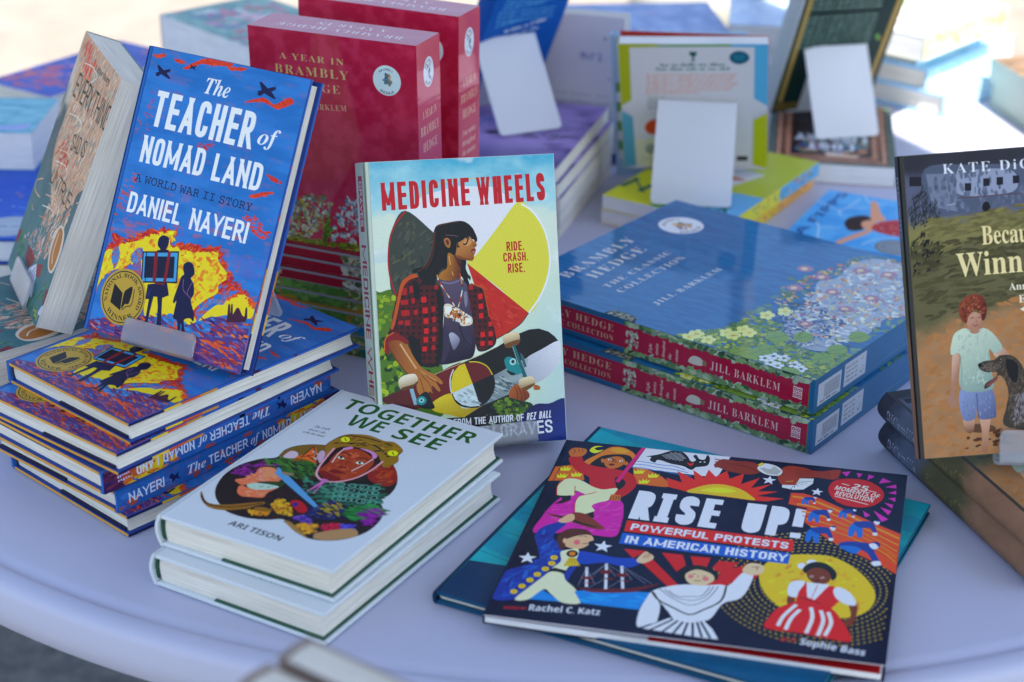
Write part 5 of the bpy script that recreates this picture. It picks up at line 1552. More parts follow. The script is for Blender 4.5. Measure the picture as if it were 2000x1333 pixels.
ART['bra'] = '''
d =5144179,=3434082,=6722683,=8430437,=5206302 420 80 30 10 90 1691 -22 1787 138 1952 384 1934 871 1928 1187 1850 1637 1886 2017 2004 2380 2170 2590 3028 2641 3032 1
d =7182621,=9942301,=5405981,=12698668,=4024605 900 42 20 30 90 1743 21 1963 366 2014 740 2304 760 2622 385 3053 639 3032 1
q =11055291 2325 723 2226 1117 2181 1461 2069 1731 2150 1924 2102 2319 2236 2546 2560 2530 3038 2606 3080 2101 2993 1561 2883 1469 2936 855 2763 818 2827 529 2607 476
d =15856101,=11055294,=14079954,=9610687,=13026182,=15856095,=8230069 420 60 20 20 90 2344 794 2140 1425 2126 2353 2889 2492 2952 1641 2843 673 2607 476
d =15848049,=15830385,=15853739,=14105684,=12544797,=15842077 280 36 17 0 90 1938 1136 1862 1616 1990 2368 2394 2649 2994 2613 2965 1538 2671 635 2216 909
d =3364217,=4815014,=1911144 220 34 14 20 90 2031 981 2241 1392 2707 1097 2752 493 2435 438
q =15856009 1906 184 1915 157 1907 136 1887 134 1867 151 1858 178 1866 199 1886 201
q =15856009 1912 123 1921 96 1913 76 1893 73 1873 91 1865 117 1872 138 1892 140
q =15856009 1867 110 1875 84 1867 63 1848 61 1828 78 1819 104 1827 125 1847 127
q =15856009 1832 163 1841 136 1833 115 1813 113 1793 130 1784 157 1792 178 1812 180
q =15856009 1857 209 1865 182 1857 161 1837 159 1817 176 1809 203 1816 224 1836 226
q =15848221 1866 150 1871 135 1866 124 1856 123 1845 133 1840 147 1844 159 1855 160
q =15856009 2038 150 2046 124 2038 103 2018 101 1999 118 1990 144 1998 165 2018 167
q =15856009 2043 90 2051 63 2043 43 2024 41 2004 58 1996 84 2004 104 2024 107
q =15856009 1998 77 2006 51 1998 30 1979 28 1959 45 1951 71 1959 92 1978 94
q =15856009 1964 129 1973 103 1965 82 1945 80 1925 97 1917 124 1925 144 1945 147
q =15856009 1989 175 1997 148 1989 128 1970 125 1950 142 1941 169 1949 190 1969 192
q =15848221 1997 117 2002 102 1998 91 1987 90 1977 99 1972 114 1976 125 1987 126
q =15856009 2154 874 2162 845 2154 823 2133 821 2113 840 2105 869 2113 891 2134 893
q =15856009 2159 809 2167 780 2159 759 2139 756 2119 775 2110 804 2119 826 2139 828
q =15856009 2112 796 2121 768 2112 746 2092 744 2072 762 2064 791 2072 813 2092 815
q =15856009 2078 853 2086 825 2078 803 2058 801 2038 819 2029 848 2037 870 2058 872
q =15856009 2103 902 2112 873 2103 851 2083 849 2063 868 2054 897 2063 919 2083 921
q =15848221 2112 839 2117 823 2112 811 2102 810 2090 821 2086 837 2090 849 2101 850
q =15856009 2085 360 2093 333 2085 312 2065 309 2046 327 2037 354 2045 375 2065 377
q =15856009 2090 298 2099 271 2091 250 2071 248 2051 265 2043 293 2051 313 2071 316
q =15856009 2045 285 2053 258 2045 238 2026 235 2006 253 1997 280 2005 301 2025 303
q =15856009 2011 339 2019 312 2011 291 1992 289 1972 306 1963 333 1971 354 1991 357
q =15856009 2036 385 2044 358 2036 337 2016 335 1996 352 1988 380 1996 401 2016 403
q =15848221 2044 326 2049 311 2045 299 2034 298 2023 308 2019 323 2023 335 2033 336
q =15856009 2158 501 2166 474 2157 452 2138 450 2118 468 2110 496 2118 517 2138 519
q =15856009 2163 439 2171 411 2163 390 2143 388 2123 406 2115 433 2123 454 2143 457
q =15856009 2117 426 2125 399 2117 378 2097 375 2078 393 2069 420 2077 442 2097 444
q =15856009 2083 481 2092 453 2083 432 2064 430 2044 447 2035 475 2043 496 2063 499
q =15856009 2108 527 2117 500 2108 478 2088 476 2069 494 2060 522 2068 543 2088 545
q =15848221 2117 467 2121 452 2117 440 2106 439 2095 449 2091 465 2095 476 2106 477
q =15856009 2223 475 2231 448 2223 427 2203 424 2184 442 2176 470 2184 491 2204 493
q =15856009 2228 413 2236 386 2228 365 2208 362 2189 380 2181 407 2189 428 2209 431
q =15856009 2183 400 2191 373 2183 352 2163 350 2143 367 2135 395 2143 416 2163 418
q =15856009 2149 454 2158 427 2149 406 2130 404 2110 421 2102 449 2110 470 2130 472
q =15856009 2174 501 2182 473 2174 452 2154 450 2135 468 2127 496 2135 517 2155 519
q =15848221 2182 441 2187 426 2183 414 2172 413 2161 423 2157 439 2161 450 2172 451
q =15856009 2231 1035 2239 1006 2230 984 2210 982 2190 1001 2182 1030 2190 1052 2211 1055
q =15856009 2236 969 2244 940 2236 918 2215 916 2195 935 2187 964 2195 986 2216 988
q =15856009 2189 957 2197 927 2189 905 2169 903 2148 922 2140 952 2149 974 2169 976
q =15856009 2155 1015 2163 985 2155 963 2134 961 2114 980 2105 1010 2114 1032 2134 1034
q =15856009 2180 1064 2189 1034 2180 1012 2160 1010 2140 1029 2131 1059 2140 1081 2160 1083
q =15848221 2189 1000 2193 984 2189 972 2178 971 2167 982 2162 998 2167 1010 2178 1011
q =15856009 2151 350 2159 323 2151 302 2131 300 2111 318 2103 345 2111 366 2131 368
q =15856009 2156 289 2164 262 2156 241 2136 239 2117 256 2109 283 2117 304 2136 306
q =15856009 2111 276 2119 249 2111 228 2091 226 2071 243 2063 270 2071 291 2091 294
q =15856009 2077 330 2085 302 2077 282 2057 279 2038 297 2029 324 2037 345 2057 347
q =15856009 2102 376 2110 348 2102 328 2082 325 2062 343 2054 370 2062 391 2082 393
q =15848221 2110 316 2115 301 2111 290 2100 289 2089 299 2084 314 2089 325 2099 326
q =15856009 1894 94 1903 67 1895 47 1875 45 1855 62 1847 88 1854 109 1874 111
q =15856009 1900 34 1909 7 1901 -13 1881 -15 1861 1 1853 28 1861 48 1880 51
q =15856009 1855 21 1863 -5 1856 -26 1836 -28 1816 -11 1807 15 1815 35 1835 38
q =15856009 1820 73 1829 47 1821 26 1802 24 1781 41 1773 67 1781 88 1800 90
q =15856009 1845 119 1853 92 1845 71 1826 69 1806 86 1797 113 1805 133 1825 136
q =15848221 1854 60 1859 46 1855 35 1844 34 1833 43 1828 58 1832 69 1843 70
q =15856112 2635 91 2639 73 2632 58 2618 55 2605 66 2601 84 2608 99 2622 102
q =15856112 2638 42 2642 24 2635 9 2621 6 2608 16 2604 34 2611 49 2625 52
q =15856112 2602 31 2606 14 2599 -1 2584 -4 2571 6 2567 24 2575 39 2589 42
q =15856112 2576 74 2580 57 2573 42 2558 39 2545 49 2541 67 2549 82 2563 85
q =15856112 2597 112 2601 94 2593 79 2579 76 2566 86 2562 104 2569 119 2584 122
q =15856112 2710 78 2714 60 2706 45 2692 42 2679 53 2675 70 2683 85 2697 88
q =15856112 2713 29 2716 11 2709 -4 2695 -7 2682 3 2678 21 2686 36 2700 39
q =15856112 2676 18 2680 1 2673 -14 2659 -17 2646 -7 2642 11 2649 26 2663 29
q =15856112 2651 61 2655 43 2647 29 2633 26 2620 36 2616 54 2623 69 2638 72
q =15856112 2671 98 2675 80 2668 66 2654 62 2641 73 2637 91 2644 106 2658 109
q =15856112 2563 132 2567 114 2560 99 2545 96 2532 106 2528 125 2535 139 2550 143
q =15856112 2566 82 2570 64 2563 49 2549 46 2536 57 2532 75 2539 90 2553 93
q =15856112 2530 72 2534 54 2527 39 2512 36 2499 46 2495 64 2502 79 2517 82
q =15856112 2503 115 2508 97 2500 82 2486 79 2473 90 2468 108 2476 123 2490 126
q =15856112 2524 153 2528 135 2521 120 2506 116 2493 127 2489 145 2496 160 2511 163
q =15856112 2679 228 2683 209 2675 195 2661 191 2648 202 2644 220 2651 235 2666 238
q =15856112 2682 177 2686 159 2678 144 2664 141 2651 152 2647 170 2655 185 2669 188
q =15856112 2645 167 2649 149 2642 134 2627 131 2614 142 2610 160 2618 175 2632 178
q =15856112 2619 211 2623 193 2616 178 2601 175 2588 185 2584 204 2592 219 2606 222
q =15856112 2640 249 2644 230 2637 215 2622 212 2609 223 2605 241 2613 256 2627 259
q =15856112 2879 144 2883 126 2876 111 2861 108 2849 118 2845 136 2853 151 2867 154
q =15856112 2882 94 2886 76 2878 62 2864 59 2851 69 2848 87 2855 102 2869 105
q =15856112 2846 84 2849 66 2842 51 2828 48 2815 59 2811 77 2819 91 2833 94
q =15856112 2821 127 2824 109 2817 94 2803 91 2790 102 2786 120 2794 134 2808 138
q =15856112 2842 164 2845 146 2838 131 2824 128 2811 139 2807 157 2815 172 2829 175
q =15856112 2594 208 2598 190 2591 175 2577 172 2563 183 2559 201 2567 216 2581 219
q =15856112 2598 158 2602 140 2594 125 2580 122 2567 133 2563 151 2570 166 2585 169
q =15856112 2561 148 2565 130 2558 115 2543 112 2530 122 2526 141 2533 155 2548 159
q =15856112 2535 192 2539 174 2531 159 2517 156 2504 166 2500 184 2507 199 2521 202
q =15856112 2555 229 2559 211 2552 196 2537 193 2524 204 2520 222 2528 237 2542 240
q =15856112 2802 179 2806 161 2799 146 2784 143 2772 154 2768 172 2775 187 2790 190
q =15856112 2805 129 2809 111 2801 97 2787 94 2774 104 2771 122 2778 137 2792 140
q =15856112 2769 119 2772 101 2765 86 2751 83 2738 94 2734 112 2742 127 2756 130
q =15856112 2743 163 2747 145 2740 130 2725 127 2713 137 2709 155 2716 170 2730 173
q =15856112 2764 200 2768 182 2760 167 2746 164 2733 174 2729 192 2737 207 2751 210
q =8561715 2453 142 2472 65 2444 4 2385 -7 2329 40 2309 117 2337 179 2397 190
k =4022045 5 2356 22 2391 91 2422 168
q =8561715 2502 286 2522 207 2493 145 2434 135 2378 183 2358 261 2386 324 2446 334
k =4022045 5 2405 164 2440 234 2471 312
q =8561715 2456 562 2476 481 2447 417 2387 407 2330 457 2309 538 2337 602 2398 612
k =4022045 5 2357 437 2393 509 2424 589
q =8561715 2615 694 2634 612 2605 548 2544 538 2488 588 2468 670 2497 735 2558 745
k =4022045 5 2515 568 2551 641 2583 721
q =8561715 2932 437 2950 359 2921 296 2862 286 2808 334 2790 413 2819 476 2878 486
k =4022045 5 2834 315 2870 386 2903 463
q =8561715 2874 41 2892 -34 2863 -94 2806 -104 2753 -59 2735 16 2763 77 2821 88
k =4022045 5 2778 -77 2813 -9 2845 66
q =8561715 2368 123 2388 46 2360 -16 2301 -26 2244 20 2223 98 2251 160 2311 170
k =4022045 5 2271 2 2306 72 2336 148
q =8561715 2946 653 2963 573 2934 510 2875 500 2820 549 2802 630 2832 694 2891 704
k =4022045 5 2846 530 2883 601 2916 680
q =8561715 2960 982 2978 898 2948 833 2888 823 2832 875 2814 959 2844 1025 2905 1035
k =4022045 5 2859 855 2896 928 2930 1010
q =11696785 1782 1863 1770 1957 1833 1997 1906 1944 1873 1852
q =15847835 1851 1936 1857 1909 1846 1886 1824 1881 1805 1896 1800 1924 1811 1946 1832 1951
k =5582147 4 1787 1855 1873 1852 1909 1947
q =11696785 1993 1791 1983 1883 2045 1923 2116 1871 2083 1780
q =15847835 2062 1862 2068 1835 2056 1813 2035 1808 2017 1823 2012 1850 2023 1872 2044 1877
k =5582147 4 1998 1782 2083 1780 2119 1873
q =11696785 1930 1429 1920 1517 1981 1557 2051 1507 2019 1419
q =15847835 1998 1498 2003 1473 1992 1451 1972 1446 1953 1460 1948 1486 1959 1508 1980 1513
k =5582147 4 1935 1421 2019 1419 2054 1509
q =11696785 2179 2139 2169 2234 2232 2275 2303 2220 2269 2127
q =15847835 2249 2212 2254 2184 2242 2161 2221 2156 2203 2172 2198 2200 2209 2223 2230 2228
k =5582147 4 2183 2130 2269 2127 2306 2222
q =11696785 2412 2211 2404 2306 2467 2347 2537 2292 2502 2199
q =15847835 2483 2284 2487 2256 2476 2233 2455 2229 2436 2244 2432 2272 2443 2295 2464 2300
k =5582147 4 2417 2202 2502 2199 2539 2294
q =11696785 2228 1560 2219 1650 2280 1689 2349 1639 2316 1551
q =15847835 2296 1630 2301 1604 2290 1582 2269 1577 2251 1592 2247 1618 2258 1640 2278 1645
k =5582147 4 2233 1552 2316 1551 2352 1641
q =11696785 2546 1650 2539 1740 2600 1779 2667 1728 2633 1640
q =15847835 2615 1720 2619 1694 2608 1672 2587 1667 2570 1682 2566 1708 2577 1730 2597 1735
k =5582147 4 2551 1642 2633 1640 2670 1731
q =11696785 2384 827 2376 909 2434 947 2500 902 2468 820
q =15847835 2449 893 2454 869 2443 849 2423 844 2407 857 2402 881 2413 901 2433 906
k =5582147 4 2388 820 2468 820 2503 904
q =11696785 2490 1310 2482 1397 2542 1435 2608 1387 2575 1302
q =15847835 2557 1378 2561 1353 2550 1332 2530 1327 2513 1341 2509 1366 2520 1387 2540 1392
k =5582147 4 2494 1303 2575 1302 2611 1389
k =3686994 4 2674 2273 2655 2272 2635 2282 2618 2302 2606 2329
k =15856113 4 2345 1695 2343 1660 2319 1651 2296 1676 2294 1713
k =3748125 4 2755 1114 2792 1094 2818 1050 2823 1000 2805 961
k =3686994 4 2510 1606 2508 1627 2515 1643 2528 1650 2543 1646
k =6781070 4 2702 1912 2727 1878 2727 1834 2701 1817 2671 1838
k =3748125 4 2530 280 2524 299 2528 316 2541 325 2556 321
k =3686994 4 2273 1212 2244 1217 2218 1240 2199 1273 2192 1312
k =15856113 4 2399 2509 2367 2495 2330 2511 2300 2552 2286 2604
k =3748125 4 2183 2357 2193 2344 2199 2328 2200 2311 2196 2297
k =3748125 4 2531 865 2556 890 2590 886 2620 855 2632 810
k =3686994 4 2477 933 2494 946 2516 938 2531 912 2529 884
k =15856113 4 2621 1071 2598 1098 2596 1136 2616 1156 2644 1145
k =6781070 4 2586 1294 2613 1232 2594 1178 2545 1182 2512 1239
k =3748125 4 2622 2128 2647 2138 2674 2114 2681 2073 2663 2047
k =3686994 4 2463 1571 2480 1538 2483 1503 2472 1475 2449 1463
k =6781070 4 2523 1543 2553 1503 2566 1451 2556 1406 2528 1380
k =15856113 4 2017 2366 2048 2355 2077 2326 2096 2286 2102 2243
k =6781070 4 2144 2346 2140 2377 2145 2404 2160 2422 2180 2427
k =15856113 4 2168 962 2193 921 2185 878 2152 869 2120 900
k =6781070 4 2355 1983 2386 1961 2408 1921 2413 1876 2399 1841
k =3686994 4 2544 1859 2574 1882 2612 1863 2634 1815 2627 1766
k =15856113 4 2052 1111 2040 1102 2024 1102 2009 1113 1997 1131
k =6781070 4 2176 1079 2204 1055 2220 1017 2219 979 2202 953
k =3748125 4 2299 1701 2351 1686 2382 1620 2365 1560 2315 1557
k =3686994 4 2547 1291 2567 1284 2585 1265 2595 1239 2595 1212
k =6781070 4 2394 2503 2385 2526 2383 2550 2387 2572 2397 2586
k =3748125 4 2407 640 2424 635 2440 623 2452 604 2459 582
k =3686994 4 2346 2143 2379 2156 2415 2133 2438 2085 2437 2035
k =15856113 4 2425 2030 2389 2023 2352 2053 2333 2105 2341 2154
k =15856113 4 2219 2107 2225 2085 2222 2066 2213 2054 2198 2052
k =3686994 4 2108 1061 2093 1112 2106 1155 2141 1168 2179 1145
k =15856113 4 2223 2158 2244 2132 2255 2099 2254 2066 2242 2042
k =3748125 4 2265 1298 2279 1279 2283 1255 2276 1236 2262 1227
k =3686994 4 2007 1658 1993 1649 1974 1655 1959 1674 1953 1699
k =15856113 4 2819 1406 2775 1396 2732 1432 2712 1495 2728 1551
k =15856113 4 2381 2306 2408 2305 2429 2274 2429 2237 2408 2221
k =6781070 4 2298 1923 2244 1983 2235 2069 2280 2113 2342 2079
k =3748125 4 2331 1850 2333 1819 2322 1795 2302 1786 2279 1793
k =3686994 4 2011 1701 1995 1722 1984 1749 1981 1776 1987 1800
k =15856113 4 2705 340 2682 364 2680 398 2702 414 2728 397
k =6781070 4 2372 956 2381 924 2381 893 2370 868 2352 852
k =3686994 4 2384 1280 2411 1245 2409 1202 2380 1188 2349 1215
k =15856113 4 2404 625 2383 651 2381 685 2399 704 2426 696
k =3748125 4 2294 1551 2321 1574 2357 1555 2377 1509 2365 1467
k =3686994 4 2346 1463 2323 1488 2319 1524 2340 1541 2366 1523
k =15856113 4 2390 1811 2396 1869 2435 1888 2478 1855 2494 1792
k =6781070 4 2197 1423 2181 1506 2223 1553 2284 1522 2312 1441
k =3748125 4 2579 469 2564 518 2583 556 2622 553 2649 511
k =3686994 4 2409 787 2380 807 2369 846 2383 876 2414 874
k =15856113 4 2636 1207 2642 1175 2626 1156 2602 1168 2591 1199
k =3686994 4 2032 2212 2025 2197 2013 2191 1998 2194 1984 2207
k =3748125 4 2019 1349 2045 1345 2070 1328 2091 1301 2105 1268
k =15856113 4 2482 1128 2493 1103 2492 1076 2480 1059 2461 1056
k =6781070 4 2425 2043 2461 2047 2490 2005 2487 1956 2453 1944
k =3686994 4 2488 2614 2501 2641 2524 2651 2551 2640 2573 2612
k =15856113 4 2378 1308 2379 1326 2386 1339 2398 1344 2412 1340
k =6781070 4 2730 596 2694 589 2660 620 2649 670 2669 708
k =3748125 4 2745 2707 2700 2735 2672 2798 2676 2862 2710 2895
k =15856113 4 2376 2514 2394 2525 2415 2522 2436 2507 2453 2482
k =6781070 4 2781 391 2768 386 2753 389 2739 400 2729 416
k =3748125 4 2454 1231 2440 1231 2426 1241 2417 1258 2414 1277
k =3686994 4 2635 603 2668 563 2678 510 2663 466 2628 449
k =15856113 4 2271 824 2237 857 2228 908 2249 942 2288 938
k =6781070 4 2751 1960 2711 1955 2677 2001 2677 2060 2712 2082
k =3686994 4 2551 908 2567 882 2576 852 2576 823 2567 798
k =15856113 4 2306 1179 2341 1177 2371 1144 2382 1098 2368 1061
k =6781070 4 2118 2364 2131 2429 2183 2435 2226 2376 2225 2303
k =3748125 4 2100 1487 2072 1498 2052 1529 2046 1566 2058 1593
k =3686994 4 2598 721 2608 652 2572 611 2519 633 2492 700
k =15856113 4 2224 956 2205 979 2195 1009 2196 1039 2209 1060
k =6781070 4 2707 2036 2692 2014 2667 2015 2645 2039 2637 2074
k =3748125 4 2711 407 2748 392 2773 353 2779 307 2763 270
k =15856113 4 2032 2407 2040 2421 2053 2425 2068 2420 2080 2406
k =3748125 4 2740 1555 2747 1529 2744 1504 2732 1487 2715 1481
k =3686994 4 2071 2359 2092 2367 2117 2355 2135 2326 2141 2292
k =15856113 4 2212 1862 2224 1829 2225 1797 2215 1772 2196 1759
k =6781070 4 2577 2500 2573 2553 2595 2589 2631 2590 2665 2556
k =3748125 4 2395 757 2434 774 2477 754 2507 705 2510 649
k =3686994 4 2705 1172 2685 1162 2664 1181 2660 1213 2677 1229
k =15856113 4 2705 1870 2708 1822 2688 1791 2655 1790 2624 1820
k =3748125 4 2766 1206 2768 1189 2765 1175 2757 1165 2746 1161
k =3686994 4 2709 1887 2726 1878 2739 1860 2745 1837 2743 1815
k =15856113 4 2586 1589 2575 1626 2589 1654 2616 1650 2635 1618
k =6781070 4 2647 1099 2665 1068 2669 1032 2656 1005 2632 996
k =3686994 4 2090 1899 2069 1921 2056 1953 2055 1985 2067 2008
k =15856113 4 2573 1334 2535 1328 2499 1363 2488 1417 2509 1457
k =3748125 4 2124 2190 2088 2213 2061 2257 2052 2309 2063 2352
k =15856113 4 2252 1211 2260 1245 2284 1261 2314 1253 2338 1224
k =3686994 4 2338 1877 2363 1868 2383 1840 2389 1806 2379 1778
k =15856113 4 2278 901 2258 911 2241 931 2231 956 2229 983
k =3686994 4 2518 1598 2510 1621 2514 1643 2527 1654 2545 1649
k =6781070 4 2393 495 2374 501 2357 517 2345 540 2341 565
k =3748125 4 2494 1327 2515 1333 2538 1328 2560 1313 2577 1288
k =3686994 4 2326 1434 2332 1501 2377 1525 2427 1488 2447 1418
k =3686994 4 2778 2312 2769 2335 2766 2360 2771 2382 2782 2397
k =15856113 4 2508 2530 2534 2515 2551 2481 2551 2445 2533 2423
k =6781070 4 2689 2672 2663 2669 2640 2698 2637 2738 2657 2758
k =3748125 4 2076 1175 2111 1168 2143 1138 2163 1095 2165 1050
k =3686994 4 2033 2139 2040 2106 2030 2080 2008 2076 1985 2096
k =3748125 4 2514 1993 2536 1988 2555 1966 2563 1935 2557 1908
k =15856113 4 2327 1201 2303 1251 2306 1302 2336 1329 2377 1318
d =2372381,=4080689 160 70 3 20 90 1843 52 1965 1159 2126 2353 2962 2553 3004 50
t =15721168 T 366 415 307 1536 116 BRAMBLY
t =15721168 T 549 559 519 1401 117 HEDGE
t =15721168 T 755 461 730 1483 66 THE CLASSIC
t =15721168 T 905 451 897 1461 72 COLLECTION
t =15721168 T 1287 423 1288 1441 62 JILL BARKLEM
c =15856113 413 2101 210
a =5587504 S 413 2101 142 175 17 BRAMBLY
a =5587504 S 413 2101 189 -15 17 HEDGE
d =6650534,=11512504,=15832883,=8623645,=15839042 30 45 20 60 90 346 2086 389 2233 517 2127 481 1988
'''
ART['winn'] = '''
g winn
q =5462894 146 2060 511 2065 910 2041 1128 2019 1118 1769 824 1778 361 1724 161 1755
q =9673647 380 2011 763 2009 773 1853 388 1858
p =7699856 153 2024 371 2011 362 1742 182 1790
d =5857654,=6581377,=5594480,=7304844 120 40 14 90 20 162 2024 837 2028 1082 1789 381 1741 181 1772
p =2236973 428 1938 476 1937 472 1882 425 1883
p =2236973 563 1962 610 1961 607 1906 560 1907
p =2236973 660 1964 707 1963 704 1907 657 1908
p =2236973 777 1966 824 1964 822 1909 774 1910
p =2236973 919 1962 967 1961 964 1906 917 1907
p =2564653 34 2014 121 2008 116 1941 29 1946
l =6243917 8 368 1836 827 1837
l =11909573 5 292 1792 348 1798
q =1907997 600 1755 590 1728 569 1717 549 1730 542 1759 552 1786 573 1797 593 1784
l =1907997 6 553 1695 710 1703
d =2237995,=3027510,=3882819 130 50 4 70 40 -1 1801 128 1936 250 1713 155 1664 25 1654
d =1907997,=2500125 120 50 5 70 40 7 1546 96 1613 235 1495 188 1350 19 1324
d =7958848,=7366716,=8616775,=6840375 220 70 12 5 15 157 1701 872 1757 1118 1769 1111 1606 630 1599 128 1557
d =5327660,=4604455,=5985586 220 80 14 8 16 32 1507 628 1563 1108 1552 1096 1257 599 1064 50 984
d =11696454,=11433284,=11564870,=11169852,=11893834 420 60 18 5 40 51 870 504 1032 1092 1183 1118 -18 17 14
q =6242085 530 180 495 159 413 155 332 170 300 194 335 215 416 219 497 204
d =5254685,=6175517 20 40 14 8 10 236 141 582 178 618 57 314 17
v =14002317 =11106658 225 623 280 590 254 721 302 715 282 590 248 462 247 358 208 366 194 408 220 464 237 593
v =14002317 =11699306 556 716 653 696 549 720 614 753 664 695 623 666 568 684
v =13409148 =8409912 329 253 337 164 301 269 375 265 367 177 331 156 304 193
v =13409148 =10513482 428 246 451 23 421 262 492 260 474 141 461 20 415 23 426 158
v =9017275 =5528958 313 458 515 256 298 479 513 466 539 283 512 253 415 256 407 365 381 258 293 267
d =7766695,=6911386,=8621744 70 18 6 84 14 306 459 504 446 515 270 302 284
k =3818592 5 409 438 407 358 409 262
l =4010022 6 301 479 513 463
v =13293498 =8822418 297 861 501 504 241 728 259 835 290 884 359 908 424 873 485 900 553 859 617 752 558 710 523 744 524 604 522 462 298 477 308 718
d =12175277,=11321000,=11912623,=10795174 120 20 7 80 20 297 861 523 875 508 504 317 516
k =8689033 5 309 718 311 603 301 488
k =8689033 5 522 744 506 648 517 532
k =9083538 5 370 899 424 864 479 892
v =12816501 =10512721 402 967 453 879 381 983 433 1019 481 979 480 931 448 885 405 879 374 924
q =11697762 399 911 451 902 452 868 396 871
k =4005149 5 400 973 414 980 428 973
k =4005149 5 452 975 465 980 475 974
k =8533032 5 414 930 433 920 453 930
k =9527369 4 439 970 443 948 434 944
v =9520170 =6168861 355 1110 501 989 321 1056 367 1124 441 1147 504 1118 524 1044 509 972 483 955 475 1012 441 1035 390 993 370 944 333 977
d =10507059,=7285789,=11624765,=5184797 90 22 6 70 50 339 1069 441 1136 513 1059 501 989 435 1049 360 970
q =4208431 436 645 482 664 553 668 597 697 681 688 737 633 776 559 829 541 1082 496 1153 141 624 175 615 322 637 408 622 508 575 554 514 486 467 466 478 506 551 544 562 578 491 583 442 609
d =6114877,=7232070,=4207654,=7825237,=5325620,=4601899 700 26 4 70 28 552 659 681 683 773 559 1081 482 1139 157 640 189 625 322 639 437 604 570
d =8748416,=7564399,=9406345 140 22 4 75 20 680 406 795 428 826 192 655 203
d =7562583,=5326138 60 16 6 10 20 453 644 566 656 576 586 464 600
q =1907997 463 636 458 626 446 623 434 628 430 638 435 648 447 652 459 647
q =1907997 606 663 602 656 594 654 587 657 584 664 587 671 595 674 603 670
q =11246474 602 668 601 665 598 664 595 665 594 668 595 671 598 672 601 671
q =8406083 483 494 557 541 565 529 508 486
q =1907997 637 668 720 620 699 492 645 553
t =15066601 T 276 2015 1447 2004 69 KATE DiCAMILLO
t =15784859 S 522 1492 1133 1492 132 Because of
t =15784859 S 328 1277 1330 1280 165 Winn-Dixie
t =15590596 S 694 1155 1091 1153 49 Anniversary
t =15590596 S 759 1061 1012 1061 53 Edition
l =15590596 6 766 1014 1010 1010
p =15590596 762 1014 796 1029 795 995
'''
ART['sad'] = '''
g sad
q =13344381 1 2097 398 2173 1350 2132 1460 1764 1494 1325 1288 1123 1154 947 799 781 443 954 234 1170 209 1583
d =14590582,=15778461,=13469535,=14797740,=13407609,=12279113,=7643788,=15651003,=8752771,=6258043 1500 60 9 75 25 51 2102 398 2173 1350 2132 1460 1764 1494 1325 1288 1123 1263 819 1044 460 720 406 584 539 596 836 234 1170 209 1583
d =13574173,=15419165,=14228765 60 60 12 80 20 104 2069 277 2105 676 1993 584 1837 340 1849
d =13574173,=12332062 40 50 12 70 40 327 1181 529 1389 791 1165 518 1069
k =15853522 7 274 1926 542 1970 750 1945 584 1837
k =14714461 7 290 1817 563 1864 762 1836 604 1732
k =7317142 7 306 1709 584 1759 774 1730 624 1629
k =15776152 7 321 1603 604 1655 786 1625 644 1528
k =15853522 7 336 1499 624 1553 797 1521 664 1428
k =14714461 7 351 1396 644 1453 809 1419 683 1329
k =7317142 7 366 1295 664 1354 820 1318 702 1232
k =15776152 7 380 1195 683 1256 831 1219 721 1136
k =15853522 7 394 1096 702 1160 842 1121 739 1041
k =14714461 7 408 999 720 1065 853 1025 757 948
k =7317142 7 422 904 739 972 864 930 775 856
k =15776152 7 436 809 757 880 874 836 793 766
k =15853522 7 449 716 775 789 884 744 810 676
k =14714461 7 463 624 792 699 895 653 828 588
k =15774862 8 206 871 27 786 90 721 295 729
k =15774862 8 1245 1215 1413 1209 1455 1117 1332 1063
k =15774862 6 132 608 192 588 231 591
t =3154205 N 242 1631 1433 1697 204 EVERYTHING
t =3154205 N 684 1295 1123 1371 138 SAD IS
t =3154205 N 419 924 1176 934 137 UNTRUE
t =4141865 S 618 1972 1122 1990 63 a true story
q =14469042 1155 450 1049 587 1071 731 1162 805 1297 789 1373 680 1370 525 1303 441
q =11693872 1177 468 1094 592 1116 736 1167 786 1267 768 1323 662 1326 520 1281 454
k =15589065 12 1162 741 1172 578 1249 503
d =3962174,=2645298,=6001230,=1918762 180 40 9 70 30 247 100 61 312 182 396 361 272 492 116 899 102 1094 171 1324 399 1334 333 1256 169 1317 -9 1051 21
p =7874350 436 350 795 364 665 227 447 241
p =8861500 840 339 1039 409 1039 289 919 266
p =13092822 665 227 840 339 941 254 1008 101 680 103
h =3949401 60 40 12 656 174 841 309 930 231 932 114
p =7874350 -21 325 92 354 80 214 -42 234
p =7874350 1322 309 1425 326 1439 214 1352 174
p =12436182 1352 174 1429 196 1425 105 1314 94
d =15256115 16 30 4 0 90 1180 66 1320 134 1372 76 1297 31
d =14590598,=15652287,=5804961,=15357243 90 40 6 60 40 219 347 563 552 814 535 895 399 785 340 458 368
'''
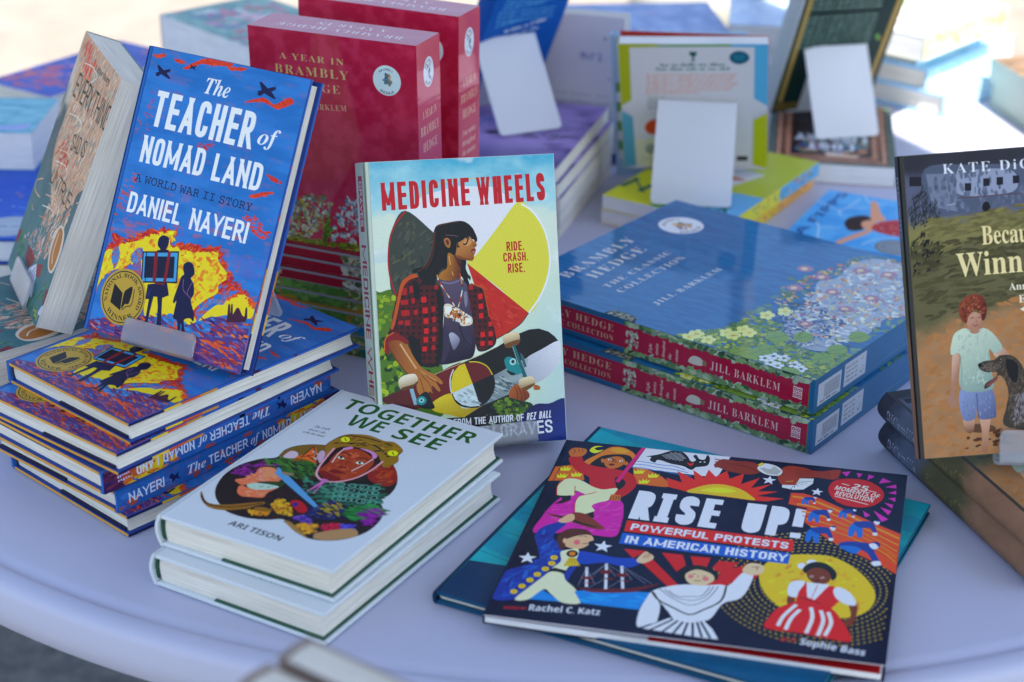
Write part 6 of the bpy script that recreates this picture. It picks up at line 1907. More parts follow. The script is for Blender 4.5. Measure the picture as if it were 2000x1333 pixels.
ART['red'] = '''
g red
t =14270324 T 288 1610 886 1617 52 A YEAR IN
t =14270324 T 238 1485 924 1499 73 BRAMBLY
t =14270324 T 382 1352 842 1374 66 HEDGE
t =14330496 T 369 1195 895 1232 49 JILL BARKLEM
c =14544359 1276 1541 125
a =2828340 S 1276 1541 85 95 14 BRAMBLY
a =2828340 S 1276 1541 115 -90 14 HEDGE
d =1921936,=11373129,=2846885,=13679221,=5539932 30 26 12 60 90 1239 1550 1285 1605 1332 1545 1290 1491
d =6191901,=8557597,=4219677,=10133809,=12498753 170 40 14 5 40 149 31 271 43 603 59 938 64 1240 89 1236 -9 934 -10 196 -48
d =12961949,=11840888,=8550725,=14016454,=5865362,=5009462,=10904619,=13154077 220 34 16 30 90 230 35 319 301 450 459 631 467 716 399 638 189 473 70
d =13951962,=12176589,=12073287,=1926795,=8166572,=14608601 150 32 16 30 90 696 77 749 308 835 480 949 489 1104 375 1090 83 888 79
d =4219677,=6131242,=8431156 80 30 12 60 60 604 71 671 293 713 155 643 67
'''
ART['yel'] = '''
p =11251485 -8 1555 389 1553 420 1520 112 1505 110 877 5 795 -6 -18 -76 -20
p =5282333 372 1539 1154 1561 1124 1528 404 1520
p =5745868 1124 1556 1494 1562 1495 806 1345 902 1344 1515 1116 1524
p =13947084 112 1509 1348 1519 1347 898 1495 796 1323 668 1308 40 98 2 110 695 5 791 109 873
p =5940405 0 738 114 657 126 35 0 3
p =12172573 1488 725 1341 635 1335 59 1465 20 1493 3
p =14407347 132 368 353 373 341 32 134 36
q =13847581 231 519 270 603 354 632 420 614 463 532 416 458 347 432 265 455
l =8882817 5 190 104 336 105
l =8882817 5 192 133 337 133
q =10067086 349 251 329 205 285 185 243 203 227 248 246 294 290 313 332 296
p =12301721 199 313 366 317 366 313 204 306
l =3352877 22 1184 169 1184 110
l =3352877 22 1197 170 1197 111
l =3352877 22 1210 170 1210 111
l =3352877 22 1223 170 1223 111
l =3352877 22 1236 171 1236 112
l =3352877 22 1249 171 1249 112
l =3352877 22 1262 172 1262 112
l =3352877 22 1275 172 1275 113
p =1923145 704 1463 782 1462 774 1420 749 1392 761 1348 725 1349 737 1398 711 1421
q =1923438 1100 1397 1131 1453 1200 1475 1268 1451 1302 1395 1268 1339 1199 1314 1130 1337
l =3184547 8 1138 1420 1268 1422
l =3184547 8 1147 1395 1259 1398
l =3184547 8 1157 1371 1250 1373
t =1927751 X 412 1282 1060 1296 39 aaaa aaa aaaaaaa aaaa aaaaaaa
t =1927751 X 370 1236 1107 1247 35 aaaa aaaaa aaaa aa aaa aaaa
t =14979691 X 270 1170 1184 1182 26 aaa aaaaa aaaaa aa a aaaaa aaaaa aaa aaa aaaa aaa aaa aaaaaa
t =14979691 X 268 1133 1152 1145 25 aaa aaaaa aaaaa aa a aaaaa aaaaa aaa aaa aaaa aaa aaa aaaaaa
t =14979691 X 267 1096 1121 1109 25 aaa aaaaa aaaaa aa a aaaaa aaaaa aaa aaa aaaa aaa aaa aaaaaa
t =14979691 X 266 1058 1183 1073 26 aaa aaaaa aaaaa aa a aaaaa aaaaa aaa aaa aaaa aaa aaa aaaaaa
t =14979691 X 264 1021 1152 1036 25 aaa aaaaa aaaaa aa a aaaaa aaaaa aaa aaa aaaa aaa aaa aaaaaa
t =14979691 X 263 983 1121 1000 26 aaa aaaaa aaaaa aa a aaaaa aaaaa aaa aaa aaaa aaa aaa aaaaaa
t =14979691 X 261 945 789 962 26 aaa aaaaa aaaaa aa a aaaaa aaaaa aaa aaa aaaa aaa aaa aaaaaa
t =8882817 X 271 893 449 898 26 aaaa aa aaa
t =8882817 X 269 849 447 854 26 aaaa aa aaa
t =8882817 X 268 805 446 810 26 aaaa aa aaa
t =8882817 X 266 761 444 766 26 aaaa aa aaa
'''
ART['gold'] = '''
p =8546860 39 151 113 153 110 1950 39 1961
p =12099165 65 147 90 154 82 1954 58 1958
p =8546860 1226 293 1290 288 1332 1840 1247 1853
p =12099165 1252 289 1272 291 1303 1845 1269 1850
p =8546860 31 35 34 123 1418 86 1408 -1
p =6640164 35 58 45 97 1404 65 1403 30
t =8824469 X 121 1752 1043 1671 33 aaa aaaaa aaaaa aa a aaaaa aaaaa aaa aaa aaaa aaa aaa aaaaaa
t =8824469 X 118 1688 1044 1606 33 aaa aaaaa aaaaa aa a aaaaa aaaaa aaa aaa aaaa aaa aaa aaaaaa
t =8824469 X 116 1624 1044 1541 32 aaa aaaaa aaaaa aa a aaaaa aaaaa aaa aaa aaaa aaa aaa aaaaaa
t =8824469 X 113 1558 1045 1475 34 aaa aaaaa aaaaa aa a aaaaa aaaaa aaa aaa aaaa aaa aaa aaaaaa
t =8824469 X 111 1493 1046 1408 33 aaa aaaaa aaaaa aa a aaaaa aaaaa aaa aaa aaaa aaa aaa aaaaaa
l =1911342 12 222 1393 1068 1312
t =8824469 X 105 1360 1047 1274 34 aaa aaaaa aaaaa aa a aaaaa aaaaa aaa aaa aaaa aaa aaa aaaaaa
t =8824469 X 103 1293 1048 1206 34 aaa aaaaa aaaaa aa a aaaaa aaaaa aaa aaa aaaa aaa aaa aaaaaa
t =8824469 X 100 1226 1049 1137 34 aaa aaaaa aaaaa aa a aaaaa aaaaa aaa aaa aaaa aaa aaa aaaaaa
t =8824469 X 97 1158 1049 1068 35 aaa aaaaa aaaaa aa a aaaaa aaaaa aaa aaa aaaa aaa aaa aaaaaa
t =8824469 X 95 1089 1050 999 35 aaa aaaaa aaaaa aa a aaaaa aaaaa aaa aaa aaaa aaa aaa aaaaaa
t =8824469 X 92 1021 1051 929 35 aaa aaaaa aaaaa aa a aaaaa aaaaa aaa aaa aaaa aaa aaa aaaaaa
t =8824469 X 89 951 1051 858 36 aaa aaaaa aaaaa aa a aaaaa aaaaa aaa aaa aaaa aaa aaa aaaaaa
p =6134340 1109 978 1146 999 1194 924 1157 890
p =14314269 1182 926 1202 937 1208 882
'''
ART['blue'] = '''
t =6798047 X 160 1375 959 1351 29 aaa aaaaa aaaaa aa a aaaaa aaaaa aaa aaa aaaa aaa a
t =6798047 X 156 1321 942 1298 30 aaa aaaaa aaaaa aa a aaaaa aaaaa aaa aaa aaaa aaa 
t =6798047 X 152 1267 771 1268 29 aaa aaaaa aaaaa aa a aaaaa aaaaa aaa a
t =6798047 X 120 1217 966 1182 29 aaa aaaaa aaaaa aa a aaaaa aaaaa aaa aaa aaaa aaa aaa 
t =6798047 X 116 1162 964 1126 30 aaa aaaaa aaaaa aa a aaaaa aaaaa aaa aaa aaaa aaa aaa 
t =6798047 X 126 1105 976 1068 29 aaa aaaaa aaaaa aa a aaaaa aaaaa aaa aaa aaaa aaa aaa 
t =6798047 X 135 1047 508 1086 31 aaa aaaaa aaaaa aa a 
t =15462891 X 302 949 885 1033 38 aa aaaaa aa a aaaaa
t =15462891 X 355 881 806 939 34 aa aaaaa aa a aaaaa
'''
ART['fipps'] = '''
k =14150897 11 1079 2140 929 1854 1016 1803 1115 1620
k =14150897 11 929 1854 786 1788
k =14150897 11 1474 1751 1289 1634 1318 1467
k =14150897 11 603 2019 384 1887 41 1791
k =14150897 11 1016 1803 1349 1751
k =14150897 11 105 1363 315 1279 466 1101
k =14150897 11 1692 1698 1602 1512 1747 1476
k =14150897 11 384 1887 440 1676
q =3611933 604 1691 746 1698 856 1636 900 1553 831 1484 644 1455 487 1482 425 1576 488 1638
q =15508605 658 1536 793 1501 737 1388 581 1360 513 1433
q =15508605 1323 1629 1321 1575 1032 1439 877 1345 787 1404 806 1476 1134 1583
q =15508605 -7 1625 217 1566 448 1470 521 1417 472 1383 172 1496 -27 1581
q =12655909 728 1405 856 1329 935 1181 549 1050 487 1219 563 1392
d =4138882,=15098141,=15847601,=9182523,=15083572 70 14 8 30 90 728 1405 856 1329 935 1181 549 1050 487 1219 567 1384
c =8949653 192 1048 200
o =5528676 192 1048 185 10
o =6647156 192 1048 120 8
t =1916549 B -419 1990 1437 1914 94 LISA FIPPS
'''

# ------------------------------------------------------------------ ground, table, canopy
g = MB(); g.quad([(-60, -60, -.74), (60, -60, -.74), (60, 60, -.74), (-60, 60, -.74)], (1, 1, 1))
go = mesh_obj('ground', g.V, g.F, M_GROUND); go['kind'] = 'structure'
g = MB(); g.quad([(-60, 3.3, -.736), (60, 3.3, -.736), (60, 60, -.736), (-60, 60, -.736)], (1, 1, 1))
go = mesh_obj('sunlit_ground', g.V, g.F, M_SUNLIT_GROUND); go['kind'] = 'structure'  # paler sheet added for the far ground, full sun put into its colour

def lathe(prof, n=192):
    V = []; F = []
    for r, z in prof:
        for i in range(n): V.append((r*math.cos(2*math.pi*i/n), r*math.sin(2*math.pi*i/n), z))
    for k in range(len(prof)-1):
        for i in range(n):
            j = (i+1) % n
            F.append((k*n+i, (k+1)*n+i, (k+1)*n+j, k*n+j))
    F.append(tuple(range(n)))
    F.append(tuple((len(prof)-1)*n + i for i in range(n-1, -1, -1)))
    return V, F
TC = (0.076, 1.690)
troot = tag(empty('folding_table', Matrix.Translation((TC[0], TC[1], -.74))), 'round white plastic folding table crowded with books', 'table')
def tz(z): return z + .74
prof = [(.02, tz(0)), (.40, tz(0)), (.722, tz(0)), (.7275, tz(-.0006)), (.7300, tz(-.0022)), (.7325, tz(-.0026)), (.7350, tz(-.0016)), (.7375, tz(.0004)), (.741, tz(.0012)), (.7485, tz(.0008)), (.7520, tz(-.0006)), (.7545, tz(-.0032)), (.7555, tz(-.0070)), (.7552, tz(-.020)), (.7535, tz(-.0345)), (.7510, tz(-.0365)), (.749, tz(-.035)), (.747, tz(-.022)), (.02, tz(-.022))]
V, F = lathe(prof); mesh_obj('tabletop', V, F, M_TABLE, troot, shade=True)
def tube(name, P, Q, r, mat, parent, n=14):
    P = Vector(P); Q = Vector(Q); d = (Q-P).normalized(); a = d.orthogonal().normalized(); b = d.cross(a)
    V = []; 
    for c in (P, Q):
        for i in range(n): V.append(tuple(c + (a*math.cos(2*math.pi*i/n) + b*math.sin(2*math.pi*i/n))*r))
    F = [(i, (i+1) % n, n+(i+1) % n, n+i) for i in range(n)] + [tuple(range(n-1, -1, -1)), tuple(range(n, 2*n))]
    return mesh_obj(name, V, F, mat, parent, shade=False)
for sx in (-1, 1):
    for sy in (-1, 1): tube('leg', (sx*.36, sy*.30, 0), (sx*.33, sy*.24, tz(-.0225)), .0145, M_METAL, troot)

# canopy over the table: its shade covers everything but the far right of the table
e1 = np.array((.44, -.90)); e2 = np.array((.90, .44)); e1 = e1/np.hypot(*e1); e2 = e2/np.hypot(*e2)
croot = tag(empty('canopy', Matrix.Translation((0, 0, -.74))), 'pale cloth canopy on four poles shading the book table', 'canopy')
def cp(a, b, z): q = e1*a + e2*b; return (q[0], q[1], z + .74)
A0, A1, B0, B1, CZ = -1.95, .85, -.20, 1.305, 1.42
m = MB(); mid = cp((A0+A1)/2, (B0+B1)/2, CZ+.42)
cs = [cp(A0, B0, CZ), cp(A0, B1, CZ), cp(A1, B1, CZ), cp(A1, B0, CZ)]
for i in range(4): m.quad([cs[i], cs[(i+1) % 4], mid], (1, 1, 1))
cl = mesh_obj('cloth', m.V, m.F, M_CANOPY, croot)
sd = cl.modifiers.new('thick', 'SOLIDIFY'); sd.thickness = .004
for c in cs: tube('pole', (c[0], c[1], 0), (c[0], c[1], c[2]-.004), .016, M_METAL, croot)

# round stool beyond the table
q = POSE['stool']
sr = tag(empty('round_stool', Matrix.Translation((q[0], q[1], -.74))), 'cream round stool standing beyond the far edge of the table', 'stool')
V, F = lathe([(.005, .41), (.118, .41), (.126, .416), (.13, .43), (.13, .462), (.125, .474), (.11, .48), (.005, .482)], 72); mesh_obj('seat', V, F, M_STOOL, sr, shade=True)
for i in range(4):
    t = math.pi/4 + i*math.pi/2
    tube('leg', (.14*math.cos(t), .14*math.sin(t), 0), (.10*math.cos(t), .10*math.sin(t), .41), .012, M_METAL, sr)

# ------------------------------------------------------------------ helpers for the covers
def art(name, w, h, seed=1): return sheet_of(name, w, h, None, seed)
def fl(x, y, z, a, w, h): return (x, y, z, a, math.pi/2, 0.0, w, h)
def sh(w, h, src, seed=1):
    s = Sheet(w, h, seed); s.run(src); return s
def L4(v): return int(round(v*1e4))
def T(c, font, txt, x0, y0, x1, y1, h): return 't %s %s %d %d %d %d %d %s\n' % (c, font, L4(x0), L4(y0), L4(x1), L4(y1), L4(h), txt)
def Pp(c, *pts): return 'p %s ' % c + ' '.join(str(L4(v)) for v in pts) + '\n'
def Dd(cs, n, ln, w, an, sp, x0, y0, x1, y1): return 'd %s %d %d %d %d %d %d %d %d %d %d %d %d %d\n' % (cs, n, ln, w, an, sp, L4(x0), L4(y0), L4(x1), L4(y0), L4(x1), L4(y1), L4(x0), L4(y1))

# ------------------------------------------------------------------ blue war-story hardcovers, left
TEA = art('tea', .148, .219)
def teaspine(w=.219, h=.0172):
    s = Pp('2a62ac', 0, 0, w, 0, w, h, 0, h) + Dd('3a74c0,2c5ca4,b0503c,7a4a80', 60, 70, 22, 0, 12, 0, 0, w*.9, h) + Pp('3a1c4c', w-.024, 0, w, 0, w, h, w-.024, h) + Dd('5a2440,3a2a70,7a3048', 22, 60, 14, 0, 8, w-.024, 0, w, h)
    s += Pp('e8c41c', w-.056, .0005, w-.026, .0005, w-.030, h-.0005, w-.052, h-.0005) + Dd('d86828,c84a2c,e8b020', 46, 60, 18, 0, 25, w-.064, 0, w-.02, h)
    s += T('dce4f4', 'C', 'NAYERI', .010, .0050, .042, .0050, .0078) + T('dce4f4', 'Z', 'The', .064, .0055, .081, .0055, .0072) + T('dce4f4', 'C', 'TEACHER', .084, .0050, .122, .0050, .0078)
    s += T('dce4f4', 'Z', 'of', .125, .0055, .134, .0055, .0072) + T('dce4f4', 'C', 'NOMAD', .137, .0050, .166, .0050, .0078) + T('dce4f4', 'C', 'LAND', .170, .0050, .190, .0050, .0078)
    s += Pp('1c2050', .046, .010, .049, .0128, .052, .0098, .056, .012, .0545, .0086, .057, .005, .0525, .0072, .049, .0042, .0492, .0078)
    s += T('d8c8e0', 'X', 'aaaaa', .196, .0105, .207, .0105, .002) + T('d8c8e0', 'X', 'aaaaaa', .196, .007, .207, .007, .002)
    return sh(w, h, s, 5)
TSP = teaspine()
FORE = [(0, .14, '1c1c50'), (.14, .21, 'e8c020'), (.21, .29, 'd0582c'), (.29, .36, 'c88a30'), (.36, 1, '2c60b4'), (.52, .545, 'b0483c'), (.70, .71, 'b0483c')]
def tea_extra(root, w, h, t, bt):
    m = MB(); m.box(w*.42, w-.006, .0012, h-.0012, -t+bt+1e-5, -t+bt+.0018, (.015, .016, .055)); m.build('jacket_flap', M_CLOTH, root)
    m = MB(); m.box(.0005, .003, .0026, .0036, -t+bt+.0005, -bt-.0005, (.05, .04, .05)); m.build('headband', M_CLOTH, root)
tb = hardcover('hardcover_book', 'blue hardcover lying on top of the left stack under the leaning copy, its seal showing', 'book',
               POSE['tea1'], .148, .219, .0172, TEA, '2f6ab8', '20408c', TSP, '2a62ac', extra=tea_extra, fore=FORE, foot='d89c38', group='blue hardcovers stacked at left')
again(tb, POSE['tea2'], 'blue hardcover second from the top of the left stack, its cream fore-edge showing')
# face down, spine to the viewer: turned over about its spine
def flip(p, t, w):
    M = pose(p); return M
def flipped(src, p, t, w, h, label):
    c = copy_tree(src); M = pose(p)
    # spine towards the viewer (the p frame's right edge), face down
    u = M.col[0].to_3d(); v = M.col[1].to_3d(); n = M.col[2].to_3d(); o = M.translation + u*w
    X = -u; Y = v; Z = X.cross(Y)
    R = Matrix((X, Y, Z)).transposed().to_4x4(); R.translation = o - n*t
    c.matrix_world = R; c['label'] = label; return c
def spine_out(src, p, w, h, label):
    c = copy_tree(src); M = pose(p)
    u = M.col[0].to_3d(); v = M.col[1].to_3d(); o = M.translation + u*w + v*h
    R = Matrix((-u, -v, M.col[2].to_3d())).transposed().to_4x4(); R.translation = o
    c.matrix_world = R; c['label'] = label; return c
flipped(tb, POSE['tea3'], .0172, .148, .219, 'blue hardcover lying face down in the left stack, spine lettering upside down')
spine_out(tb, POSE['tea4'], .148, .219, 'blue hardcover in the left stack with its white spine lettering the right way up')
again(tb, POSE['tea5'], 'blue hardcover at the bottom of the left stack, resting on the table')
c = again(tb, POSE['tst'], 'blue hardcover with orange sky and two silhouettes leaning upright on a stand')
del c['group']
stand('frosted stand holding the upright blue hardcover on top of its stack', POSE['tst'], .148, .0172, .0725, .0878, foot=.045, lip=.0185)

# ------------------------------------------------------------------ white hardcovers with the flower collage, front
TWSA = art('tws', .143, .219, 3)
def tws_extra(root, w, h, t, bt):
    m = MB(); m.box(w*.36, w-.0020, .0010, h-.0010, -t+bt+1e-5, -t+bt+.0012, (.010, .085, .04)); m.build('endpaper', M_GREEN, root)
    for y in (.0028, h-.0040):
        m = MB(); m.box(.0000, .0026, y, y+.0012, -t+bt+.001, -bt-.001, (.01, .07, .03)); m.build('headband', M_HEADG, root)
wb = hardcover('hardcover_book', 'white hardcover with green title and snake-hooded face, upper of the front pair', 'book', POSE['tws1'], .143, .219, .0243, TWSA, 'd9dfe0', 'd4dadb',
               None, 'd4dadb', extra=tws_extra, mat=M_PRINT, group='white hardcovers at the front', bt=.0030, bulge=.0038)
again(wb, POSE['tws2'], 'white hardcover with green endpaper lying on the table under its twin')

# ------------------------------------------------------------------ skateboard hardcover in the middle
w, h, t = .1465, .2215, .023
ms = sh(h, t, Pp('c4d0bc', 0, 0, h, 0, h, t, 0, t) + Pp('b02c40', .010, .006, .052, .006, .052, .0165, .010, .0165) + T('e4e4ea', 'C', 'GRAVES', .014, .008, .048, .008, .0065) + T('b02c40', 'C', 'MEDICINE WHEELS', .062, .0055, .205, .0055, .0125))
hardcover('hardcover_book', 'upright hardcover with a long-haired skateboarder in red plaid on its cover', 'book', POSE['med'], w, h, t, art('med', .146, .219, 7), 'c4d0bc', 'dfe4d8', ms, 'c4d0bc', skew=.0025)
stand('frosted stand in front of the skateboarder hardcover on the table', POSE['med'], w, t, .0905, 0.0, wid=.064, foot=.05, lip=.0165)

# ------------------------------------------------------------------ protest picture book and the teal book under it
RA = art('rise', .258, .252, 11)
root = tag(empty('picture_book', pose(POSE['rise'])), 'thin dark blue picture book of protest figures, front right, cover lifting slightly', 'book')
w, h = POSE['rise'][6:8]
root.matrix_world = pose(POSE['rise']) @ Matrix.Rotation(-.0217, 4, 'Y')
m = MB(); m.box(0, w, 0, h, -.0006, 0, hexc('d8d0d4'))
bq = Sheet(w, h); bq.add(np.array([(0, 0), (w, 0), (w, h), (0, h)]), [(0, 1, 2, 3)], hexc('0c1432'), clip=False); m.sheet(bq, (0, 0, 1e-6), (1, 0, 0), (0, 1, 0), (0, 0, 1))
m.sheet(RA, (0, 0, 3e-6), (w/.258, 0, 0), (0, h/.252, 0), (0, 0, 1))
m.build('front_cover', M_PRINT, root)
n_before = len(root.children)
m = MB(); m.box(0, w, 0, h, -.0065, -.006, hexc('0c1432')); m.build('back_cover', M_PRINT, root)
m = MB(); m.box(-.0006, -1e-5, 0, h, -.0065, 0, hexc('0c1432')); m.build('spine', M_PRINT, root)
m = MB(); m.box(w*.42, w-.003, .001, h-.001, -.0018, -.0012, (.42, .008, .012)); m.build('endpaper', M_CLOTH, root)
page_block(root, .0005, w-.002, .001, h-.001, -.006, -.0019, M_PAGEW, 0.0)
for ch in root.children:
    if not ch.name.startswith(('front_cover', 'spine')): ch.matrix_local = Matrix.Translation((0, 0, -.0003)) @ Matrix.Rotation(.0217, 4, 'Y')
w, h = POSE['teal'][6:8]
tt = sh(w, h, 'g teal\n' + ''.join(Pp(c, *pts) for c, pts in (('10385c', (0, 0, .10, 0, .085, .03, .05, .055, 0, .045)), ('0a2440', (.055, .098, .078, .102, .09, .11, .075, .112, .06, .106)), ('0a2440', (.07, .135, .085, .138, .088, .150, .072, .148)))) + ''.join('l 0c5c70 6 %d %d %d %d\n' % (L4(a), L4(b), L4(c), L4(d)) for a, b, c, d in ((0, .06, .12, .04), (0, .09, .13, .085), (0, .12, .2, .13), (0, .15, .2, .16), (.03, .06, .1, .1), (w-.08, .1, w, .13), (w-.09, .16, w, .17))), 4)
hardcover('hardcover_book', 'teal picture book mostly hidden under the protest picture book', 'book', POSE['teal'], w, h, .0095, tt, '0f6c88', '0e4c6c', None, '0d3450', fore=[(0, 1, '12808c')])

# ------------------------------------------------------------------ boxed sets, shrink wrapped
def slipcase_blue(p, label):
    root = tag(empty('boxed_book_set', pose(p)), label, 'boxed set', 'blue boxed sets in shrink wrap')
    w, h, t = p[6], p[7], .0298
    m = MB(); m.rbox(0, w, 0, h, -t, 0, hexc('0e588c'), .0012)
    b = Sheet(w, h); b.grid(lambda x, y, ww, hh: mixc(H('0f6096'), H('1c70a6'), sst(.3, .7, fbm(x/14, y/3, 3))), .002)
    m.sheet(b, (0, 0, 2e-6), (1, 0, 0), (0, 1, 0), (0, 0, 1)); m.sheet(art('bra', .303, .264, 13), (0, 0, 6e-6), (w/.303, 0, 0), (0, h/.264, 0), (0, 0, 1))
    # right-hand end: plain with two stickers
    e = sh(h, t, Pp('12608e', 0, 0, h, 0, h, t, 0, t) + Pp('c8ccd4', .006, .005, .042, .005, .042, .024, .006, .024) + Pp('c4c8d0', .047, .006, .082, .006, .082, .026, .047, .026)
           + ''.join('l 2a2e38 %d %d %d %d %d\n' % (4 + (i*7) % 7, L4(.016+i*.0011), L4(.0095), L4(.016+i*.0011), L4(.021)) for i in range(22)) + T('3a4048', 'X', 'aaaa aaaa aaaa', .010, .0065, .036, .0065, .0018)
           + ''.join(T('5a6068', 'X', 'aaaaa aaa aaa', .050, y, .068, y, .0016) for y in (.009, .013, .017, .021)) + 'k 5a6068 7 735 120 745 95 770 100 778 150\nl 5a6068 6 740 210 775 215\n' + ''.join('l 3a7498 3 %d %d %d %d\n' % (950+i*90, 60+i*5, 1800-i*40, 62+i*5) for i in range(4)), 9)
    m.sheet(e, (w+2e-5, 0, -t), (0, 1, 0), (0, 0, 1), (1, 0, 0))
    m.build('slipcase', M_FILM, root)
    # front: the spines of the books inside, with picture margins
    f = sh(w, t, Pp('1d5a84', 0, 0, w, 0, w, t, 0, t) + Pp('4c7044', .125, 0, w-.004, 0, w-.004, t, .125, t) + Dd('5c8050,3c5c3c,7a9a60,a8b8a0,2c4430', 240, 60, 22, 10, 60, .128, .0002, w-.006, .0045) + Dd('5c8050,3c5c3c,7a9a60,a8b8a0,2c4430', 240, 60, 22, 10, 60, .128, t-.0042, w-.006, t-.0002), 10)
    m = MB(); m.sheet(f, (0, -2e-5, -t), (1, 0, 0), (0, 0, 1), (0, -1, 0)); m.build('picture_margin', M_FILM, root)
    r = sh(w, .0206, Pp('9c0f34', 0, 0, w, 0, w, .0206, 0, .0206) + T('c8a484', 'T', 'BRAMBLY HEDGE', .016, .0112, .116, .0112, .0062) + T('c8a484', 'T', 'THE CLASSIC COLLECTION', .016, .0030, .116, .0030, .0046)
           + Dd('b0b4a0,8a9078,c8c8b8,6a7060', 50, 24, 10, 40, 90, .129, .004, .141, .0165) + ''.join(T('c8b0a0', 'I', s_, x, .003, x, .003+l_, .0030) for s_, x, l_ in (('Eight', .155, .0085), ('stories', .1615, .0105), ('throughout', .168, .0148), ('the', .1745, .0052), ('seasons', .181, .0108)))
           + 'q b8b4a4 1910 70 1960 55 2040 65 2060 100 2020 130 1950 125\np 7a6a48 2045 80 2085 70 2090 110 2050 120\n' + T('c8b0a8', 'T', 'JILL BARKLEM', .2125, .0062, .2775, .0062, .0070)
           + ''.join('p d0b8bc %d %d %d %d %d %d %d %d\n' % (x, y, x+38, y, x+38, y+46, x, y+46) for x, y in ((2895, 55), (2938, 55), (2895, 106), (2938, 106))) + ''.join('o 9c0f34 %d %d 11 8\n' % (x, y) for x, y in ((2914, 78), (2957, 78), (2914, 129), (2957, 129))), 12)
    m = MB(); m.sheet(r, (0, -4.5e-5, -t+.0046), (w/w*.985, 0, 0), (0, 0, 1), (0, -1, 0)); m.build('spine', M_FILM, root)
    # thumb notch cut in the top edge
    nn = sh(.05, .02, 'c 3c4448 250 0 150\n' + Dd('8a9a80,6a7a58,c8ccb8,4a5848,a89878', 90, 26, 10, 20, 90, .012, .0002, .038, .0125), 3)
    m = MB(); m.sheet(nn, (.094, 2e-4, 2.6e-4), (1, 0, 0), (0, .75, 0), (0, 0, 1)); m.build('thumb_notch', M_PRINT, root)
    return root
bx = slipcase_blue(POSE['bra1'], 'blue shrink-wrapped boxed set on top of its twin, red spine side facing left')
again(bx, POSE['bra2'], 'blue shrink-wrapped boxed set lying on the table under its twin')

def redbox(p, label):
    root = tag(empty('boxed_book_set', pose(p)), label, 'boxed set', 'red boxed sets in shrink wrap')
    w, h, tf = POSE['red1'][6], POSE['red1'][7], .0415
    t = .058
    m = MB(); m.rbox(0, w, 0, h, -tf, 0, hexc('bc2444'), .0010)
    m.sheet(art('red', .1546, .1857, 17), (0, 0, 3e-6), (w/.1546, 0, 0), (0, h/.1857, 0), (0, 0, 1))
    s1 = sh(t, h, Pp('c02c4c', 0, 0, t, 0, t, h, 0, h) + 'c d8dce4 290 1590 125\n' + 'a 3a3a48 S 290 1590 85 95 20 BRAMBLY\na 3a3a48 S 290 1590 115 -90 20 HEDGE\n' + Dd('4a74a8,b08a60,64866a', 16, 26, 12, 60, 90, .024, .153, .034, .165)
           + T('e0b894', 'T', 'A YEAR IN', .012, .122, .047, .122, .0068) + T('e0b894', 'T', 'BRAMBLY', .007, .108, .052, .108, .0078) + T('e0b894', 'T', 'HEDGE', .012, .094, .047, .094, .0078)
           + ''.join(T('d8a898', 'I', s_, .011, y, .047, y, .0052) for s_, y in (('Four stories', .078), ('throughout', .069), ('the seasons', .060))) + ''.join(T('d8a898', 'X', s_, .012, y, .046, y, .0044) for s_, y in (('aaaaaa aaaaa', .044), ('aaaaaa aaaaa', .036), ('aaaaaa aaaa', .028))), 6)
    m.sheet(s1, (w+2e-5, 0, 0), (0, 0, -tf/t), (0, 1, 0), (1, 0, 0))
    tp = sh(w, t, Pp('b82444', 0, 0, w, 0, w, t, 0, t) + T('e8c8bc', 'T', 'A YEAR IN', .115, .044, .050, .044, .009) + T('e8c8bc', 'T', 'BRAMBLY HEDGE', .135, .026, .020, .026, .010), 6)
    m.sheet(tp, (0, h+2e-5, 0), (1, 0, 0), (0, 0, -tf/t), (0, 1, 0))
    m.build('slipcase', M_FILM, root)
    return root
redbox(POSE['red1'], 'red shrink-wrapped boxed set standing on the stack of thin books, nearer of two')
redbox(POSE['red2'], 'red shrink-wrapped boxed set standing behind its twin, partly hidden')

# thin picture books under the red boxes, spines to the viewer
u = np.array((math.cos(POSE['red1'][3]), math.sin(POSE['red1'][3]))); bk = np.array((-u[1], u[0]))
O = np.array(POSE['red1'][:2]) + u*.168 - bk*.006
ya = math.atan2(bk[1], bk[0])
bands = [('a81c34', 'red spine topmost'), ('a81c34', 'red spine second from the top'), ('a41a30', 'red spine third from the top'), ('b88a2c', 'mustard spine just under the red ones'), ('b8902c', 'mustard spine, second of that colour'), ('b88a2c', 'mustard spine above the blue ones'), ('2c86b0', 'blue spine just under the mustard ones'), ('2c8ab0', 'blue spine, second from the bottom'), ('2c7a6c', 'green spine at the bottom')]
rr = random.Random(4)
for i, (c, lb) in enumerate(bands):
    wv = [Pp(c, 0, 0, .182, 0, .182, .0102, 0, .0102), 'l 402020 3 0 42 1820 42\n']
    pal = '6a7a48,c8c0a0,8a6a48,d8d4c8,4a5a38' if i < 3 else '5c8a3c,7aa04c,3c6a34,c8c890,8a7a3c'
    wv.append(Dd(pal, 60, 50, 26, 0, 40, .020, .0004, .034, .0098)); wv.append(Dd(pal, 90, 50, 26, 0, 40, .100 - (i > 2)*.05, .0004, .124 - (i > 2)*.01, .0098))
    if i > 2: wv.append(Dd('5c8a3c,4c7a34,78a850', 60, 70, 30, 0, 10, .040, .0004, .098, .0098))
    wv.append(Pp('989aa2', 0, .0080, .182, .0080, .182, .0102, 0, .0102))
    sp = sh(.182, .0102, ''.join(wv), i+2)
    j = rr.uniform(-.002, .002); q = O - bk*j + u*rr.uniform(-.003, .002)
    hardcover('picture_book', 'thin picture book with %s, stacked under the red boxes' % lb, 'book', fl(q[0], q[1], .093 - i*.01033, ya + rr.uniform(-.008, .008), .17, .182), .17, .182, .0101, None, c, 'a8a8a8', sp, c, group='thin picture books under the red boxes', mat=M_PRINT, bt=.0016)

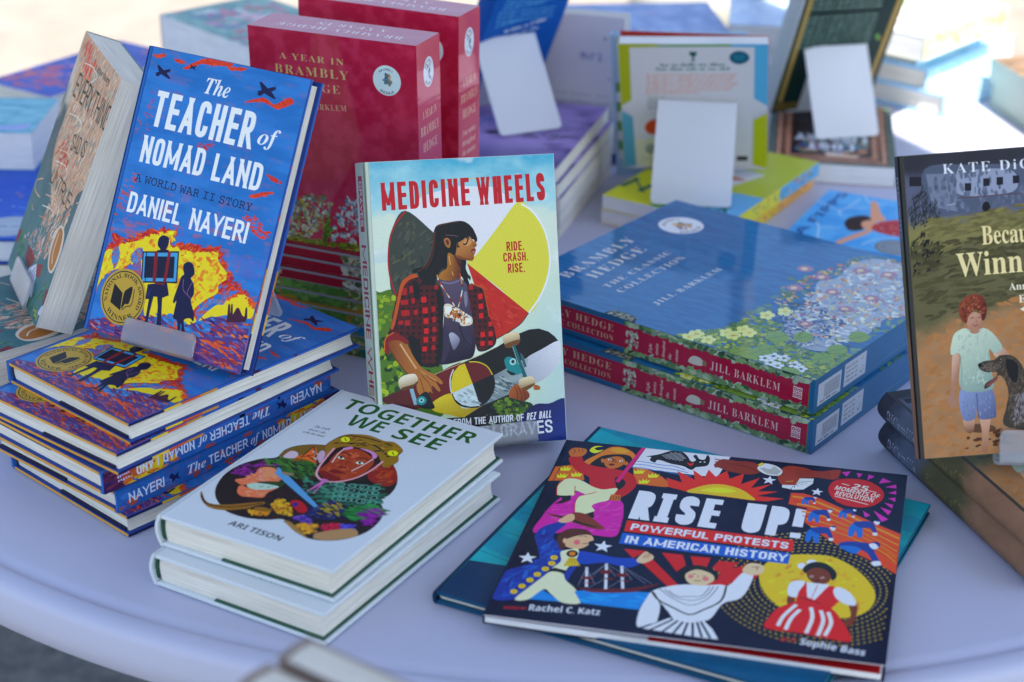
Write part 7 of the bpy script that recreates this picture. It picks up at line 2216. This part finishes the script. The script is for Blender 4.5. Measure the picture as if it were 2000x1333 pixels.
# ------------------------------------------------------------------ dog-and-child novels, right
def g_wspine(x, y, w, h):
    v = x/w; n = fbm(x/12, y/9, 4, 5)
    c = mixc(H('2c2e38'), H('4c5262'), sst(.04, .16, v + (n-.5)*.1)); c = mixc(c, H('4c4830'), sst(.22, .36, v + (n-.5)*.1)); c = mixc(c, H('7e5c46'), sst(.52, .66, v + (n-.5)*.1))
    return c*(1.1 + .6*n[..., None])
GRIDS['wspine'] = g_wspine
W_, H_, T_ = .1453, .2145, .0236
wsp = Sheet(H_, T_, 3); wsp.cuts = [T_*i/16 for i in range(17)]; wsp.run('g wspine\n' + T('a8acb8', 'T', 'DiCamillo', .014, .008, .058, .008, .0075) + T('8a7648', 'T', 'Because of Winn-Dixie', .072, .008, .165, .008, .0082) + T('8a7648', 'X', 'aaaaa', .185, .008, .200, .008, .004))
nb = hardcover('hardcover_book', 'child-and-dog novel leaning upright at the right edge of the photo', 'book', POSE['winn'], W_, H_, .0115, art('winn', .1456, .2163, 19), '5a5840', '8a7a60', wsp, '3a3a38', mat=M_MATTE, pages=M_PAGE)
stand('frosted stand under the upright child-and-dog novel', POSE['winn'], W_, .0115, .0880, .049, wid=.066, foot=.04)
yw = math.atan2(.316, .949)
n2 = hardcover('hardcover_book', 'child-and-dog novel lying on its twin beneath the upright copy', 'book', fl(.3565, 1.0700, .0485, yw, W_, H_), W_, H_, T_, art('winn', .1456, .2163, 19), '5a5840', '5a5040', wsp, '3a3a38', mat=M_MATTE, group='child-and-dog novels lying at right', bulge=.0065)
again(n2, fl(.3580, 1.0690, .0243, yw-.006, W_, H_), 'child-and-dog novel lying on the table beneath its twin')

# ------------------------------------------------------------------ swirling-cover paperbacks, left
SA = art('sad', .1397, .2131, 23)
w, h = POSE['sad'][6:8]
sb = paperback('paperback_book', 'thick paperback with a peach swirl on grey leaning upright at far left', 'book', POSE['sad'], w, h, .030, SA, '5c868c', None, '4c7078', mat=M_MATTE, pages=M_PAGE)
stand('frosted stand with its lip before the leaning swirl-cover paperback', POSE['sad'], w, .030, .070, .0605, wid=.064, foot=.05)
p0 = POSE['sadflat']
s2 = paperback('paperback_book', 'swirl-cover paperback lying flat beneath the leaning copy, its round bronze seal showing', 'book', p0, w, h, .030, SA, '2f8a9a', None, '2f7a8a', mat=M_MATTE, group='swirl-cover paperbacks lying at left')
again(s2, fl(p0[0]+.006, p0[1]-.004, p0[2]-.0303, p0[3]+.03, w, h), 'swirl-cover paperback at the bottom, lying on the table under its twin')

# ------------------------------------------------------------------ far left piles
q = POSE['lseal']
w, h = .20, .245
ls = sh(w, h, Pp('1c56c0', 0, 0, w, 0, w, h, 0, h) + Dd('2a64d0,1648a8,3c74d8', 120, 120, 30, 10, 40, 0, 0, w, h) + Dd('c8885c,7a94c8', 30, 40, 16, 0, 90, .12, .11, w, .17) + ''.join('c a8c0e8 %d %d 14\n' % (900+i*170, 700+(i*331) % 500) for i in range(6)) + 'c b4bcc8 1330 330 260\no 5a6478 1330 330 230 10\no 7a8498 1330 330 150 10\n' + T('5a6478', 'X', 'aaaa aaaa', .121, .031, .145, .031, .004), 8)
hardcover('picture_book', 'bright blue picture book with a silver seal at the far left edge', 'book', fl(*q[:4], w, h), w, h, .026, ls, '1c56c0', '1c4a9c', None, '1c4a9c', pages=M_PAGEW)
paperback('paperback_book', 'pale yellow book beneath the bright blue picture book at far left', 'book', fl(q[0]+.004, q[1]-.004, q[2]-.0262, q[3]+.02, w, h), w, h, .0132, None, 'd0c888', None, 'c8c080')
q = POSE['lteal']
w, h = .17, .118
lt = sh(w, h, 'g aqua\n' + ''.join(T('b8dce4', 'B', s_, x, .022, x+.03, .095, .010) for s_, x in ()) + ''.join('l b4dce4 16 %d %d %d %d\n' % (L4(.03+i*.035+k*.002), L4(.02+k*.011), L4(.055+i*.035+k*.002), L4(.022+k*.011)) for i in range(4) for k in range(7)) + Pp('9ca4d8', .10, .005, .16, .012, .165, .03, .12, .02), 8)
paperback('paperback_book', 'thick aqua paperback on the bright blue picture book, far left', 'book', fl(*q[:4], w, h), w, h, .0395, lt, '4ca0b4', None, '4ca0b4', pages=M_PAGEW)
q = POSE['lblue']
lb = paperback('paperback_book', 'royal blue paperback with red clouds behind the aqua one', 'book', fl(*q[:4], .105, .21), .105, .21, .030, sh(.105, .21, 'g blue\n' + Dd('d8485c,e07078,b84468', 60, 120, 40, 10, 30, .01, .01, .09, .10)+Dd('d8d8f0,9aa8e8', 20, 60, 20, 60, 30, .03, .10, .09, .16), 8), '1c3cc0', None, '1c3cc0')
again(lb, fl(q[0]+.004, q[1]+.002, q[2]-.0303, q[3]+.03, .105, .21), 'royal blue paperback lying under its twin, far left corner')
q = POSE['tealstack']
ga = sh(.19, .14, 'g green\n' + Dd('c8506c,d88aa0,e0dcd8,4c9a84,7a6aa0', 60, 160, 70, 20, 60, .03, .02, .16, .12), 8)
gb = paperback('paperback_book', 'thick grey-green paperback with pink flowers, top of the rear left stack', 'book', fl(*q[:4], .19, .14), .19, .14, .040, ga, '6a9490', None, '6a9490', pages=M_PAGEW, group='grey-green paperbacks stacked at the rear left')
again(gb, fl(q[0]+.016, q[1]-.010, q[2]-.0403, q[3]+.02, .19, .14), 'thick grey-green paperback second in the rear left stack')
again(gb, fl(q[0]+.014, q[1]-.006, q[2]-.0806, q[3]-.02, .19, .14), 'thick grey-green paperback at the foot of the rear left stack')

# ------------------------------------------------------------------ purple paperbacks with the blue book on top
q = POSE['purple']
pa = sh(.14, .21, 'g purple\n' + Dd('2c2c60,1c1c40', 40, 120, 14, 12, 15, .04, .085, .14, .105) + Dd('5a6ab0,6a7ac0,3a4a90', 50, 60, 16, 50, 60, .01, .11, .06, .15) + Dd('2c5a8c,3a6a9c', 12, 40, 14, 30, 60, .09, .12, .12, .14), 8)
lab = ['purple paperback topmost in its stack, under the blue book\'s stand', 'purple paperback second in the stack beneath the blue book', 'purple paperback midway down the stack beneath the blue book', 'purple paperback last but one in the stack beneath the blue book', 'purple paperback lowest of its stack, lying on the table']
pb = None; rr = random.Random(9)
for i in range(5):
    p = fl(q[0] + (0 if i == 0 else rr.uniform(.001, .006)), q[1] + (0 if i == 0 else rr.uniform(-.003, .004)), q[2] - i*.0148, q[3] + (0 if i == 0 else rr.uniform(-.02, .02)), .14, .21)
    if pb is None: pb = paperback('paperback_book', lab[0], 'book', p, .14, .21, .0146, pa, 'c0b8d0', None, 'c0b8d0', group='purple paperbacks stacked in the middle')
    else: again(pb, p, lab[i])
p = POSE['blue']
hardcover('hardcover_book', 'bright blue book standing with its back cover to the viewer, beside the red boxes', 'book', p, p[6], p[7], .020, art('blue', .1132, .2073, 29), '0d58ac', '0c4a98', None, '0c4a98', mat=M_MATTE)
stand('frosted stand behind the bright blue book, on the purple paperbacks', p, p[6], .020, .046, .0743, wid=.070, hgt=.094, foot=.070, away=True, turn=-.28)
p = POSE['dol']
da = sh(.14, .165, Pp('cbc4cc', 0, 0, .14, 0, .14, .165, 0, .165) + Pp('3a2a80', .124, 0, .14, 0, .14, .012, .124, .012) + 'k 8a84b0 14 900 1160 920 1240 940 1160 950 1230 980 1170 990 1220\nk 7a90b4 14 1010 1150 1030 1230 1060 1220 1040 1180 1010 1190\nk 8a84b0 14 1090 1230 1130 1230 1140 1200 1110 1190 1140 1160 1100 1150\n' + ''.join(T('a89cac', 'X', 'aaaa aaaaaa aaaa', .06, y, .125, y, .003) for y in (.075, .066, .057)) + 'c 5c6088 1180 1400 16\nc 8a88a8 1240 960 14\nc d0a0a8 1250 360 18\n', 8)
hardcover('hardcover_book', 'pale lilac book standing upright behind the purple paperbacks', 'book', p, .14, .165, .022, da, 'cbc4cc', 'd4d0cc', None, 'c4b8b8', mat=M_MATTE, pages=M_PAGEW)

# ------------------------------------------------------------------ yellow and blue activity books
p = POSE['yel']
yb = paperback('paperback_book', 'white-backed book with yellow and blue corners standing on the yellow pair', 'book', p, p[6], p[7], .014, art('yel', .1486, .1557, 31), 'c8c4c8', None, 'a8a82c', pages=M_PAGEW)
for ch in yb.children:
    if ch.name.startswith('back_cover'):
        ch.data = ch.data.copy()
        at = ch.data.color_attributes['Col'].data
        for d_ in at: d_.color = (.48, .035, .02, 1)
        ch.matrix_local = Matrix.Translation((p[6], 0, -.014)) @ Matrix.Rotation(-.06, 4, 'Y') @ Matrix.Translation((-p[6], 0, .014))
stand('frosted stand behind the white-backed book, on the yellow pair', p, p[6], .014, .074, .0303, wid=.080, hgt=.094, foot=.072, away=True)
p2 = list(p); p2[0] -= .004; p2[1] += .062; p2[2] = .001; p2[4] = -.25
st = sh(.14, .172, Pp('a8c8dc', 0, 0, .14, 0, .14, .172, 0, .172) + ''.join(Pp('5c9a54' if i % 2 else 'dce4e4', .0, .02+i*.012, .03, .02+i*.012, .03, .032+i*.012, .0, .032+i*.012) for i in range(8)), 8)
hardcover('picture_book', 'pale blue picture book with green stripes standing behind the white-backed book', 'book', tuple(p2[:6]) + (.14, .172), .14, .172, .008, st, 'a8c8dc', 'a8c8dc', None, 'a8c8dc')
q = POSE['yelstack']; w, h = q[6:8]
ysp = sh(h, .0148, Pp('d0c83c', 0, 0, h, 0, h, .0148, 0, .0148) + Pp('5aa0c8', h*.55, 0, h, 0, h, .0148, h*.55, .0148) + Dd('0f6a80,c84a5c,e0b040,2c7a6c', 60, 26, 16, 0, 60, h*.25, .002, h*.92, .013), 4)
ysp2 = sh(h, .0148, Pp('e4c02c', 0, 0, h, 0, h, .0148, 0, .0148) + Pp('e8a84c', h*.55, 0, h, 0, h, .0148, h*.55, .0148) + Dd('c84a5c,e0843c,2c7a6c,d83a4c', 60, 26, 16, 0, 60, h*.1, .002, h*.92, .013), 4)
# cover seen upside down: head towards the viewer; spine on the viewer's right
yt = sh(w, h, Pp('b8c040', 0, 0, w, 0, w, h, 0, h) + Pp('d4d4dc', .03, .07, w*.75, .06, w*.85, .12, .05, .14) + Pp('d8d828', w*.45, h*.62, w, h*.55, w, h, w*.6, h) + Pp('6cb0dc', 0, h*.62, w*.42, h*.64, w*.5, h, 0, h) + Pp('6aa83c', w*.42, h*.63, w*.5, h*.62, w*.62, h, w*.5, h) + T('14605c', 'K', 'AN', w*.55, h*.74, w*.97, h*.70, .030) + T('14705c', 'W', 'WI', w*.06, h*.82, w*.42, h*.82, .03) + 'q c8806c 400 950 600 900 640 980 520 1030\nq 5a9a84 560 1080 640 1070 660 1130 590 1150\n', 8)
u = np.array((math.cos(q[3]), math.sin(q[3]))); v = np.array((-u[1], u[0])); o = np.array(q[:2]) + u*w + v*h
ys = paperback('paperback_book', 'yellow and blue paperback under the white-backed standing book, upper of two', 'book', fl(o[0], o[1], q[2], q[3]+math.pi, w, h), w, h, .0148, yt, 'c8c83c', ysp, 'd0c83c', pages=M_PAGEW, group='yellow activity books')
paperback('paperback_book', 'yellow paperback lying on the table under the yellow and blue one', 'book', fl(o[0]-.004, o[1]+.006, q[2]-.0150, q[3]+math.pi+.03, w, h), w, h, .0148, None, 'e4c02c', ysp2, 'e4c02c', pages=M_PAGEW, group='yellow activity books')

# ------------------------------------------------------------------ dark green book standing on the framed-cover paperback
p = POSE['gold']
gr = art('gold', .1351, .2145, 37)
hardcover('hardcover_book', 'dark green book with gold bars standing with its back to the viewer', 'book', p, p[6], p[7], .026, gr, '16302c', '16302c', None, 'b0b4b4', mat=M_MATTE, pages=M_PAGEW)
stand('frosted stand behind the dark green and gold book', p, p[6], .026, .064, .0225, wid=.074, hgt=.098, foot=.060, away=True, turn=-.20)
q = POSE['lost']; w, h = q[6:8]
u = np.array((math.cos(q[3]), math.sin(q[3]))); v = np.array((-u[1], u[0])); o = np.array(q[:2]) + u*w + v*h
def rect(c, x0, y0, x1, y1, wd): return 'l %s %d %d %d %d %d %d %d %d %d %d %d\n' % (c, L4(wd), L4(x0), L4(y0), L4(x1), L4(y0), L4(x1), L4(y1), L4(x0), L4(y1), L4(x0), L4(y0))
lo = sh(w, h, 'g lost\n' + rect('4a6a64', .004, .004, w-.004, h-.004, .006) + rect('c89a80', .012, .014, w-.012, h-.014, .003) + rect('b88468', .022, .026, w-.022, h-.026, .004) + Pp('2c1c20', .026, .030, w-.026, .030, w-.026, h-.030, .026, h-.030)
        + Dd('b0503c,3c8a84,3a4a9c,c8a060,7ab0a0', 60, 70, 24, 30, 60, .03, .12, .06, .18) + Dd('b0503c,3c8a84,3a4a9c,c8a060', 60, 70, 24, -30, 60, w-.06, .12, w-.03, .18) + Pp('d8b89c', .04, h-.034, .075, h-.040, .075, h-.026, .04, h-.026)
        + T('d4d8e4', 'I', 'the', .056, .172, .078, .172, .009) + T('d4d8e4', 'W', 'LOST', .044, .145, .096, .145, .022) + T('d4d8e4', 'W', 'LIBRARY', .030, .115, .108, .115, .022), 8)
paperback('paperback_book', 'framed-cover paperback lying upside down under the dark green book', 'book', fl(o[0], o[1], q[2], q[3]+math.pi, w, h), w, h, .0218, lo, '8a5c4c', None, '4a6a64', pages=M_PAGEW)

# ------------------------------------------------------------------ swimmer paperback
p = POSE['fipps']; w, h = p[6:8]
def g_pool(x, y, w, h): return mixc(H('4aa4e4'), H('64b8ee'), sst(.3, .7, fbm(x/20, y/20, 3)))
GRIDS['pool'] = g_pool
fp = Sheet(w, h, 3); fp.run('g pool\n'); fp.run(ART['fipps'])
paperback('paperback_book', 'sky blue paperback with a swimmer lying beyond the blue boxed sets', 'book', p, w, h, .0118, fp, '58b0ea', None, '58b0ea')

# ------------------------------------------------------------------ sunlit pile and thick paperbacks, far right
fo = sh(.19, .21, 'g sky\n' + Dd('e8c878,6ab0e0,e0e8f0,d88a4c', 90, 60, 20, 20, 60, .0, .0, .19, .21), 8)
ssp = sh(.21, .0275, Pp('b0dcf4', 0, 0, .21, 0, .21, .0275, 0, .0275) + Dd('d8ecf8,f0e8c0,8cc8ec', 50, 60, 20, 0, 40, .01, .002, .2, .026), 4)
lab = ['sky blue hardcover lying in the sun, lowest of the far right pile', 'sky blue hardcover midway in the sunlit far right pile', 'sky blue hardcover near the top of the sunlit far right pile']
sk = None
for i in range(3):
    q = POSE['sun%d' % (i+1)]
    if sk is None: sk = hardcover('hardcover_book', lab[0], 'book', fl(*q[:4], .19, .21), .19, .21, .0275, fo, 'a8d8f2', 'a0d0f0', ssp, 'b0dcf4', group='sky blue hardcovers in the sun', fore=[(0, 1, '58b0e0')])
    else: again(sk, fl(*q[:4], .19, .21), lab[i])
q = POSE['sun4']
paperback('paperback_book', 'floral paperback with a green-flecked spine on top of the sunlit pile', 'book', fl(*q[:4], .17, .20), .17, .20, .028, sh(.17, .20, 'g floral\n', 8), 'd8dcc8', sh(.20, .028, Pp('c4d0a0', 0, 0, .2, 0, .2, .028, 0, .028) + Dd('e0b070,9cc060,d8d8c0,b8d050', 70, 60, 30, 0, 40, 0, 0, .2, .028), 4), 'c4d0a0', pages=M_PAGEW)
q = POSE['rpb']
br = sh(.13, .20, 'g brown\n', 8)
rb = paperback('paperback_book', 'thick brown-covered paperback at the right edge casting a shadow, upper of two', 'book', fl(*q[:4], .13, .20), .13, .20, .0288, br, '8a6a4c', None, 'b4b8ac', pages=M_PAGE, group='thick paperbacks at the right edge')
again(rb, fl(q[0]+.002, q[1]-.003, q[2]-.0290, q[3]-.015, .13, .20), 'thick brown-covered paperback at the right edge, lying on the table under its twin')

# ------------------------------------------------------------------ flat books at the far edge
q = POSE['jbook']
ja = sh(.24, .20, 'g dusk\n' + ''.join('k c8d0e4 20 %d 600 %d 680 %d 620 %d 690 %d 610\n' % (x, x+30, x+60, x+90, x+120) for x in (250, 420, 1250, 1400, 1550, 1700)) + Pp('9cb0dc', .12, .01, .20, .05, .205, .062, .11, .02), 8)
jb = hardcover('picture_book', 'dusky blue picture book with pale lettering lying at the far edge', 'book', fl(*q[:4], .24, .20), .24, .20, .02, ja, '7a92c0', '8cc4b8', None, '7a92c0', group='dusky blue picture books', fore=[(0, 1, '98ccc0')])
for i in range(1, 4): again(jb, fl(q[0]+.003*i, q[1]-.002*i, q[2]-.0202*i, q[3]+.01*i, .24, .20), ['', 'dusky blue picture book second in the pile at the far edge', 'dusky blue picture book third in the pile at the far edge', 'dusky blue picture book at the foot of the pile at the far edge'][i])
q = POSE['kbook']
kb = paperback('paperback_book', 'pale icy blue book on the pile left of the dark green book', 'book', fl(*q[:4], .10, .14), .10, .14, .030, sh(.10, .14, Pp('b8cce4', 0, 0, .1, 0, .1, .14, 0, .14) + Dd('a0b8d8,d0dcec,b0c4e0', 60, 160, 50, 30, 60, 0, 0, .1, .14), 8), 'b4c8e0', None, 'a0acb8', pages=M_PAGEW, group='icy blue books')
again(kb, fl(q[0]+.002, q[1], q[2]-.0302, q[3]+.02, .10, .14), 'pale icy blue book second in the pile left of the dark green book')
again(kb, fl(q[0]-.002, q[1], q[2]-.0604, q[3]-.02, .10, .14), 'pale icy blue book at the foot of the pile left of the dark green book')

# ------------------------------------------------------------------ books in a clear holder at the very front
q = POSE['fg']; fa = q[3]
HM = Matrix.Translation((q[0], q[1], 0)) @ Matrix.Rotation(fa, 4, 'Z')
hr = tag(empty('book_holder', HM @ Matrix.Translation((0, 0, -.74))), 'clear plastic book holder on a post, blurred at the bottom of the photo', 'book holder')
zt = q[2]; bw = .15
m = MB()
for y0 in (-.0232, .0025): m.rbox(-.0069, bw+.0125, y0-.0020, y0+.0002, zt-.16 + .74, zt-.035 + .74, (1, 1, 1))
m.rbox(-.0069, bw+.0125, -.0505, -.0483, zt-.16+.74, zt-.03+.74, (1, 1, 1))
m.rbox(-.0090, -.0070, -.0505, .0045, zt-.16+.74, zt-.020+.74, (1, 1, 1)); m.rbox(bw+.0126, bw+.0148, -.0505, .0045, zt-.16+.74, zt-.020+.74, (1, 1, 1)); m.rbox(-.0090, bw+.0148, -.0505, .0265, zt-.2225+.74, zt-.2203+.74, (1, 1, 1)); m.rbox(-.0090, -.0070, -.0505, .0265, zt-.22+.74, zt-.1601+.74, (1, 1, 1)); m.rbox(bw+.0126, bw+.0148, -.0505, .0265, zt-.22+.74, zt-.1601+.74, (1, 1, 1))
m.build('tray', M_CLEAR, hr)
tube('post', (bw/2, -.02, .012), (bw/2, -.02, zt-.2227+.74), .012, M_METAL, hr)
m = MB(); m.rbox(bw/2-.13, bw/2+.13, -.15, .11, .0002, .012, (.1, .1, .1), .003); m.build('base_plate', M_METAL, hr)
for i, (yo, lb) in enumerate(((-.0205, 'cream-paged book standing in the clear holder, farther of two'), (-.0465, 'cream-paged book standing in the clear holder, nearer of two'))):
    MM = HM @ Matrix.Translation((0, yo, zt-.22)) 
    r_ = hardcover('hardcover_book', lb, 'book', fl(0, 0, 0, 0, .15, .22), .15, .22, .0205, None, '8c786c', '8c7a70', None, '9a8a80', mat=M_MATTE, inset=.0012, bt=.0010, group='books in the clear holder')
    r_.matrix_world = MM @ Matrix(((1, 0, 0, 0), (0, 0, -1, 0), (0, 1, 0, 0), (0, 0, 0, 1)))
